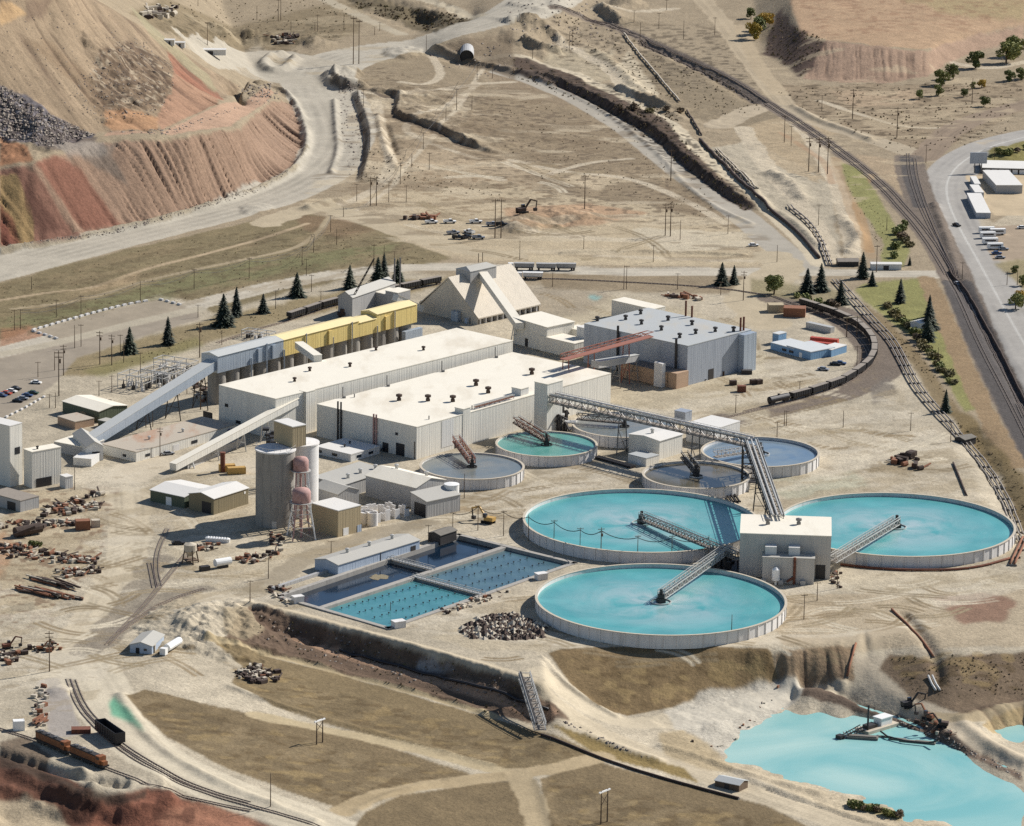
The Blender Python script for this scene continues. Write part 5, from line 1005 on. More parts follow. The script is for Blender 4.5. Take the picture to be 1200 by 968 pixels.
# feed channels between tanks
for lb, a, bq, w in (('low pipe trough between the green tank and the cream pump building', (699,537), (742,549), 3.5), ('short row of dark pipes running out below the dark slurry tank', (852,575), (862,590), 5)):
    p, q = P(*a), P(*bq); mb = MB(); d = (q-p)/np.linalg.norm(q-p); n_ = np.array([d[1], -d[0], 0])
    for k in (-1, 0, 1): mb.tube([p+n_*k*w*.35+[0, 0, .8], q+n_*k*w*.35+[0, 0, .8]], .5, 6)
    for t in (.1, .5, .9): mb.cbox(*(p+(q-p)*t+[0, 0, .2])[:3], w*1.1, .5, .8, math.atan2(n_[1], n_[0]))
    solo(mb, 'pipe_trough', 'dark_steel', lb, 'pipes')
# ================================================================== truss conveyors to the filter plant
lc = truss('truss_conveyor', 'long steel truss conveyor bridge from the mill tower over the small tanks', P(648,471,16), P(880,523,17.5), 5, 3.4, 30, 'steel', bents=(.36,.73), pipes=2, pm='pale_concrete')
P0, P1 = Vector(P(880,523,17.5)), Vector(P(911,612,17.5))
truss('truss_conveyor', 'steel truss conveyor bridge turning down to the white filter building', P0, P1, 5.5, 2.6, 16, 'dark_steel', bents=(.45,.8), pipes=3, pm='pale_steel')
t = thing('bridge_tower', 'steel lattice tower where the two truss conveyor bridges meet', 'steel tower', P(874,566,0)); mb = MB()
cx, cy = P0.x, P0.y; cc = [(cx-3.5, cy-5), (cx+3.5, cy-5), (cx+3.5, cy+3), (cx-3.5, cy+3)]
for x, y in cc: mb.bar((x, y, -.3), (x, y, 17.2), .6)
for z in (4.5, 9, 13.5):
    for k in range(4): a, q = cc[k], cc[(k+1) % 4]; mb.bar(a+(z,), q+(z,), .35); mb.bar(a+(z-4.5,), q+(z,), .28)
mb.build('lattice', 'dark_steel', t); mb = MB(); mb.cbox(cx-1, cy-7, 3.6, 8, 5, .4); mb.build('platform', 'dark_steel', t)
# ================================================================== filter building and pump buildings
fb, f = bld('filter_building', 'large white ribbed filter building between the three great thickener tanks', (866,674), (972.5,679), (967.5,656), 18, wm='filter_siding', rm='cream_roof', roof='flat', vents=[(.36,.55),(.7,.5)], vm='steel', vs=1.3, op=[('door',1,2,6,0,6,'black_paint')])
b, e1, e2, u1, u2 = f; L1 = float(np.hypot(*e1)); lab = MB(); lab.box(b+u1*6.5-u2*8, u1*(L1-16), u2*7.95, -.5, 10.6); an = lab.build('annex', 'filter_siding', fb)
mb = MB(); mb.box(b+u1*6.3-u2*8.2, u1*(L1-15.6), u2*8.15, 10.603, 10.9); mb.build('annex_roof', 'grey_roof', an)
for s in (12.5, L1-15): mb = MB(); mb.box(b+u1*s-u2*4.5, u1*4.6, u2*4.45, 10.91, 14.2); mb.build('dust_collector', 'white_siding', fb)
p = b+u1*(L1-15)-u2*10.5; mb = MB(); mb.lathe(p[0], p[1], [(0, 1), (1.6, 2), (1.6, 6.5), (.6, 7.4), (0, 7.6)], 16); mb.bar((p[0], p[1], -.3), (p[0], p[1], 1.5), .8); mb.build('hopper', 'white_paint', fb)
p = b+u1*14.5-u2*8.6; mb = MB(); mb.tube([(p[0], p[1], 0), (p[0], p[1], 11.2)], .55, 8); mb.tube([tuple(p)+(3,), tuple(p+u1*3-u2*.5)+(1,)], .5, 8); mb.build('duct', 'rust', fb)
for s in (11, 20, 27): p = b+u1*s-u2*9.4; mb = MB(); mb.cbox(p[0], p[1], .9, 2, 1.5, 2, .05); mb.build('cabinet', 'grey_siding', fb)
mb = MB(); p = P(857,664,0)
for k in range(14): q = p+np.array([random.uniform(-7, 5), random.uniform(-16, 8), 0]); z = random.uniform(1, 7); mb.cbox(q[0], q[1], z/2, random.uniform(.6, 2), random.uniform(.6, 2), z, random.random())
for k in range(6): q = p+np.array([-8+k*2.6, -3, 0]); mb.bar((q[0], q[1], 0), (q[0], q[1], 7.2), .4)
mb.cbox(p[0]-1.5, p[1]-4, .1, 20, 26, .5); solo(mb, 'pump_station', 'dark_steel', 'dark steelwork and pumps where the bridges meet the filter building', 'pump station')
bld('pump_building', 'cream pump building with low gable beside the dark slurry tank', (740,530), (772.5,539), (795,530), 8.6, roof='g2', rise=.9, wm='cream_siding', rm='white_roof', vents=[(.5,.35)], vm='pale_steel')
bld('pump_annex', 'small cream annex in the shade of the cream pump building', (739.5,541), (757,547), (768,542), 3.6, wm='cream_siding', rm='bluegrey_roof', op=[('door',1,3,5,0,2.4,'white_paint')])
bld('reagent_building', 'plain white box building behind the long truss bridge', (806.5,496), (838,503.5), (864.5,493.5), 8, at=8, wm='white_siding', rm='white_roof')
bld('switch_room', 'small blue grey box cabin behind the long truss bridge', (792,492), (803,495), (808,492), 4.4, wm='bluegrey_siding', rm='bluegrey_siding', cat='cabin')
p = P(711,518,0); mb = MB(); mb.cbox(p[0], p[1], 1.5, 2.6, 2.2, 3.2, .3); mb.cbox(p[0], p[1], 3.2, 3, 2.6, .3, .3); solo(mb, 'valve_house', 'rust', 'small rust red box between the green and pale tanks', 'box')
# ================================================================== settling basin
Lp, Tp, Rp, Bp = [P(*q)[:2] for q in ((326,699.5),(538,627.5),(673,660.5),(455,737))]
t = thing('settling_basin', 'concrete settling basin of four ponds in front of the pump house', 'basin', tuple(Lp)+(0,)); WL = -1.4
def wallseg(p, q, w, z0, z1, nm, mat):
    d = (q-p); n_ = np.array([d[1], -d[0]])/np.hypot(*d); mb = MB(); mb.box(p-n_*w/2, d, n_*w, z0, z1); return mb.build(nm, mat, t)
for p, q in ((Lp, Tp), (Tp, Rp), (Bp, Rp), (Lp, Bp)):
    d = (q-p)/np.hypot(*(q-p)); wallseg(p-d*.9, q+d*.9, 2.2, -6.5, .5, 'wall', 'concrete')
bl = lambda i, j: (Lp+(Tp-Lp)*i)*(1-j)+(Bp+(Rp-Bp)*i)*j
wallseg(bl(0.004,.375), bl(.996,.41), 2.6, -6.5, .35, 'dividing_wall', 'concrete'); wallseg(bl(.605,.005), bl(.605,.38), 1.6, -6.5, -.4, 'dividing_wall', 'concrete'); wallseg(bl(.5,.4), bl(.5,.995), 1.6, -6.5, -.4, 'dividing_wall', 'concrete')
for i, j0, j1 in ((.605, .0, .39), (.5, .39, 1.0)):
    p, q = bl(i, j0), bl(i, j1); mb = MB()
    for s in (-1, 1):
        n_ = (q-p)[::-1]*np.array([1, -1])/np.hypot(*(q-p))*s*1.0
        for z in (.45, 1.5): mb.bar(tuple(p+n_)+(z,), tuple(q+n_)+(z,), .2)
        for k in range(16): a = p+(q-p)*k/15+n_; mb.bar(tuple(a)+(-.4,), tuple(a)+(1.5,), .16)
    mb.bar(tuple(p)+(.3,), tuple(q)+(.3,), 2.0, .2); mb.build('walkway', 'pale_steel', t)
for i0, i1, j0, j1, m in ((0, .6, 0, .385, 'navy_water'), (.61, 1, 0, .4, 'navy_water'), (0, .497, .39, 1, 'turquoise_water'), (.503, 1, .405, 1, 'steel_blue_water')):
    mb = MB(); z = WL+(.5 if j0 > .2 else 0); mb.add([tuple(bl(*k))+(z,) for k in ((i0+.002, j0+.004), (i1, j0+.004), (i1, j1-.004), (i0+.002, j1-.004))], [(0, 1, 2, 3)]); o = mb.build('water', m, t)
    if o.data.polygons[0].normal.z < 0: o.data.flip_normals()
mb = MB(); mb.bar((0, 0, -.4), (0, 0, .6), .22); mb.cbox(0, 0, .6, .62, .62, .3); fl = solo(mb, 'marker_post', 'dark_steel', 'dark marker post standing in a row in the turquoise pond', 'post', 'marker posts in the turquoise pond', loc=(0, 0, 0)); first = True
for pond, i0, i1 in (('turquoise', .07, .46), ('steel blue', .55, .95)):
    for r in range(4):
        for k in range(13):
            i = i0+(i1-i0)*(k+.3*random.random())/12; j = .49+.44*r/3+.06*(k/12-.5); p = bl(i, j)
            o = fl if first else dup(fl, (0, 0, 0)); place(o, tuple(p)+(WL+.5,)); first = False
            o['label'] = 'dark marker post standing in a row in the %s pond' % pond; o['group'] = 'marker posts in the %s pond' % pond
mb = MB(); tree_ = [(440,676),(447,673),(455,676),(430,680)]
p = P(446,676,WL+.08); rs = random.Random(3); n = 24
mb.add([(p[0]+5*(.45+.6*rs.random())*math.cos(2*PI*j/n), p[1]+5*(.45+.6*rs.random())*math.sin(2*PI*j/n), WL+.06) for j in range(n)], [tuple(range(n))]); solo(mb, 'scum_raft', 'olive_siding', 'patch of olive yellow scum floating on the dark settling pond', 'scum')
for lb, uu, vv, s in (('white cabinet at the left corner of the settling basin', 349, 706, 3), ('pale cabinet on the basin edge beside the front thickener', 634, 679, 3.2), ('white cabinet at the front corner of the settling basin', 467, 735, 3.4)):
    p = P(uu, vv); mb = MB(); mb.cbox(p[0], p[1], 1.2, s*1.4, s, 2.8, .5); mb.cbox(p[0], p[1], 2.7, s*1.5, s*1.1, .2, .5); solo(mb, 'cabinet', 'pale_concrete', lb, 'cabinet')
p = P(321,692); q = P(384,671); mb = MB(); d = (q-p)[:2]/np.hypot(*(q-p)[:2]); n_ = np.array([d[1], -d[0]]); mb.box(p[:2]+n_*-1.5, (q-p)[:2], n_*1.6, -.3, 1.2); solo(mb, 'launder_channel', 'grey_siding', 'low grey covered channel in front of the long pump house', 'channel')
# ================================================================== blue pond, dredge and floats
for nm, pts, m in (('pond', [(830,800),(1330,800),(1330,1080),(760,1080),(800,900)], 'pond_water'),):
    z = -13.25*.72*HS; mb = MB(); vs = [tuple(P(u, v, z)) for u, v in pts]; mb.add(vs, [tuple(range(len(vs)))[::-1]]); o = mb.build(nm, m); o['kind'] = 'structure'
    if o.data.polygons[0].normal.z < 0: o.data.flip_normals()
ZW = -13.25*.72*HS
p, q = P(1010,859,ZW), P(1046,848,ZW); d = (q-p); Ld = np.hypot(*d[:2]); a = math.atan2(d[1], d[0]); dr = thing('dredge', 'small dredge barge with white cabin and two tall spuds on the turquoise pond', 'dredge', tuple(p))
X = lambda s, o: (p[0]+math.cos(a)*s-math.sin(a)*o, p[1]+math.sin(a)*s+math.cos(a)*o)
mb = MB(); mb.prism([X(0, -3.4), X(Ld, -3.4), X(Ld, 3.4), X(0, 3.4)], ZW-.5, ZW+1.2); mb.build('hull', 'scrap_pale', dr); mb = MB(); mb.prism([X(Ld*.5, -2), X(Ld*.85, -2), X(Ld*.85, 2), X(Ld*.5, 2)], ZW+1.21, ZW+4); cb = mb.build('cabin', 'white_paint', dr)
mb = MB(); mb.prism([X(Ld*.48, -2.3), X(Ld*.87, -2.3), X(Ld*.87, 2.3), X(Ld*.48, 2.3)], ZW+4.003, ZW+4.3); mb.build('cabin_roof', 'white_paint', cb); mb = MB(); mb.prism([X(2, -1.6), X(7, -1.6), X(7, 1.6), X(2, 1.6)], ZW+1.21, ZW+2.6); mb.build('engine', 'dark_steel', dr)
for s in (1.5, 5): mb = MB(); x = X(s, 1.5 if s > 2 else -1.5); mb.tube([x+(ZW-1,), x+(ZW+9.5,)], .35, 8); mb.build('spud', 'black_paint', dr)
mb = MB(); l0, l1 = X(0, 0), X(-11, 1)
for o in (-1, 1): mb.bar(X(0, o)+(ZW+1.4,), X(-11, o*.7)+(ZW+.3,), .4); mb.bar(X(0, o)+(ZW+3,), X(-11, o*.7)+(ZW+1.2,), .3)
for k in range(7): mb.bar(X(-k*1.6, -.9)+(ZW+1,), X(-k*1.6, .9)+(ZW+2.4,), .25)
mb.cbox(l1[0], l1[1], ZW+.7, 2.4, 2.6, 1.4, a); mb.build('ladder', 'dark_steel', dr)
mb = MB(); mb.prism([(-4.6, -1.2), (4.6, -1.2), (4.6, 1.2), (-4.6, 1.2)], -.4, .7); mb.prism([(-4.2, -.8), (4.2, -.8), (4.2, .8), (-4.2, .8)], .7, 1.0)
pt = solo(mb, 'pontoon', 'dark_concrete', 'pontoon', 'pontoon', loc=(0, 0, 0)); LB = ['longest floating pontoon, lying alone beside the dredge ladder', 'short dark pontoon carrying the pipeline right of the dredge', 'pontoon in the middle of the floating pipeline', 'pontoon next to last before the pond bank', 'last floating pontoon close to the pond bank']
for k, (uu, vv, s) in enumerate(((1011,865.5,1.25),(1036,864,.55),(1052,867,.7),(1066,869.5,.75),(1084,871,.85))):
    o = pt if k == 0 else dup(pt, (0, 0, 0)); place(o, P(uu, vv, ZW), -.15-.1*(k > 1), s); o['label'] = LB[k]; o['group'] = 'pontoons by the dredge'
mb = MB(); mb.tube([P(1032,857,ZW+1.2), P(1040,863,ZW+1), P(1060,868,ZW+1), P(1086,871,ZW+1.0), P(1100,868,ZW+3)], .35, 6); solo(mb, 'discharge_pipe', 'dark_steel', 'thin discharge pipe carried on pontoons from dredge to bank', 'pipe')
# ================================================================== railway tracks
def resample(pts, step):
    p = np.array(pts); d = np.r_[0, np.cumsum(np.hypot(*np.diff(p[:, :2], axis=0).T))]; s = np.arange(0, d[-1], step)
    return np.stack([np.interp(s, d, p[:, k]) for k in range(3)], -1)
def ground_path(pts, step=6, sm=2, dz=0):
    L = resample(chaikin(SL(pts), sm), step); L[:, 2] = zat(L[:, 0], L[:, 1])+dz; return L
def track(pts, off=0, tie=1.6):
    L = ground_path(pts, 5); d = np.gradient(L[:, :2], axis=0); d /= np.hypot(*d.T)[:, None]; nrm = np.stack([d[:, 1], -d[:, 0]], -1); L[:, :2] += nrm*off; L[:, 2] = zat(L[:, 0], L[:, 1]); mb = MB()
    for s in (-.8, .8):
        vs = []
        for i in range(len(L)):
            c = L[i].copy(); c[:2] += nrm[i]*s; vs += [(c[0]-nrm[i][0]*.12, c[1]-nrm[i][1]*.12, c[2]-.1), (c[0]-nrm[i][0]*.1, c[1]-nrm[i][1]*.1, c[2]+.3), (c[0]+nrm[i][0]*.1, c[1]+nrm[i][1]*.1, c[2]+.3), (c[0]+nrm[i][0]*.12, c[1]+nrm[i][1]*.12, c[2]-.1)]
        mb.add(vs, [(4*i+a, 4*i+b, 4*i+4+b, 4*i+4+a) for i in range(len(L)-1) for a, b in ((0, 1), (1, 2), (2, 3))])
    mb.m = 1; R = resample(L, tie)
    for i in range(len(R)-1): a = R[i]; dd = R[i+1]-a; n_ = np.array([dd[1], -dd[0], 0])/np.hypot(dd[0], dd[1]); mb.bar(a-n_*1.3+[0, 0, .1], a+n_*1.3+[0, 0, .1], .26, .08)
    o = mb.build('railway_track', ['rail_steel', 'tie_wood']); o['kind'] = 'structure'; return L
LOOP = [(905,347),(928,356),(957,364.5),(982,373),(1005,384),(1020,398),(1026,413),(1021,428),(1006,440),(986,452),(964,459.5),(937,468),(905,475),(870,483)]
track([(80,796),(90,826),(108,848),(140,878),(180,903),(240,929),(300,946),(380,972)]); track([(86,797),(97,826),(116,848),(146,876),(185,900),(240,926),(300,943)])
track([(-20,848),(0,855),(40,867),(82,884),(125,901),(180,922),(240,939),(300,951)])
NE = [(650,6),(700,23),(760,49),(850,89),(900,121),(960,159),(1020,204),(1060,244),(1090,281),(1113,320),(1126,345),(1153,405),(1188,470),(1230,555)]; track(NE, -2, 3); track(NE, 2.6, 3)
track([(1064,180),(1066,208),(1080,248),(1108,300),(1121,326)], 0, 3); track([(1072,186),(1075,212),(1090,254),(1114,305),(1128,335)], 0, 3); track([(1118,322),(1140,365),(1170,425),(1200,490)], 0, 3)
track(LOOP, 0, 2); track([(915,352),(985,368),(1022,396),(1036,420),(1026,442),(985,459),(940,473),(880,488),(845,497)], 6, 2)
LEFT = [(255,402),(300,386),(329,379),(356,370),(392,358),(480,340),(530,330)]; track(LEFT, 0, 2); track([(530,328),(640,326),(740,331),(840,337),(905,347)], 0, 2)
track([(196,620),(184,645),(182,668),(188,690)]); track([(175,660),(181,690)]); track([(222,645),(205,665),(185,690),(165,715),(140,740),(122,760)]); track([(240,690),(200,702),(165,722),(135,745)])
# ================================================================== rolling stock
gon = thing('ore_wagon', 'ore wagon', 'rail wagon', (0, 0, 0)); mb = MB()
mb.add([(x, y, z) for x, y, z in ((-6.6, -1.5, 3.9), (6.6, -1.5, 3.9), (6.6, 1.5, 3.9), (-6.6, 1.5, 3.9), (-6.6, -1.5, 1.9), (6.6, -1.5, 1.9), (6.6, 1.5, 1.9), (-6.6, 1.5, 1.9), (-4.4, -1, 1.0), (4.4, -1, 1.0), (4.4, 1, 1.0), (-4.4, 1, 1.0))], [(0, 4, 5, 1), (1, 5, 6, 2), (2, 6, 7, 3), (3, 7, 4, 0), (4, 8, 9, 5), (5, 9, 10, 6), (6, 10, 11, 7), (7, 11, 8, 4), (11, 10, 9, 8), (3, 2, 1, 0)])
for k in range(8): x = -6+12*k/7; mb.bar((x, -1.55, 1.9), (x, -1.55, 3.9), .14); mb.bar((x, 1.55, 1.9), (x, 1.55, 3.9), .14)
mb.build('body', 'black_paint', gon); mb = MB(); mb.prism([(-6.5, -1.4), (6.5, -1.4), (6.5, 1.4), (-6.5, 1.4)], 3.91, [4.05]*4); mb.build('load', 'tread_grey', gon)
for s in (-5, 5): mb = MB(); [mb.tube([(s+dx, -.9, .75), (s+dx, .9, .75)], .45, 8) for dx in (-.9, .9)]; mb.cbox(s, 0, 1.05, 3, 2.2, .5); mb.build('bogie', 'dark_steel', gon)
tankc = thing('tank_wagon', 'black tank wagon at the lower end of the curved train', 'rail wagon', (0, 0, 0)); mb = MB(); mb.tube([(-6.6, 0, 2.6), (-6.2, 0, 2.6), (6.2, 0, 2.6), (6.6, 0, 2.6)], [1.0, 1.55, 1.55, 1.0], 16); mb.tube([(0, 0, 4), (0, 0, 4.7)], .6, 8); mb.build('tank', 'black_paint', tankc, False)
for s in (-4.6, 4.6): mb = MB(); [mb.tube([(s+dx, -.9, .75), (s+dx, .9, .75)], .45, 8) for dx in (-.9, .9)]; mb.cbox(s, 0, 1.1, 3, 2, .6); mb.build('bogie', 'dark_steel', tankc)
def along(L, s):
    d = np.r_[0, np.cumsum(np.hypot(*np.diff(L[:, :2], axis=0).T))]; p = [np.interp(s, d, L[:, k]) for k in range(3)]; q = [np.interp(s+.5, d, L[:, k]) for k in range(3)]; return p, math.atan2(q[1]-p[1], q[0]-p[0]), d[-1]
ORD = ['first', 'second', 'third', 'fourth', 'fifth', 'sixth', 'seventh', 'eighth', 'ninth', 'tenth', 'eleventh', 'twelfth', 'thirteenth', 'fourteenth', 'fifteenth', 'sixteenth', 'seventeenth', 'eighteenth', 'nineteenth', 'twentieth', '21st', '22nd', '23rd', '24th', '25th', '26th', '27th', '28th', '29th', '30th']
gused = False
def wagons(pts, s0, n, phrase, grp, gap=14.6):
    global gused
    L = ground_path(pts, 4); L[:, 2] = zat(L[:, 0], L[:, 1])
    for k in range(n):
        p, a, tot = along(L, s0+k*gap)
        if s0+k*gap > tot-6: break
        o = gon if not gused else dup(gon, (0, 0, 0)); gused = True; place(o, (p[0], p[1], p[2]+.25), a); o['label'] = ('%s dark ore wagon %s' % (ORD[k], phrase)); o['group'] = grp
    return L, s0+n*gap
Lp_ = ground_path(LOOP, 4); d_ = np.hypot(*np.diff(Lp_[:, :2], axis=0).T).cumsum(); tot = d_[-1]
i_tank = np.argmin([np.hypot(*(np.array(proj(*q))-np.array([913,470]))) for q in Lp_]); s_t = d_[i_tank-1]
p, a, _ = along(Lp_, s_t); place(tankc, (p[0], p[1], p[2]+.25), a)
i_0 = np.argmin([np.hypot(*(np.array(proj(*q))-np.array([930,356]))) for q in Lp_]); s_0 = d_[max(i_0-1, 0)]; nw = int((s_t-s_0)/14.6); wagons(LOOP, s_t-14.8-(nw-1)*14.6, nw, 'in the curved train, counted from its far upper end', 'wagons of the curved train on the right')
wagons(LEFT, 66, 12, 'in the straight train behind the yellow bins, counted from the left', 'wagons behind the ore bins')
gp = S(129,866); o = thing('ore_car', 'single black open top ore car alone on the lower curved track', 'rail wagon', gp); a = math.radians(-61)
ca, sa = math.cos(a), math.sin(a); X = lambda x, y, z: (gp[0]+x*ca-y*sa, gp[1]+x*sa+y*ca, gp[2]+z)
mb = MB(); T = [(-9, -2), (9, -2), (9, 2), (-9, 2)]
mb.add([X(x, y, 5) for x, y in T]+[X(x*.98, y*.9, 5) for x, y in T]+[X(x, y, 1.2) for x, y in T]+[X(x*.95, y*.8, 1.6) for x, y in T], [(0, 1, 5, 4), (1, 2, 6, 5), (2, 3, 7, 6), (3, 0, 4, 7), (0, 8, 9, 1), (1, 9, 10, 2), (2, 10, 11, 3), (3, 11, 8, 0), (4, 5, 13, 12), (5, 6, 14, 13), (6, 7, 15, 14), (7, 4, 12, 15), (12, 13, 14, 15), (11, 10, 9, 8)])
for k in range(9): x = -8.5+17*k/8; mb.bar(X(x, -2.06, 1.3), X(x, -2.06, 5), .16); mb.bar(X(x, 2.06, 1.3), X(x, 2.06, 5), .16)
mb.build('body', 'black_paint', o)
for s in (-6.5, 6.5): mb = MB(); [mb.tube([X(s+dx, -1, .6), X(s+dx, 1, .6)], .5, 8) for dx in (-1, 1)]; mb.build('bogie', 'dark_steel', o)
def loco(label, uv, a):
    c = S(*uv); t = thing('locomotive', label, 'locomotive', (c[0], c[1], c[2]), 'pair of orange locomotives'); ca, sa = math.cos(a), math.sin(a); X = lambda x, y, z: (c[0]+x*ca-y*sa, c[1]+x*sa+y*ca, c[2]+z)
    def bx(x0, x1, w, z0, z1): mb = MB(); mb.prism([X(x0, -w, 0)[:2], X(x1, -w, 0)[:2], X(x1, w, 0)[:2], X(x0, w, 0)[:2]], c[2]+z0, c[2]+z1); return mb
    bx(-10.3, 10.3, 1.55, 1.2, 1.7).build('frame', 'black_paint', t); bx(-9.6, 6, 1.15, 1.71, 4.0).build('hood', 'orange_paint', t); r = bx(-9.7, 6, 1.2, 4.003, 4.5).build('roof', 'dark_steel', t)
    cb = bx(6.01, 8.4, 1.5, 1.71, 4.7).build('cab', 'orange_paint', t); bx(6.2, 8.2, 1.53, 3.4, 4.2).build('window', 'glass', cb); bx(8.41, 10.1, 1.0, 1.71, 3.2).build('nose', 'orange_paint', t)
    for s in (-7, -3, 1.5): mb = MB(); x = X(s, 0, 4.5); mb.tube([x, X(s, 0, 5.0)], .8, 10); mb.build('roof_fan', 'steel', r)
    for s in (-6.6, 6.6): mb = MB(); [mb.tube([X(s+dx, -1, .6), X(s+dx, 1, .6)], .55, 10) for dx in (-1.6, 0, 1.6)]; mb.prism([X(s-2.6, -1.2, 0)[:2], X(s+2.6, -1.2, 0)[:2], X(s+2.6, 1.2, 0)[:2], X(s-2.6, 1.2, 0)[:2]], c[2]+.75, c[2]+1.15); mb.build('bogie', 'dark_steel', t)
    bx(-2.4, 2.4, 1.2, .4, 1.15).build('fuel_tank', 'black_paint', t); bx(-10.1, 10.1, 1.58, 1.72, 2.0).build('side_stripe', 'yellow_paint', t) if False else None
    return t
la = math.atan2(S(120,900)[1]-S(45,868)[1], S(120,900)[0]-S(45,868)[0])
loco('orange locomotive at the left, coupled behind another', (63,877), la); loco('orange locomotive at the right, nearer the black ore car', (104,894), la)
# ================================================================== cars and trucks
car = thing('parked_car', 'car', 'car', (0, 0, 0)); mb = MB(); mb.add([(-2.3, -.9, .35), (2.3, -.9, .35), (2.3, .9, .35), (-2.3, .9, .35), (-2.35, -.9, .95), (2.25, -.9, .85), (2.25, .9, .85), (-2.35, .9, .95)], [(3, 2, 1, 0), (4, 5, 6, 7), (0, 1, 5, 4), (1, 2, 6, 5), (2, 3, 7, 6), (3, 0, 4, 7)]); mb.build('body', 'silver_paint', car)
mb = MB(); mb.add([(-1.7, -.82, .92), (1.1, -.82, .9), (1.1, .82, .9), (-1.7, .82, .92), (-1.2, -.7, 1.45), (.5, -.7, 1.45), (.5, .7, 1.45), (-1.2, .7, 1.45)], [(0, 1, 5, 4), (1, 2, 6, 5), (2, 3, 7, 6), (3, 0, 4, 7)]); mb.build('windows', 'glass', car); mb = MB(); mb.prism([(-1.25, -.72), (.52, -.72), (.52, .72), (-1.25, .72)], 1.451, 1.52); mb.build('roof', 'silver_paint', car)
for x in (-1.45, 1.45):
    for y in (-.8, .8): mb = MB(); mb.tube([(x, y-.12, .34), (x, y+.12, .34)], .34, 10); mb.build('wheel', 'rubber', car)
pick = thing('pickup_truck', 'pickup', 'pickup', (0, 0, 0)); mb = MB(); mb.prism([(-2.8, -1), (2.8, -1), (2.8, 1), (-2.8, 1)], .5, 1.15); mb.prism([(-2.8, -1), (-2.65, -1), (-2.65, 1), (-2.8, 1)], 1.151, 1.5); mb.prism([(-2.6, -1), (-.4, -1), (-.4, -.9), (-2.6, -.9)], 1.151, 1.5); mb.prism([(-2.6, .9), (-.4, .9), (-.4, 1), (-2.6, 1)], 1.151, 1.5); mb.build('body', 'white_paint', pick)
mb = MB(); mb.add([(-.4, -.95, 1.15), (1.5, -.95, 1.15), (1.5, .95, 1.15), (-.4, .95, 1.15), (-.3, -.8, 1.85), (.8, -.8, 1.85), (.8, .8, 1.85), (-.3, .8, 1.85)], [(0, 1, 5, 4), (1, 2, 6, 5), (2, 3, 7, 6), (3, 0, 4, 7)]); mb.build('windows', 'glass', pick); mb = MB(); mb.prism([(-.33, -.82), (.82, -.82), (.82, .82), (-.33, .82)], 1.851, 1.93); mb.build('roof', 'white_paint', pick)
for x in (-1.8, 1.8):
    for y in (-.9, .9): mb = MB(); mb.tube([(x, y-.14, .42), (x, y+.14, .42)], .42, 10); mb.build('wheel', 'rubber', pick)
used = set()
PAINTN = {'silver_paint': 'silver', 'white_paint': 'white', 'black_paint': 'black', 'red_paint': 'red', 'blue_paint': 'blue', 'green_paint': 'dark green', 'tan_siding': 'tan', 'yellow_paint': 'yellow'}
def vehicle(proto, uv, rz, paint, label, group, sc_=1.0, sm=S):
    o = proto if proto.name not in used else dup(proto, (0, 0, 0)); used.add(proto.name); place(o, sm(*uv), rz, sc_); o['label'] = label
    if group: o['group'] = group
    for c in kids(o):
        if c.name.startswith(('body', 'roof')): c.material_slots[0].link = 'OBJECT'; c.material_slots[0].material = MATS[paint]
LOT = [(2.5,464.5,'blue_paint','at the frame edge'),(8,462,'red_paint','beside a blue one'),(14,459.5,'white_paint','between the red and the black car'),(19,456.5,'black_paint','behind the white one'),(42.5,449.5,'white_paint','parked alone at the far side'),(39,461.5,'green_paint','nearest the pale kerb on the right'),(32,464.5,'blue_paint','beside the dark green one'),(27,468,'silver_paint','between the blue and the black'),(21,471,'black_paint','lowest in the row')]
for k, (uu, vv, pnt, ph) in enumerate(LOT): vehicle(car, (uu, vv), -.5 if k < 4 else -.25, pnt, '%s car %s in the left edge parking lot' % (PAINTN[pnt], ph), 'cars in the left parking lot', 1.1)
PU = [(505.5,262,'white_paint',.3),(527,261.5,'white_paint',.1),(557.5,261.5,'white_paint',.2),(577,264.5,'silver_paint',0),(587.5,264.5,'black_paint',.1),(531,274.5,'silver_paint',.4),(550,273.5,'white_paint',2.3),(537,280,'black_paint',0),(546,279.5,'black_paint',.8),(560.5,280,'silver_paint',0)]
for k, (uu, vv, pnt, a) in enumerate(PU): vehicle(pick, (uu, vv), a, pnt, '%s pickup, %s of the %s on the yard behind the ore store' % (PAINTN[pnt], ORD[k if k < 5 else k-5], 'far row' if k < 5 else 'near row'), 'pickups on the pale yard', 1.25)
for uu, vv, pnt, a, ph in ((341,542,'white_paint',.2,'beside the concrete silos and the inclined conveyor'),(807,447,'white_paint',.4,'left of two at the corner of the blue grey building'),(821,446,'silver_paint',.3,'right of two at the corner of the blue grey building'),(965,434,'silver_paint',-.4,'below the blue mobile building'),(979,428,'black_paint',-.2,'left of two right of the blue mobile building'),(985,427,'blue_paint',-.2,'right of two right of the blue mobile building'),(1121,265,'black_paint',-1,'driving on the highway'),(209,638,'black_paint',.2,'in the silo shadow on the yard'),(883,288.5,'white_paint',.2,'on the grass right of the paved road'),(1122,334,'silver_paint',-1.3,'at the level crossing'),(197,533,'silver_paint',.5,'in front of the rust streaked roof')):
    vehicle(car if k % 2 else pick, (uu, vv), a, pnt, '%s vehicle %s' % (PAINTN[pnt], ph), None, 1.2)
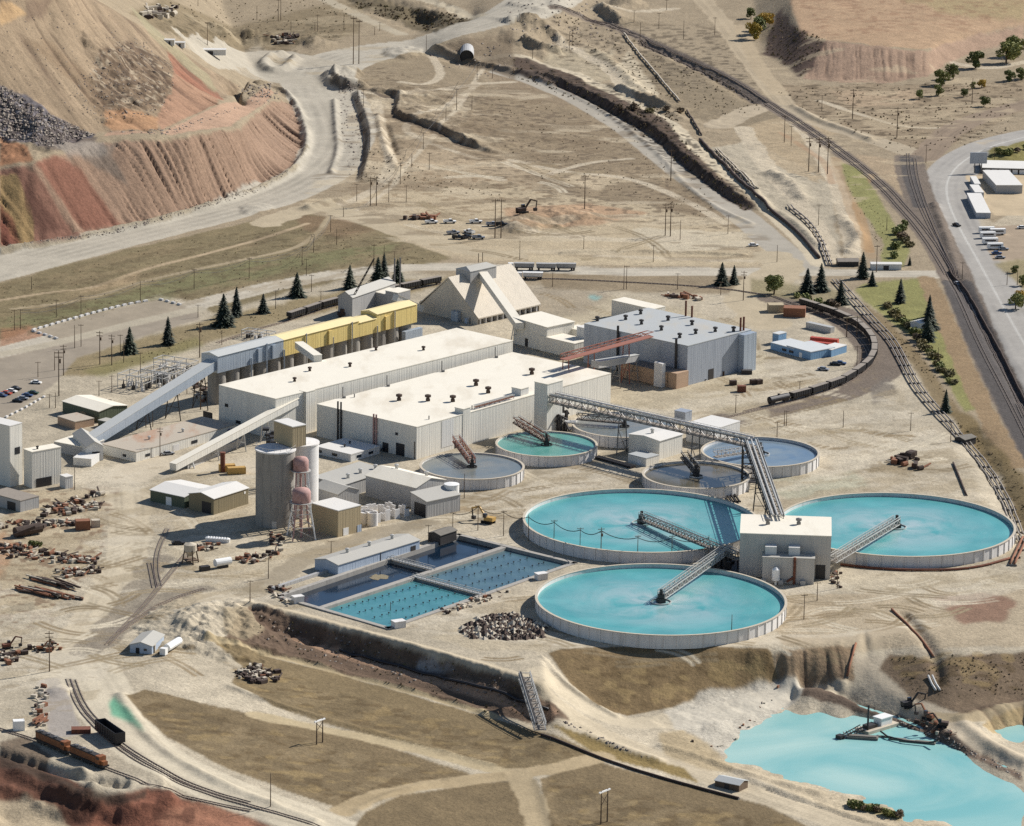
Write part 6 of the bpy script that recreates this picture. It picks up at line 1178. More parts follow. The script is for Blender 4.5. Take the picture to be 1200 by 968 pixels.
for k, (uu, vv, pnt) in enumerate(((1156,273,'white_paint'),(1157.5,279,'white_paint'),(1160,286,'white_paint'),(1166,292,'white_paint'),(1168,298,'blue_paint'),(1172,303,'silver_paint'),(1169,275,'white_paint'),(1176,293,'silver_paint'),(1198,268,'white_paint'))):
    if k in (0, 1, 2, 3, 6):
        c = S(uu, vv); t = thing('camper_van', '%s white camper %s on the sales lot beside the highway' % (('farthest', 'second', 'third', 'fourth', '', '', 'separate')[k], 'in the left row' if k < 4 else 'right of the row'), 'camper', c, 'campers on the sales lot'); mb = MB(); mb.cbox(c[0], c[1], c[2]+2.0, 8.5, 2.6, 2.8, .15); mb.build('body', 'white_paint', t); mb = MB(); mb.cbox(c[0], c[1], c[2]+2.2, 6, 2.66, .8, .15); mb.build('windows', 'glass', t)
        for s in (-2.4, 2.4): mb = MB(); mb.tube([(c[0]+s, c[1]-1.2, c[2]+.45), (c[0]+s, c[1]+1.2, c[2]+.45)], .45, 8); mb.build('wheel', 'rubber', t)
    else: vehicle(car, (uu, vv), .1, pnt, '%s car on the sales lot beside the highway, %s' % (PAINTN[pnt], {4: 'last but one in the row', 5: 'at the near end of the row', 7: 'behind the campers', 8: 'at the right frame edge'}[k]), 'cars on the sales lot', 1.2)
def rig(label, uv, n, rz, body='grey_siding', cabc='white_paint'):
    c = S(*uv); t = thing('haulage_truck', label, 'truck', c); ca, sa = math.cos(rz), math.sin(rz); F = lambda x, y: (c[0]+x*ca-y*sa, c[1]+x*sa+y*ca)
    def bx(x0, x1, w, z0, z1, w2=None): mb = MB(); w2 = w2 or w; vs = [F(x, y*w)+(c[2]+z0,) for x, y in ((x0, -1), (x1, -1), (x1, 1), (x0, 1))]+[F(x, y*w2)+(c[2]+z1,) for x, y in ((x0-.3*(w2 > w), -1), (x1+.3*(w2 > w), -1), (x1+.3*(w2 > w), 1), (x0-.3*(w2 > w), 1))]; return mb.add(vs, [(3, 2, 1, 0), (4, 5, 6, 7), (0, 1, 5, 4), (1, 2, 6, 5), (2, 3, 7, 6), (3, 0, 4, 7)])
    x = 0
    if cabc: cb = bx(-3.4, -.6, 1.25, 1, 3.6).build('cab', cabc, t); bx(-3.45, -2.4, 1.27, 2.4, 3.2).build('window', 'glass', cb); bx(-5, -3.4, 1.1, .9, 2.2).build('bonnet', cabc, t)
    for k in range(n):
        bx(x, x+10, 1.0, 1.6, 3.8, 1.5).build('trailer', body, t); bx(x+.2, x+9.8, .6, 1.0, 1.58).build('chassis', 'dark_steel', t)
        for w in (1.2, 8, 9.2): mb = MB(); mb.tube([F(x+w, -1.2)+(c[2]+.5,), F(x+w, 1.2)+(c[2]+.5,)], .5, 8); mb.build('wheel', 'rubber', t)
        x += 11.5
    return t
rig('white cab ore truck with long grey dump trailers, left on the yard road', (603,316), 2, 0); rig('grey dump trailer standing right of the white cab ore truck', (652,316.5), 1, .02, cabc=None); rig('white tanker truck parked below the right foot of the ore store ridge', (613,327), 1, 0, 'white_paint')
c = S(190,763); t = thing('tanker', 'white tanker parked right of the small pale blue shed', 'tanker', c); mb = MB(); mb.tube([(c[0]+2, c[1]-3, c[2]+2.2), (c[0]+6, c[1]+7, c[2]+2.2)], 1.5, 12); mb.build('tank', 'white_paint', t); mb = MB(); mb.cbox(c[0]+1, c[1]-5.2, c[2]+1.6, 2.4, 2.2, 2.6, -.4); mb.build('cab', 'white_paint', t)
for s in (-4, 0, 5): mb = MB(); mb.tube([(c[0]+1.6+s*.4-1.2, c[1]+s, c[2]+.5), (c[0]+1.6+s*.4+1.2, c[1]+s, c[2]+.5)], .5, 8); mb.build('wheel', 'rubber', t)
mb = MB(); mb.cbox(c[0]-4, c[1]-1, c[2]+1.4, 3, 3, 2.8); mb.cbox(c[0]-4, c[1]-1, c[2]+2.9, 3.4, 3.4, .2); solo(mb, 'pump_hut', 'scrap_pale', 'tiny pale pump hut between the pale blue shed and the tanker', 'hut')
def excavator(label, uv, rz, paint, s=1.0):
    c = S(*uv); t = thing('excavator', label, 'excavator', c); ca, sa = math.cos(rz), math.sin(rz); X = lambda x, y, z: (c[0]+s*(x*ca-y*sa), c[1]+s*(x*sa+y*ca), c[2]+s*z)
    for y in (-1.3, 1.3): mb = MB(); mb.bar(X(-2.2, y, .5), X(2.2, y, .5), .7*s, 1.0*s); mb.build('crawler', 'rubber', t)
    mb = MB(); mb.bar(X(-2.6, 0, 1.8), X(1.2, 0, 1.8), 2.6*s, 1.4*s); mb.build('house', paint, t); mb = MB(); mb.bar(X(.2, .8, 2.9), X(1.6, .8, 2.9), 1.1*s, 1.5*s); mb.build('cab', 'glass', t)
    mb = MB(); mb.bar(X(1.2, -.3, 2), X(4, -.3, 5.6), .6*s); mb.bar(X(4, -.3, 5.6), X(7.2, -.3, 4.6), .55*s); mb.build('boom', paint, t); mb = MB(); mb.bar(X(7.2, -.3, 4.7), X(6.8, -.3, 1.6), .45*s); mb.cbox(*X(6.4, -.3, 1.1), 1.4*s, 1.2*s, 1.2*s, rz); mb.build('bucket', 'dark_steel', t)
excavator('yellow excavator parked on the yard left of the thickener tanks', (572,613), 2.6, 'yellow_paint', 1.15); excavator('dark excavator working on the rusty earth pile behind the ore store', (612,250), .6, 'scrap_dark', 1.3); excavator('rusty excavator on the bank above the dredge', (1088,843), 2.4, 'scrap_rust', .95); excavator('dark excavator with glass cab left of the rusty one above the dredge', (1064,829), .4, 'dark_steel', 1.0); excavator('dark excavator at the pond bank nearest the last pontoon', (1104,852), 2.9, 'scrap_dark', .9); excavator('rusty loader at the left frame edge by the scrap rows', (9,760), .5, 'rust', .8); excavator('orange loader among machine parts beside the tall pole', (48,762), .2, 'orange_paint', .65)
# crane with raised boom
p = P(405,371,0); t = thing('mobile_crane', 'dark mobile crane with raised lattice boom beside the grey crusher house', 'crane', p); mb = MB(); mb.cbox(p[0], p[1], 1.6, 8, 3, 1.6, .3); mb.build('carrier', 'scrap_dark', t); mb = MB(); mb.cbox(p[0]-1, p[1], 3.2, 3.4, 2.8, 1.8, .3); mb.build('cab', 'scrap_dark', t)
q = np.array(p)+[14, 0, 30]; mb = MB()
for dx, dy in ((-.5, -.5), (.5, .5)): mb.bar((p[0]+dx, p[1]+dy, 3), (q[0]+dx*.5, q[1]+dy*.5, q[2]), .35)
for k in range(14): f = k/14; mb.bar(np.array([p[0]-.5, p[1]-.5, 3])*(1-f)+q*f, np.array([p[0]+.5, p[1]+.5, 3])*(1-f-.05)+q*(f+.05), .2)
mb.build('boom', 'dark_steel', t)
for s in (-2.8, 2.8): mb = MB(); mb.tube([(p[0]+s, p[1]-1.6, .7), (p[0]+s, p[1]+1.6, .7)], .7, 8); mb.build('wheel', 'rubber', t)
# containers and small yard items
def crate(label, uv, sx, sy, sz, rz, m, nm='container', cat='container', lid=None):
    c = S(*uv); mb = MB(); mb.cbox(c[0], c[1], c[2]+sz/2, sx, sy, sz, rz)
    for s in (-1, 1): ca, sa = math.cos(rz), math.sin(rz); mb.cbox(c[0]+ca*s*sx*.48, c[1]+sa*s*sx*.48, c[2]+sz/2, .25, sy+.16, sz+.12, rz)
    return solo(mb, nm, m, label, cat)
crate('red roofed container, farther of two beside the blue mobile building', (966,403), 14, 2.8, 3, -.35, 'red_paint'); crate('red roofed container, nearer of two beside the blue mobile building', (962,408), 13, 2.8, 3, -.35, 'red_paint')
crate('stack of tan timber, larger, inside the rail loop', (931,370), 11, 7, 4.6, -.1, 'scrap_rust', 'timber_stack', 'timber stack'); crate('stack of tan timber, smaller and farther, inside the rail loop', (909,365), 8, 6, 4, .1, 'pale_wood', 'timber_stack', 'timber stack'); crate('long pale trailer parked inside the rail loop', (961,387), 16, 3, 3, -.75, 'pale_steel', 'flat_trailer', 'trailer')
crate('orange box car beside the red stack, farther of two', (266,552), 7, 3, 3, .25, 'yellow_paint'); crate('orange box car beside the red stack, nearer of two', (277,555), 8, 3, 3, .25, 'yellow_paint'); crate('white cabinet by the tracks at the left frame edge', (22,855), 4, 3, 3.6, .2, 'white_paint', 'cabinet', 'cabinet'); crate('flat steel skip beside the black ore car', (95,858), 7, 4, 1.6, .1, 'rust', 'skip', 'skip'); crate('dark skip near the warehouse doors of the blue grey building', (875,438), 5, 3, 2, 0, 'dark_steel', 'skip', 'skip'); crate('rust red skip on the yard below the blue grey building', (869,459), 4, 3, 3, 0, 'rust', 'skip', 'skip')
for k, (uu, vv) in enumerate(((845,440),(859,451),(883,450),(889,450),(868,432))): crate(['dark drum rack left of the skip by the blue grey building', 'dark crate standing alone below the blue grey building', 'dark bin, left of two right of the rust red skip', 'dark bin, right of two right of the rust red skip', 'pale pallet beside the dark skip'][k], (uu, vv), 3, 2.4, 2.2, .2*k, 'scrap_dark' if k < 4 else 'scrap_pale', 'yard_crate', 'crate')
p = P(261,553,0); mb = MB(); mb.tube([(p[0], p[1], 0), (p[0], p[1], 8.5)], 1.1, 12); mb.tube([(p[0], p[1], 8.5), (p[0], p[1], 8.9)], 1.3, 12); solo(mb, 'red_stack', 'rust', 'short dark red stack beside the orange box cars', 'stack')
t = thing('ore_hopper', 'white cone hopper on braced wooden legs on the yard', 'hopper', P(223,660,0)); p = P(223,660,0); mb = MB(); mb.lathe(p[0], p[1], [(.8, 3), (2.6, 5.4), (2.6, 8), (0, 9)], 18); mb.build('cone', 'scrap_pale', t)
for k in range(4): mb = MB(); a = k*PI/2+.4; mb.bar((p[0]+2.4*math.cos(a), p[1]+2.4*math.sin(a), 6), (p[0]+3.6*math.cos(a), p[1]+3.6*math.sin(a), -.2), .5); mb.build('leg', 'wood', t)
mb = MB(); mb.cbox(p[0], p[1], 1.6, 5, 5, .4, .4); mb.build('platform', 'wood', t)
p = P(261,665,0); t = thing('fuel_tank', 'white horizontal tank with dark pump on the yard', 'tank', p); mb = MB(); mb.tube([(p[0]-3, p[1]-2, 2.4), (p[0]+3, p[1]+2, 2.4)], 1.6, 14); mb.build('tank', 'white_paint', t); mb = MB(); mb.cbox(p[0]-7, p[1]-5, 1, 4, 2.4, 2, .5); mb.cbox(p[0], p[1], .5, 4, 2.6, 1, .5); mb.build('pump', 'dark_steel', t)
p = P(33,627,0); mb = MB(); mb.tube([(p[0]-5, p[1]-4, 2.2), (p[0]+5, p[1]+3, 2.6)], 2.2, 12); mb.cbox(p[0]-3, p[1], 1.2, 3, 4, 2.4); mb.bar((p[0]-5, p[1]-6, 1.8), (p[0]+3, p[1]-2, 4.2), 1.2); solo(mb, 'rusty_boiler', 'scrap_dark', 'dark rusty boiler shell lying among the scrap rows', 'scrap boiler'); crate('rusty crusher frame standing right of the scrap rows', (97,620), 6, 4, 4, .2, 'scrap_rust', 'scrap_crusher', 'machine part'); crate('small pale machine right of the rusty crusher frame', (112,617), 3.4, 3, 3, .2, 'scrap_pale', 'machine_part', 'machine part')
for k in range(8): 
    p = P(244+k*3.2, 634+k*.25, 0); mb = MB(); mb.lathe(p[0], p[1], [(0, 0), (1.1, 0), (1.3, 1.6), (0, 2.2)], 8)
    solo(mb, 'white_bag', 'white_paint', '%s white sack from the left in the row by the silo shadow' % ORD[k], 'sack', 'white sacks in a row')
# concrete barrier blocks round the empty lot
mb = MB(); mb.prism([(-1.3, -.6), (1.3, -.6), (1.3, .6), (-1.3, .6)], 0, .9); mb.prism([(-.9, -.3), (.9, -.3), (.9, .3), (-.9, .3)], .9, 1.05); blk = solo(mb, 'barrier_block', 'pale_concrete', 'b', 'barrier block', 'concrete blocks round the empty lot', loc=(0, 0, 0)); first = True
for pts, ph in (([(40,387),(75,377),(110,367),(150,357),(187,351)], 'along the far edge of the empty lot'), ([(189,352),(205,356),(222,361)], 'along the right end of the empty lot'), ([(40,389),(56,394),(74,400)], 'along the left end of the empty lot')):
    L = resample(chaikin([P(*q) for q in pts], 1), 4.6)
    for k in range(len(L)-1):
        o = blk if first else dup(blk, (0, 0, 0)); first = False; place(o, L[k], math.atan2(L[k+1][1]-L[k][1], L[k+1][0]-L[k][0])); o['label'] = 'pale concrete block, %s from the left %s' % (ORD[k] if k < 30 else str(k+1)+'th', ph)
for k, pts in enumerate(([(2,492),(30,478),(58,462)],)):
    L = resample([P(*q) for q in pts], 5)
    for j in range(len(L)-1): o = dup(blk, L[j], math.atan2(L[j+1][1]-L[j][1], L[j+1][0]-L[j][0]), .8, '%s concrete block from the left edging the left parking lot' % ORD[j], 'kerb blocks of the left parking lot')
# ================================================================== pipelines
def pipeline(label, pts, n=1, r=.45, gap=1.6, h=1.0, mat='pale_steel', saddle=12, nm='pipeline'):
    L = ground_path(pts, 6); d = np.gradient(L[:, :2], axis=0); d /= np.hypot(*d.T)[:, None]; nrm = np.stack([d[:, 1], -d[:, 0]], -1)
    t = thing(nm, label, 'pipeline', L[0])
    for k in range(n):
        Q = L.copy(); Q[:, :2] += nrm*((k-(n-1)/2)*gap); Q[:, 2] = L[:, 2]+h; mb = MB(); mb.tube(list(Q), r, 6); mb.build('pipe', mat, t, True)
    for i in range(1, len(L), max(2, int(len(L)/24))): mb = MB(); mb.cbox(L[i][0], L[i][1], L[i][2]+h*.35, .4, n*gap+.3, h*.9, math.atan2(d[i][1], d[i][0])); mb.build('saddle', 'steel', t)
    return t
pipeline('bundle of pale pipes winding down the right side past the thickener tank', [(980,329.5),(1000,352),(1025,379.5),(1045,399.5),(1057,422),(1072,452),(1097,482),(1125,514),(1150,541),(1170,571),(1185,604),(1200,640)], 3, .36, 2.0, .9, 'pipe_grey')
p = S(1131,518); hut('valve_cabin', 'dark cabin straddling the bundle of pale pipes', (1131,519), 8, 6, 2.6, .8, 'dark_steel', 'dark_concrete', .8, 'cabin', False)
pipeline('short pair of pipes leaving the right thickener tank at the frame edge', [(1201,632),(1190,655),(1184,668)], 2, .5, 1.8, 1, 'scrap_rust')
pipeline('brown pipe running along the front of the right thickener tank', [(985,663),(1030,668),(1080,670),(1140,668),(1185,655)], 1, .5, 1, .6, 'rust')
pipeline('dark covered trough running down to the level crossing', [(820,165),(850,195),(880,225),(900,242),(935,272),(962,306)], 1, .9, 1, 1.0, 'scrap_dark'); pipeline('pair of pale pipes ending at the small dark gable hut', [(925,242),(950,263),(965,290),(973,314)], 2, .4, 2, 1.0, 'pipe_grey'); pipeline('thin pale pipe crossing the brushy slope beside the railway', [(731,41),(750,66),(775,95),(797,121)], 1, .6, 1, 1.2, 'scrap_pale'); pipeline('short dark pipe between the trail and the covered trough', [(805,131),(815,147),(822,160)], 1, .6, 1, 1, 'scrap_dark'); pipeline('short pale pipe beside the dark covered trough', [(840,176),(862,198),(886,222)], 2, .45, 1.6, .8, 'scrap_pale')
pipeline('black pipe running along the ledge of the dark terrace', [(398,763),(440,775),(500,791),(560,808),(610,822),(645,833)], 1, .6, 2, .6, 'black_paint'); pipeline('thin dark pipe crossing the lower grass fields', [(634,862),(660,872),(700,888),(760,908),(820,925),(870,938)], 1, .5, 1, .5, 'scrap_dark'); pipeline('brown pipe lying in the gully above the pond bank', [(1045,715),(1080,750),(1096,775)], 1, .5, 1, .5, 'scrap_rust'); pipeline('short pale culvert pipe in the gully below the brown pipe', [(1090,794),(1094,803),(1100,814)], 2, .5, 1.6, .8, 'pale_steel'); pipeline('thin pipe line on the pale ground above the right thickener', [(1117,543),(1126,565),(1134,585)], 1, .45, 1, .5, 'scrap_dark'); pipeline('brown pipe beside the track dropping to the pond', [(1003,755),(997,775),(992,797)], 1, .45, 1, .5, 'scrap_rust')
a, q = S(614,799), S(633,860); truss('pipe_bridge', 'pale lattice pipe bridge sloping down across the dark terrace', a+[0, 0, 1.5], q+[0, 0, 1.5], 4.2, 2.2, 12, 'pale_steel', cat='pipe bridge', bents=(), pipes=1, pm='dark_steel')
p0 = S(547,70); t = thing('culvert', 'wide round culvert mouth in the haul road embankment', 'culvert', p0); mb = MB(); mb.tube([p0+np.array([0, -1, 2]), p0+np.array([0, 22, 2.4])], 4.6, 20, False); mb.build('pipe', 'grey_siding', t); mb = MB(); mb.lathe(0, 0, [(4.5, 0), (0, 0)], 20); mb.v = [(p0[0]+x, p0[1]+.6, p0[2]+2+y) for x, y, z in mb.v]; mb.build('opening', 'black_paint', t)
L = ground_path([(1112,318),(1128,335),(1147,368),(1170,410),(1200,470),(1225,520)], 6); d = np.gradient(L[:, :2], axis=0); mb = MB()
for i in range(len(L)-1): a, q = L[i], L[i+1]; mb.bar(a+[0, 0, .7], q+[0, 0, .7], .5, 2.4)
solo(mb, 'retaining_wall', 'scrap_dark', 'long dark low wall between highway and railway tracks', 'wall')
# ================================================================== trees
rnd = random.Random(11)
def conifer(seed, h=15.0, w=3.6):
    r = random.Random(seed); mb = MB(); z = h*.07
    while z < h*.985:
        f = (z/h); rad = w*(1-f)**.85*(.82+.3*r.random())+.12; n = max(5, int(6+9*(1-f))); off = r.random()*6
        for k in range(n):
            a = off+2*PI*k/n+r.uniform(-.2, .2); L = rad*r.uniform(.62, 1.1); ca, sa = math.cos(a), math.sin(a)
            for j in range(3):
                t0 = L*(.2+.27*j); t1 = L*(.48+.27*j); wd = L*.16*(1.25-.3*j)+.1; dz0 = -.12*t0+r.uniform(-.1, .1); dz1 = -.2*t1+r.uniform(-.25, .1); b = r.uniform(-.5, .5)
                c0 = (ca*t0-sa*b*.2, sa*t0+ca*b*.2); c1 = (ca*t1-sa*b*.5, sa*t1+ca*b*.5)
                mb.add([(c0[0]+sa*wd, c0[1]-ca*wd, z+dz0-.12), (c1[0], c1[1], z+dz1), (c0[0]-sa*wd, c0[1]+ca*wd, z+dz0-.12), (c0[0]*.6, c0[1]*.6, z+dz0+.3)], [(0, 1, 3), (1, 2, 3)])
        z += h*.018+.12*(1-f)
    return mb
def clumps(seed, blobs, n, s):
    r = random.Random(seed); mb = MB()
    for _ in range(n):
        bx_, by_, bz_, br_ = r.choice(blobs); th = r.random()*2*PI; cz = r.uniform(-1, 1); q = math.sqrt(1-cz*cz); k = br_*(.55+.5*r.random()); c = Vector((bx_+k*q*math.cos(th), by_+k*q*math.sin(th), bz_+k*cz*.85))
        a = Vector((r.uniform(-1, 1), r.uniform(-1, 1), r.uniform(-.6, .6))).normalized(); b = a.cross(Vector((r.uniform(-1, 1), r.uniform(-1, 1), r.uniform(-1, 1)))).normalized(); k = s*r.uniform(.6, 1.3)
        mb.add([c+a*k, c+b*k*.8, c-a*k, c-b*k*.7], [(0, 1, 2, 3)])
    return mb
CON = []
for k in range(3):
    t = thing('spruce_tree', 's', 'tree', (0, 0, 0)); conifer(20+k, 15, (5.6, 5.0, 6.4)[k]).build('crown', 'needles', t); mb = MB(); mb.tube([(0, 0, -.4), (0, 0, 8), (0, 0, 14)], [.4, .26, .06], 8); mb.build('trunk', 'bark', t); CON.append(t)
DEC = []
for k in range(3):
    t = thing('leafy_tree', 'd', 'tree', (0, 0, 0)); r = random.Random(k); bl_ = [(r.uniform(-2.4, 2.4), r.uniform(-2.4, 2.4), r.uniform(1.4, 7.8), r.uniform(1.3, 2.4)) for _ in range(12)]
    clumps(k+3, bl_, 2200, .4).build('crown', ('leaves', 'leaves', 'autumn')[k], t); mb = MB(); mb.tube([(0, 0, -.4), (.1, 0, 3), (.2, .1, 6.5)], [.35, .25, .08], 8)
    for b_ in bl_[:5]: mb.tube([(.1, 0, 2.6), (b_[0]*.6, b_[1]*.6, b_[2]*.8), b_[:3]], [.16, .1, .04], 5)
    mb.build('trunk', 'bark', t); DEC.append(t)
BUS = []
for k in range(3):
    t = thing('shrub', 'b', 'shrub', (0, 0, 0)); r = random.Random(k+50); clumps(k+30, [(r.uniform(-1.1, 1.1), r.uniform(-1.1, 1.1), r.uniform(.6, 1.3), r.uniform(.6, 1.0)) for _ in range(6)], 420, .26).build('crown', ('brush', 'leaves', 'dry_brush')[k], t); mb = MB(); mb.tube([(0, 0, -.3), (0, 0, 1.2)], [.12, .05], 6); mb.build('stem', 'bark', t); BUS.append(t)
def plant(protos, k, uv, hp, h0, label, group=None):
    pr = protos[k]; o = pr if pr.name not in used else dup(pr, (0, 0, 0)); used.add(pr.name); c = S(*uv); s_ = hpx(uv[1], hp)/h0; place(o, c, rnd.random()*6.28, s_); o.scale = (s_*rnd.uniform(.85, 1.25), s_*rnd.uniform(.85, 1.25), s_); o['label'] = label
    if group: o['group'] = group
SPR = [(152,414,31,0,'dark spruce standing leftmost, beside the wide paved lot'),(197,404,33,1,'dark spruce just right of the leftmost one beside the paved lot'),(262,382,38,2,'broad dark spruce, left of two close together on the grass verge'),(277,371,35,1,'slim dark spruce, right of two close together on the grass verge'),(308.5,367,23,0,'small ragged spruce behind the parked ore wagons'),(348,348,29,0,'dark spruce alone between small ragged spruce and grey crusher house'),(410,338,28,2,'broad spruce behind the grey crusher house, beside the crane boom'),(443,333,32,2,'spruce left of a tight pair behind the grey crusher house'),(450,332,36,1,'taller spruce overlapping its left neighbour behind the crusher house'),(466,330,27,0,'spruce at the right end of the row behind the crusher house'),
       (846,334,27,2,'broad spruce beside the yard road behind the blue grey building'),(860,333,23,0,'narrower spruce right of the broad one by the yard road'),(946,343,29,0,'spruce above the curved train, left of its neighbour'),(962,341,33,2,'broader spruce above the curved train, right of its neighbour'),(985,357,29,0,'dark spruce beside the upper end of the pale pipe bundle'),(1011,326,31,1,'tall spruce in front of the white site trailer'),(1022,335,18,0,'short spruce beside the tall one at the crossing road'),(1055,355,29,1,'slim spruce alone in the middle of the upper lawn'),(1089,372,27,1,'upper spruce of the tall cluster on the lawn slope'),(1089,386,34,2,'middle spruce of the tall cluster on the lawn slope'),(1087,399,29,2,'lower broad spruce of the cluster on the lawn slope'),(1108,483,27,0,'dark spruce at the lower tip of the lawn'),(1066,311,11,1,'small spruce at the far edge of the upper meadow')]
for u, v, h, k, lb in SPR: plant(CON, k, (u, v), h, 15, lb, 'spruces around the plant')
LEA = [(880,22,14,0,'pale green tree at the top edge beside the dark gully'),(890,40,22,0,'green tree in the middle of the clump by the dark gully'),(884,46,24,2,'yellowing tree lowest in the clump by the dark gully'),(897,32,20,2,'yellow green tree at the right of the clump by the gully'),(1179,74,28,0,'large green tree at the right top, left of a pair'),(1190,66,26,1,'large green tree at the right top, right of a pair'),(1143,80,22,1,'round green tree below the plateau bank'),(1103,100,20,1,'dark green tree, left of two at the foot of the bank'),(1117,93,20,0,'dark green tree, right of two at the foot of the bank'),(1100,112,14,1,'low round tree just below the two dark green ones'),(1077,116,12,0,'low green tree farthest left on the brushy flat'),(1150,103,12,2,'small yellow tree on the brushy flat'),(1129,114,11,0,'pale green low tree beside a pole on the brushy flat'),(1153,125,13,0,'pale green tree right of a pole above the dirt track'),(1183,95,14,1,'green tree, left of the row at the right edge'),(1197,93,15,1,'green tree, right of the row at the right edge'),(1140,104,9,1,'small green tree behind the pole on the brushy flat'),
       (907,345,24,0,'pale willowy tree beside the yard road above the timber stacks'),(1190,362,20,0,'green tree at the right edge beside the highway'),(1197,355,18,2,'yellow tree behind the green one at the right edge'),(1199,335,14,1,'dark tree at the right frame edge above the yellow one'),(1189,320,10,1,'dark tree behind a pole beside the highway')]
for u, v, h, k, lb in LEA: plant(DEC, k, (u, v), h, 9.5, lb, 'leafy trees on the right')
SHR = [((1040,358),(1062,385),7,'in the slanted row left of the tall lawn spruces',0),((1068,390),(1078,398),3,'by the white shed below the lawn spruces',1),((1080,406),(1118,452),10,'in the row along the foot of the lawn',0),((935,350),(975,360),6,'along the bank above the curved train',1),((1045,300),(1062,262),5,'along the meadow beside the railway',1),((1066,290),(1050,275),3,'on the meadow near the tracks',0),((1170,181),(1200,176),4,'on the green strip behind the storage units',1),((1000,944),(1050,958),9,'on the small green island by the pond shore',1),((725,128),(795,132),5,'beside the thin pale pipe',2)]
for (a, b_, n, ph, k) in SHR:
    for i in range(n): f = i/max(1, n-1); plant(BUS, (k+(i % 3 == 2)) % 3, (a[0]+(b_[0]-a[0])*f+rnd.uniform(-3, 3), a[1]+(b_[1]-a[1])*f+rnd.uniform(-2, 2)), rnd.uniform(6, 10), 2, '%s shrub from the %s %s' % (ORD[i], 'left' if a[0] < b_[0] else 'right', ph), 'shrubs '+ph)
plant(BUS, 1, (40,641), 8, 2, 'bright green bush growing among the scrap rows'); hut('garden_shed', 'small white shed hidden beside the lawn spruces', (1078,386), 8, 6, 4, .8, 'white_siding', 'white_roof', .8)
def stuff(mb, name, mats, label): a = np.array(mb.v); o = solo(mb, name, mats, label, None, kind='stuff'); del_ = None; return o
def scatter(poly, n, fn, seed=1):
    r = random.Random(seed); us = [p[0] for p in poly]; vs = [p[1] for p in poly]; pts = []
    while len(pts) < n:
        u, v = r.uniform(min(us), max(us)), r.uniform(min(vs), max(vs))
        if in_poly(np.array([u]), np.array([v]), poly)[0]: pts.append((u, v))
    for u, v in pts: fn(S(u, v), r)
def tuft(mb, sz):
    def f(c, r):
        s = sz*r.uniform(.5, 1.5); mb.m = r.choice((0, 0, 1))
        for k in range(5): a = r.random()*6.28; o = Vector((r.uniform(-.4, .4)*s, r.uniform(-.4, .4)*s, 0)); b = Vector(c)+o; mb.add([b+Vector((math.cos(a)*s*.5, math.sin(a)*s*.5, -.1)), b+Vector((-math.cos(a)*s*.5, -math.sin(a)*s*.5, -.1)), b+Vector((r.uniform(-.3, .3)*s, r.uniform(-.3, .3)*s, s*r.uniform(.6, 1.1)))], [(0, 1, 2)])
    return f
def stone(mb, sz, mm=(0, 1)):
    def f(c, r):
        s = sz*r.uniform(.35, 1.3)**1.5; mb.m = r.choice(mm); vs = [Vector(c)+Vector((x*s*r.uniform(.5, 1.1), y*s*r.uniform(.5, 1.1), z*s*r.uniform(.25, .75))) for x, y, z in ((1, 0, 0), (0, 1, 0), (-1, 0, 0), (0, -1, 0), (0, 0, 1))]
        mb.add(vs, [(0, 1, 4), (1, 2, 4), (2, 3, 4), (3, 0, 4)])
    return f
mb = MB()
for poly, n, s in (([(600,66),(690,99),(780,141),(830,196),(886,240),(872,247),(815,207),(730,142),(600,88)], 420, 1.7),([(405,0),(520,14),(556,22),(500,36),(425,14)], 300, 2.2),([(640,10),(760,50),(860,95),(900,125),(860,140),(760,110),(680,70)], 500, 1.5),([(735,118),(800,132),(790,150),(740,135)], 120, 1.6),([(900,100),(1200,95),(1180,160),(1060,185),(960,140)], 420, 1.5),([(560,115),(700,125),(780,185),(880,270),(640,215),(600,185)], 380, 1.1),([(190,0),(420,0),(400,45),(260,45)], 260, 1.4),([(0,335),(240,275),(420,265),(520,303),(330,340),(0,395)], 420, .9),([(430,170),(600,230),(470,225),(420,210)], 160, 1.2),
                   ([(910,20),(968,48),(940,90),(895,60)], 260, 1.8),([(1000,345),(1075,410),(1130,488),(1060,415)], 120, 1.0),([(290,712),(600,792),(660,835),(580,838),(300,755)], 260, 1.1),([(1105,480),(1200,560),(1200,620),(1170,570)], 130, 1.1),([(1040,770),(1200,766),(1200,818),(1070,815)], 300, .9),([(120,440),(300,385),(460,345),(250,372)], 200, .9),([(985,195),(1065,290),(1035,300),(995,225)], 120, .9)):
    scatter(poly, int(n*.75), tuft(mb, s*.5), seed=n)
stuff(mb, 'dry_brush', ['dry_brush', 'brush'], 'dry brush and weeds scattered over the banks')
mb = MB()
for poly, n, s in (([(0,98),(60,135),(112,158),(60,172),(0,160)], 900, 2.2),([(100,80),(150,40),(205,75),(200,130),(115,145),(80,110)], 420, 1.3),([(120,155),(200,158),(320,112),(200,150)], 120, 1.5),([(0,0),(110,0),(200,60),(100,140),(0,90)], 160, 1.3),([(275,100),(318,98),(330,115),(300,125)], 120, 1.8),([(0,288),(130,270),(312,216),(350,190),(312,222),(130,276)], 300, 1.1)):
    scatter(poly, int(n*1.5), stone(mb, s*.55), seed=n+1)
stuff(mb, 'boulders', ['rock_pale', 'rock_dark'], 'loose boulders strewn over the waste dump faces')
mb = MB()
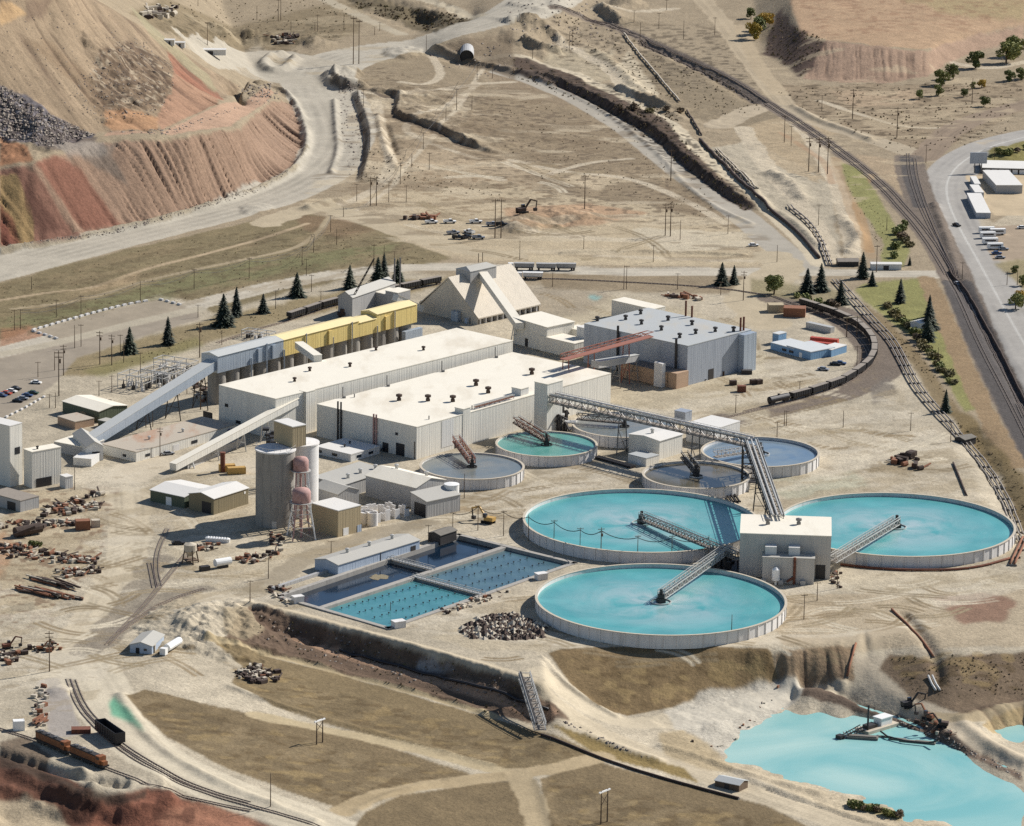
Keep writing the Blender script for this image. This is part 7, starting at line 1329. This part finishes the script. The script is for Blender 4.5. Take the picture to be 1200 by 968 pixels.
for poly, n, s in (([(290,715),(600,795),(640,835),(480,800),(300,750)], 240, 1.0),([(1015,828),(1080,849),(1135,877),(1198,906),(1198,912),(1140,888),(1092,866),(1055,847)], 200, 1.0),([(395,80),(425,100),(425,180),(410,205),(400,150)], 260, 1.3),([(590,0),(720,0),(740,40),(660,60),(600,40)], 240, 1.6),([(500,60),(600,45),(600,95),(520,80)], 120, 1.5),([(650,840),(720,870),(760,890),(700,870)], 60, 1.0)):
    scatter(poly, int(n*.9), stone(mb, s*.7), seed=n+2)
stuff(mb, 'loose_rock', ['rock_pale', 'rock_dark'], 'loose rock and rubble along banks and berms')
def scrapheap(label, poly, n, s, seed, mats=('scrap_dark', 'scrap_rust', 'scrap_pale'), w=(5, 2, 3), name='scrap_metal'):
    mb = MB()
    def f(c, r):
        mb.m = r.choices((0, 1, 2), w)[0]; k = r.random(); a = r.random()*PI; q = s*r.uniform(.5, 1.3)
        if k < .45: mb.cbox(c[0], c[1], c[2]+q*.3, q*r.uniform(.6, 1.6), q*r.uniform(.4, .9), q*r.uniform(.5, 1), a)
        elif k < .75: L = q*r.uniform(1.5, 3.4); mb.bar((c[0], c[1], c[2]+q*.1), (c[0]+L*math.cos(a), c[1]+L*math.sin(a), c[2]+q*r.uniform(.1, .7)), q*.22)
        else: mb.tube([(c[0], c[1], c[2]+q*.35), (c[0]+q*math.cos(a), c[1]+q*math.sin(a), c[2]+q*.4)], q*.42, 8)
    scatter(poly, n, f, seed); return stuff(mb, name, list(mats), label)
scrapheap('row of dark machine parts nearest the cream block building', [(48,600),(75,588),(120,576),(118,582),(80,594),(50,606)], 60, 2.0, 1); scrapheap('second row of machine parts below the first, in the yard', [(65,600),(118,590),(118,598),(70,606)], 50, 2.0, 2); scrapheap('long row of rusty parts left of the crusher frame', [(0,612),(85,610),(90,617),(0,621)], 70, 1.8, 3); scrapheap('rows of rusty scrap around the bright green bush', [(0,640),(25,638),(70,650),(115,655),(112,662),(60,660),(0,652)], 130, 1.8, 4, w=(4, 3, 4)); scrapheap('pale scrap row lowest in the left yard', [(62,668),(118,666),(118,672),(75,678)], 60, 1.7, 5, w=(3, 2, 5)); scrapheap('scattered debris by the tall pole on the left', [(0,765),(20,762),(70,754),(72,763),(35,766),(15,778),(0,780)], 60, 1.8, 6); scrapheap('heap of dark scrap beside the end of the upper field', [(272,790),(300,778),(330,790),(325,800),(290,802)], 110, 1.7, 7, w=(5, 1, 4))
scrapheap('row of dark pipe ends on the yard beside white tank', [(278,655),(330,644),(328,652),(284,664)], 45, 1.6, 8); scrapheap('dark fittings in a row below the white sacks', [(232,640),(256,638),(256,645),(234,646)], 26, 1.6, 9); scrapheap('clutter along the lower edge of the settling basin', [(512,714),(560,702),(590,690),(600,693),(560,710),(520,722)], 60, 1.4, 10, w=(2, 1, 4)); scrapheap('clutter at the left corner of the settling basin', [(315,690),(330,684),(345,705),(340,712),(318,700)], 40, 1.5, 11); scrapheap('debris along the foot of the left great thickener', [(700,664),(860,665),(855,672),(720,672)], 60, 1.3, 12, w=(3, 2, 3)); scrapheap('debris on the ground at the right of the filter building', [(972,672),(990,670),(985,690),(975,686)], 20, 1.5, 13); scrapheap('driftwood and debris on the pond shore left', [(800,862),(850,870),(905,800),(920,806),(860,880),(815,872)], 16, .9, 14, w=(3, 2, 2)); scrapheap('machine debris along the pond bank below the excavators', [(1070,838),(1105,850),(1120,862),(1100,862),(1075,848)], 30, 1.2, 15, w=(4, 4, 2))
scrapheap('dark clutter below the silos and water towers', [(318,625),(335,628),(330,640),(312,640)], 30, 1.4, 16); scrapheap('pale debris heap at the substation foot', [(100,470),(128,470),(135,480),(110,485)], 30, 1.5, 17); scrapheap('dark parts lying in the shade of the bin house', [(225,455),(250,445),(256,465),(235,475)], 40, 2.2, 18, w=(5, 1, 4)); scrapheap('dark pipes laid out on the ground above the right thickener', [(1040,535),(1085,532),(1082,552),(1050,548)], 18, 3, 19, w=(4, 1, 2)); scrapheap('rail wheels and ties beside the lower spur track', [(38,808),(56,800),(54,850),(42,856)], 30, 1.8, 20, w=(2, 1, 4)); scrapheap('dark steel laid out behind the concentrate yard trees', [(782,345),(822,348),(820,352),(782,350)], 26, 2.2, 21, w=(2, 4, 1)); scrapheap('rusty pipes stacked on the pale yard', [(473,254),(508,254),(506,260),(474,258)], 26, 2.6, 22, w=(2, 5, 0)); scrapheap('heap of dark scrap on the haul road verge', [(318,42),(346,40),(346,52),(320,52)], 50, 2.6, 23, w=(5, 1, 2)); scrapheap('broken timber frames on the grass behind the dump', [(165,10),(205,8),(206,22),(168,22)], 60, 3.4, 24, w=(1, 0, 4))
def beams(label, uv0, uv1, n, L, ang, seed, mats=('scrap_dark', 'scrap_rust', 'scrap_pale')):
    r = random.Random(seed); mb = MB(); a, b_ = S(*uv0), S(*uv1)
    for k in range(n): f = r.random(); c = a+(b_-a)*f; mb.m = r.choice((0, 0, 1, 2)); t = ang+r.uniform(-.12, .12); l = L*r.uniform(.6, 1.1); z = c[2]+r.uniform(.2, 1.6); mb.bar((c[0]-l/2*math.cos(t), c[1]-l/2*math.sin(t)+r.uniform(-2, 2), z), (c[0]+l/2*math.cos(t), c[1]+l/2*math.sin(t), z+r.uniform(-.2, .2)), .55)
    return stuff(mb, 'beam_pile', list(mats), label)
beams('long rusty beams piled in the left yard, upper pile', (48,682), (80,688), 26, 16, -.75, 1); beams('long beams piled in the left yard, lower wider pile', (36,695), (84,700), 44, 18, -.6, 2); beams('pale beams beside the lower spur track', (42,845), (52,848), 14, 9, 1.2, 3)
mb = MB(); scatter([(538,738),(560,724),(600,718),(640,734),(636,748),(590,750),(550,748)], 900, stone(mb, 1.8, (0, 1, 1)), 5); stuff(mb, 'rubble_pile', ['scrap_pale', 'scrap_dark'], 'low pile of broken rubble in front of the settling basin')
# ================================================================== poles and wires
def polemesh(kind):
    mb = MB(); mb.tube([(0, 0, -.5), (0, 0, 1)], [.26, .13 if False else .24], 6); mb.tube([(0, 0, .5), (0, 0, 15)], [.25, .15], 6)
    if kind == 1: mb.bar((-1.6, 0, 14.2), (1.6, 0, 14.2), .24); [mb.bar((x, 0, 14.2), (x, 0, 14.8), .16) for x in (-1.5, -.7, .7, 1.5)]
    if kind == 2: mb.bar((-1.6, 0, 14.2), (1.6, 0, 14.2), .24); mb.bar((-1.4, 0, 12.8), (1.4, 0, 12.8), .24); mb.tube([(.5, 0, 10.8), (.5, 0, 12.2)], .35, 6)
    return mb
PR = []
for k in range(3): PR.append(solo(polemesh(k), 'utility_pole', 'wood', 'p', 'utility pole', 'utility poles', loc=(0, 0, 0)))
POLES = [('on the dirt flat left of the S shaped berm', [(414,75,56),(420.5,75,52)]),('by the haul road bend above the plant', [(434,241,34),(441,241,34),(418,236,21),(455.5,237,25),(476,237,20)]),('on the slope right of the haul road', [(426,176,22),(433,176,24),(426,124,20),(419,120,16)]),('in the line up the slope to the culvert', [(469,216,26),(482.5,196,17),(496,175,20),(503,199,20),(522.5,142,20),(535,129,25),(553,129,17),(559,94,21),(577,92,16)]),('beside the haul road embankment', [(499.5,59,18)]),('on the grass beyond the dump', [(232,7,12),(243,53,26),(326,24,25),(329,24,26),(301,23,16),(341,37,12),(369,36,10),(372,37,20),(403,36,20),(439,41,10),(445,36,10)]),
 ('around the brushy mounds at the top', [(624,69,16),(667,59,22),(670.5,54,20),(743,26,14),(750,51,25),(772,34,19),(781,12,12),(801,46,22),(837.5,41,21)]),('on the brown flat inside the paved road', [(786,212,37),(685,245,40)]),('in the cluster by the railway embankment', [(919,167,32),(927,171,24),(947.5,201,41),(959,202,41),(969.5,204,44)]),('on the brush flat below the plateau', [(963,130,19),(999,139,35),(1051,161,36),(1085,191,22),(1139,122,31),(1165,191,20)]),
 ('along the far side of the empty lot', [(17,387,24),(24,386,24),(37,339,15),(66,372,21),(95,371,25),(164.5,354,25),(227.5,339,24),(292,326,24)]),('on the verge of the paved lot', [(44.5,442,18),(64,434,22),(69,464,53),(74.5,440,36),(87.5,408,27),(95,406,26)]),('around the substation', [(117,427,39),(131,428,36),(141,416,24),(145,425,26),(164.5,437,24),(116,464,18),(131,460,20),(234,419,41),(232,372,15),(260,404,15),(58,478,16),(65,478,18)]),('on the verge behind the ore wagons', [(323,362,22),(365,342,20),(376,358,17),(354,311,22),(359,323,20),(367.5,296,17),(387.5,272,20),(394.5,287,19),(402.5,254,12)]),('behind the grey crusher house', [(438,314,28),(450,312,25),(462,314,20)]),
 ('beside the pickups on the pale yard', [(580,279,46),(587,279,46)]),('along the yard road right of the ore store', [(609,304,22),(647.5,336,17),(684,292,16),(731,339,28),(734,339,28),(765.5,307,20),(779.5,276,38),(785.5,277,40),(794,339,19),(797,281,23),(844.5,346,16),(853,274,22),(871,352,35)]),('beside the crossing road', [(910.5,307,20),(959,264,25),(1027,319,32),(1039,270,16)]),('around the rail loop', [(862,484,22),(937,462,16),(1004,431,26),(1009.5,428,21),(988,501,20),(919,499,18),(921.5,499,18),(910.5,513,19)]),('beside the highway', [(1099,428,21),(1127.5,327,20),(1180,334,16),(1192,334,18)]),('on the pale ground right of the small tanks', [(1067,505,22),(1114,518,24)]),
 ('on the lower left yard', [(58,787,47),(87.5,574,27),(187.5,535,34),(293,705,25),(179,500,22),(171,501,18)]),('around the settling basin', [(314.5,678,24),(388,648,14),(457.5,730,25),(502,635,20),(530.5,623,23),(544,584,29),(560,621.5,30),(590,628,30)]),('in the wired row along the left great thickener', [(619,634,31),(649,640,31),(679.5,649,31),(704,656,38),(747,657,30),(787,657,30),(830,657,30)]),('in front of the filter building', [(857,750,30),(942,726,30),(957.5,704,22),(981,690,22)]),('beside the lower curved road', [(317,945,39)]),('under the conveyor from the transfer house', [(210,463,24),(219,462,22),(235,480,44),(258,468,28),(316,545,20),(345,533,18)])]
pu = set(); PB = {}
for ph, L in POLES:
    L = sorted(L)
    for i, (u, v, h) in enumerate(L):
        k = 2 if h > 33 and len(L) > 2 else (1 if (i+len(L)) % 3 != 1 else 0); o = PR[k] if k not in pu else dup(PR[k], (0, 0, 0)); pu.add(k); c = S(u, v); s = hpx(v, h)/15; place(o, c, -.3+.6*rnd.random(), 1); o.scale = (max(.8, min(1.3, s)),)*2+(s,); PB[(u, v)] = (c, 15*s)
        o['label'] = 'wooden pole '+ph if len(L) == 1 else ('%s wooden pole from the left %s' % (ORD[i], ph)); o['group'] = 'utility poles '+ph
def wire(label, keys, sag=1.6, f=.95, r=.06, sd=0):
    mb = MB(); pts = []
    for a, b_ in zip(keys[:-1], keys[1:]):
        A, ha = PB[a]; B, hb = PB[b_]; n = 8
        for i in range(n+(b_ == keys[-1])): t = i/n; q = A*(1-t)+B*t; pts.append((q[0]+sd, q[1], A[2]*(1-t)+B[2]*t+(ha*(1-t)+hb*t)*f-sag*4*t*(1-t)))
    mb.tube(pts, r, 4, False); solo(mb, 'overhead_wire', 'dark', label, 'wire')
wire('sagging black cable strung along the left great thickener tank', [(619,634),(649,640),(679.5,649),(704,656),(747,657),(787,657),(830,657)], 1.8, .9, .16); wire('sagging cable over the yard left of the thickener tanks', [(530.5,623),(560,621.5),(590,628),(619,634)], 1.6, .92, .13)
for k, sd in enumerate((-1, 1)): wire(['upper pale power line along the far side of the empty lot', 'lower pale power line along the far side of the empty lot'][k], [(24,386),(95,371),(164.5,354),(227.5,339),(292,326),(354,311),(367.5,296),(387.5,272)], 1.5+k, .93-.1*k, .09)
wire('power line climbing the slope toward the culvert', [(455.5,237),(469,216),(482.5,196),(496,175),(522.5,142),(535,129),(559,94)], 1.4, .93, .09)
def hframe(label, uvs, h, m='pale_wood'):
    c = S(*uvs[0]); d = S(*uvs[1]); H = hpx(uvs[0][1], h); t = thing('pole_frame', label, 'utility pole', c)
    for p in (c, d): mb = MB(); mb.tube([tuple(p-[0, 0, .5]), tuple(p+np.array([0, 0, H]))], [.3, .18], 6); mb.build('pole', 'wood', t)
    e = (d-c); mb = MB(); mb.bar(c-e*.35+[0, 0, H-.5], d+e*.35+[0, 0, H-.5], .5, .5); mb.build('crossarm', m, t); mb = MB(); mb.bar(c+[0, 0, H*.55], d+[0, 0, H*.85], .16); mb.bar(d+[0, 0, H*.55], c+[0, 0, H*.85], .16); mb.build('brace', 'wood', t)
hframe('two legged pole frame with white crossarm on the upper field', ((371,872.5),(378,870)), 29, 'white_paint'); hframe('two legged pole frame with white crossarm at the bottom edge', ((704,966),(711.5,963)), 40, 'white_paint'); hframe('leaning two legged pole frame inside the rail loop', ((992,395),(1004,394)), 24)
# ================================================================== substation
def gantry(label, uv, L, W, H, seed):
    c = P(*uv); r = random.Random(seed); t = thing('switchyard_gantry', label, 'gantry', c); a = -.5; X = lambda x, y, z: (c[0]+x*math.cos(a)-y*math.sin(a), c[1]+x*math.sin(a)+y*math.cos(a), z)
    mb = MB(); nb = 4
    for i in range(nb):
        for j in (0, 1): mb.bar(X(L*i/(nb-1), W*j, -.3), X(L*i/(nb-1), W*j, H), .32)
        mb.bar(X(L*i/(nb-1), 0, H), X(L*i/(nb-1), W, H), .3); mb.bar(X(L*i/(nb-1), 0, H*.6), X(L*i/(nb-1), W, H*.6), .24)
    for j in (0, 1): mb.bar(X(0, W*j, H), X(L, W*j, H), .32); mb.bar(X(0, W*j, H*.62), X(L, W*j, H*.62), .24)
    mb.build('frame', 'pale_steel', t)
    for i in range(nb-1):
        for j in range(3): x, y = L*(i+.5)/(nb-1)+r.uniform(-.5, .5), W*(j+.5)/3; mb = MB(); q = X(x, y, 0); mb.cbox(q[0], q[1], 1, 1.2, 1.2, 2.0, a); mb.tube([X(x, y, 2), X(x, y, H*.62-.1)], [.35, .2], 6); mb.build('insulator', 'pale_concrete' if r.random() < .6 else 'dark_steel', t)
gantry('switchyard gantry of thin pale steel, nearest the dark green shed', (138,455), 15, 10, 7, 1); gantry('switchyard gantry in the middle of the substation', (165,452), 18, 11, 8, 2); gantry('switchyard gantry farthest right, beside the feed conveyor', (188,446), 14, 10, 7, 3); gantry('low switchyard rack behind the gantries on the verge', (180,432), 20, 8, 5, 4); gantry('low switchyard rack beside the parked ore wagons', (283,396), 16, 6, 4, 5)
crate('grey transformer cabin standing inside the substation', (190,447), 7, 4, 4, -.3, 'grey_siding', 'transformer', 'transformer')
EXPO = .32
# ------------------------------------------------------------------ camera, sun and sky
cd = bpy.data.cameras.new('camera'); co = bpy.data.objects.new('camera', cd); COL.objects.link(co)
from mathutils import Matrix
mw = Matrix(((CR[0], CUP[0], -CF[0], CPOS[0]), (CR[1], CUP[1], -CF[1], CPOS[1]), (CR[2], CUP[2], -CF[2], CPOS[2]), (0, 0, 0, 1)))
co.matrix_world = mw; cd.sensor_fit = 'HORIZONTAL'; cd.sensor_width = 36; cd.lens = 36*FPX/1200; cd.clip_start = 10; cd.clip_end = 60000
sc.camera = co
SUN_EL, SUN_AZ = math.radians(37), math.radians(33)       # sun stands to the right and a little behind the plant
sd = Vector((math.cos(SUN_EL)*math.cos(SUN_AZ), math.cos(SUN_EL)*math.sin(SUN_AZ), math.sin(SUN_EL)))
sl = bpy.data.lights.new('sun', 'SUN'); sl.energy = 5.0; sl.angle = math.radians(.5); sl.color = (1, .96, .905)
so = bpy.data.objects.new('sun', sl); COL.objects.link(so); so.rotation_euler = sd.to_track_quat('Z', 'Y').to_euler()
w = bpy.data.worlds.new('World'); sc.world = w; w.use_nodes = True; nt = w.node_tree; bg = nt.nodes['Background']
sk = nt.nodes.new('ShaderNodeTexSky'); sk.sky_type = 'NISHITA'; sk.sun_disc = False; sk.sun_elevation = SUN_EL; sk.sun_rotation = PI/2-SUN_AZ; sk.altitude = 1700
nt.links.new(sk.outputs[0], bg.inputs[0]); bg.inputs[1].default_value = .08
sc.view_settings.view_transform = 'Standard'; sc.view_settings.look = 'None'; sc.view_settings.exposure = EXPO; sc.view_settings.gamma = 1
sc.cycles.max_bounces = 5; sc.cycles.diffuse_bounces = 3; sc.cycles.glossy_bounces = 2; sc.cycles.transmission_bounces = 2; sc.cycles.use_denoising = False
sc.cycles.use_adaptive_sampling = True; sc.cycles.adaptive_threshold = .01
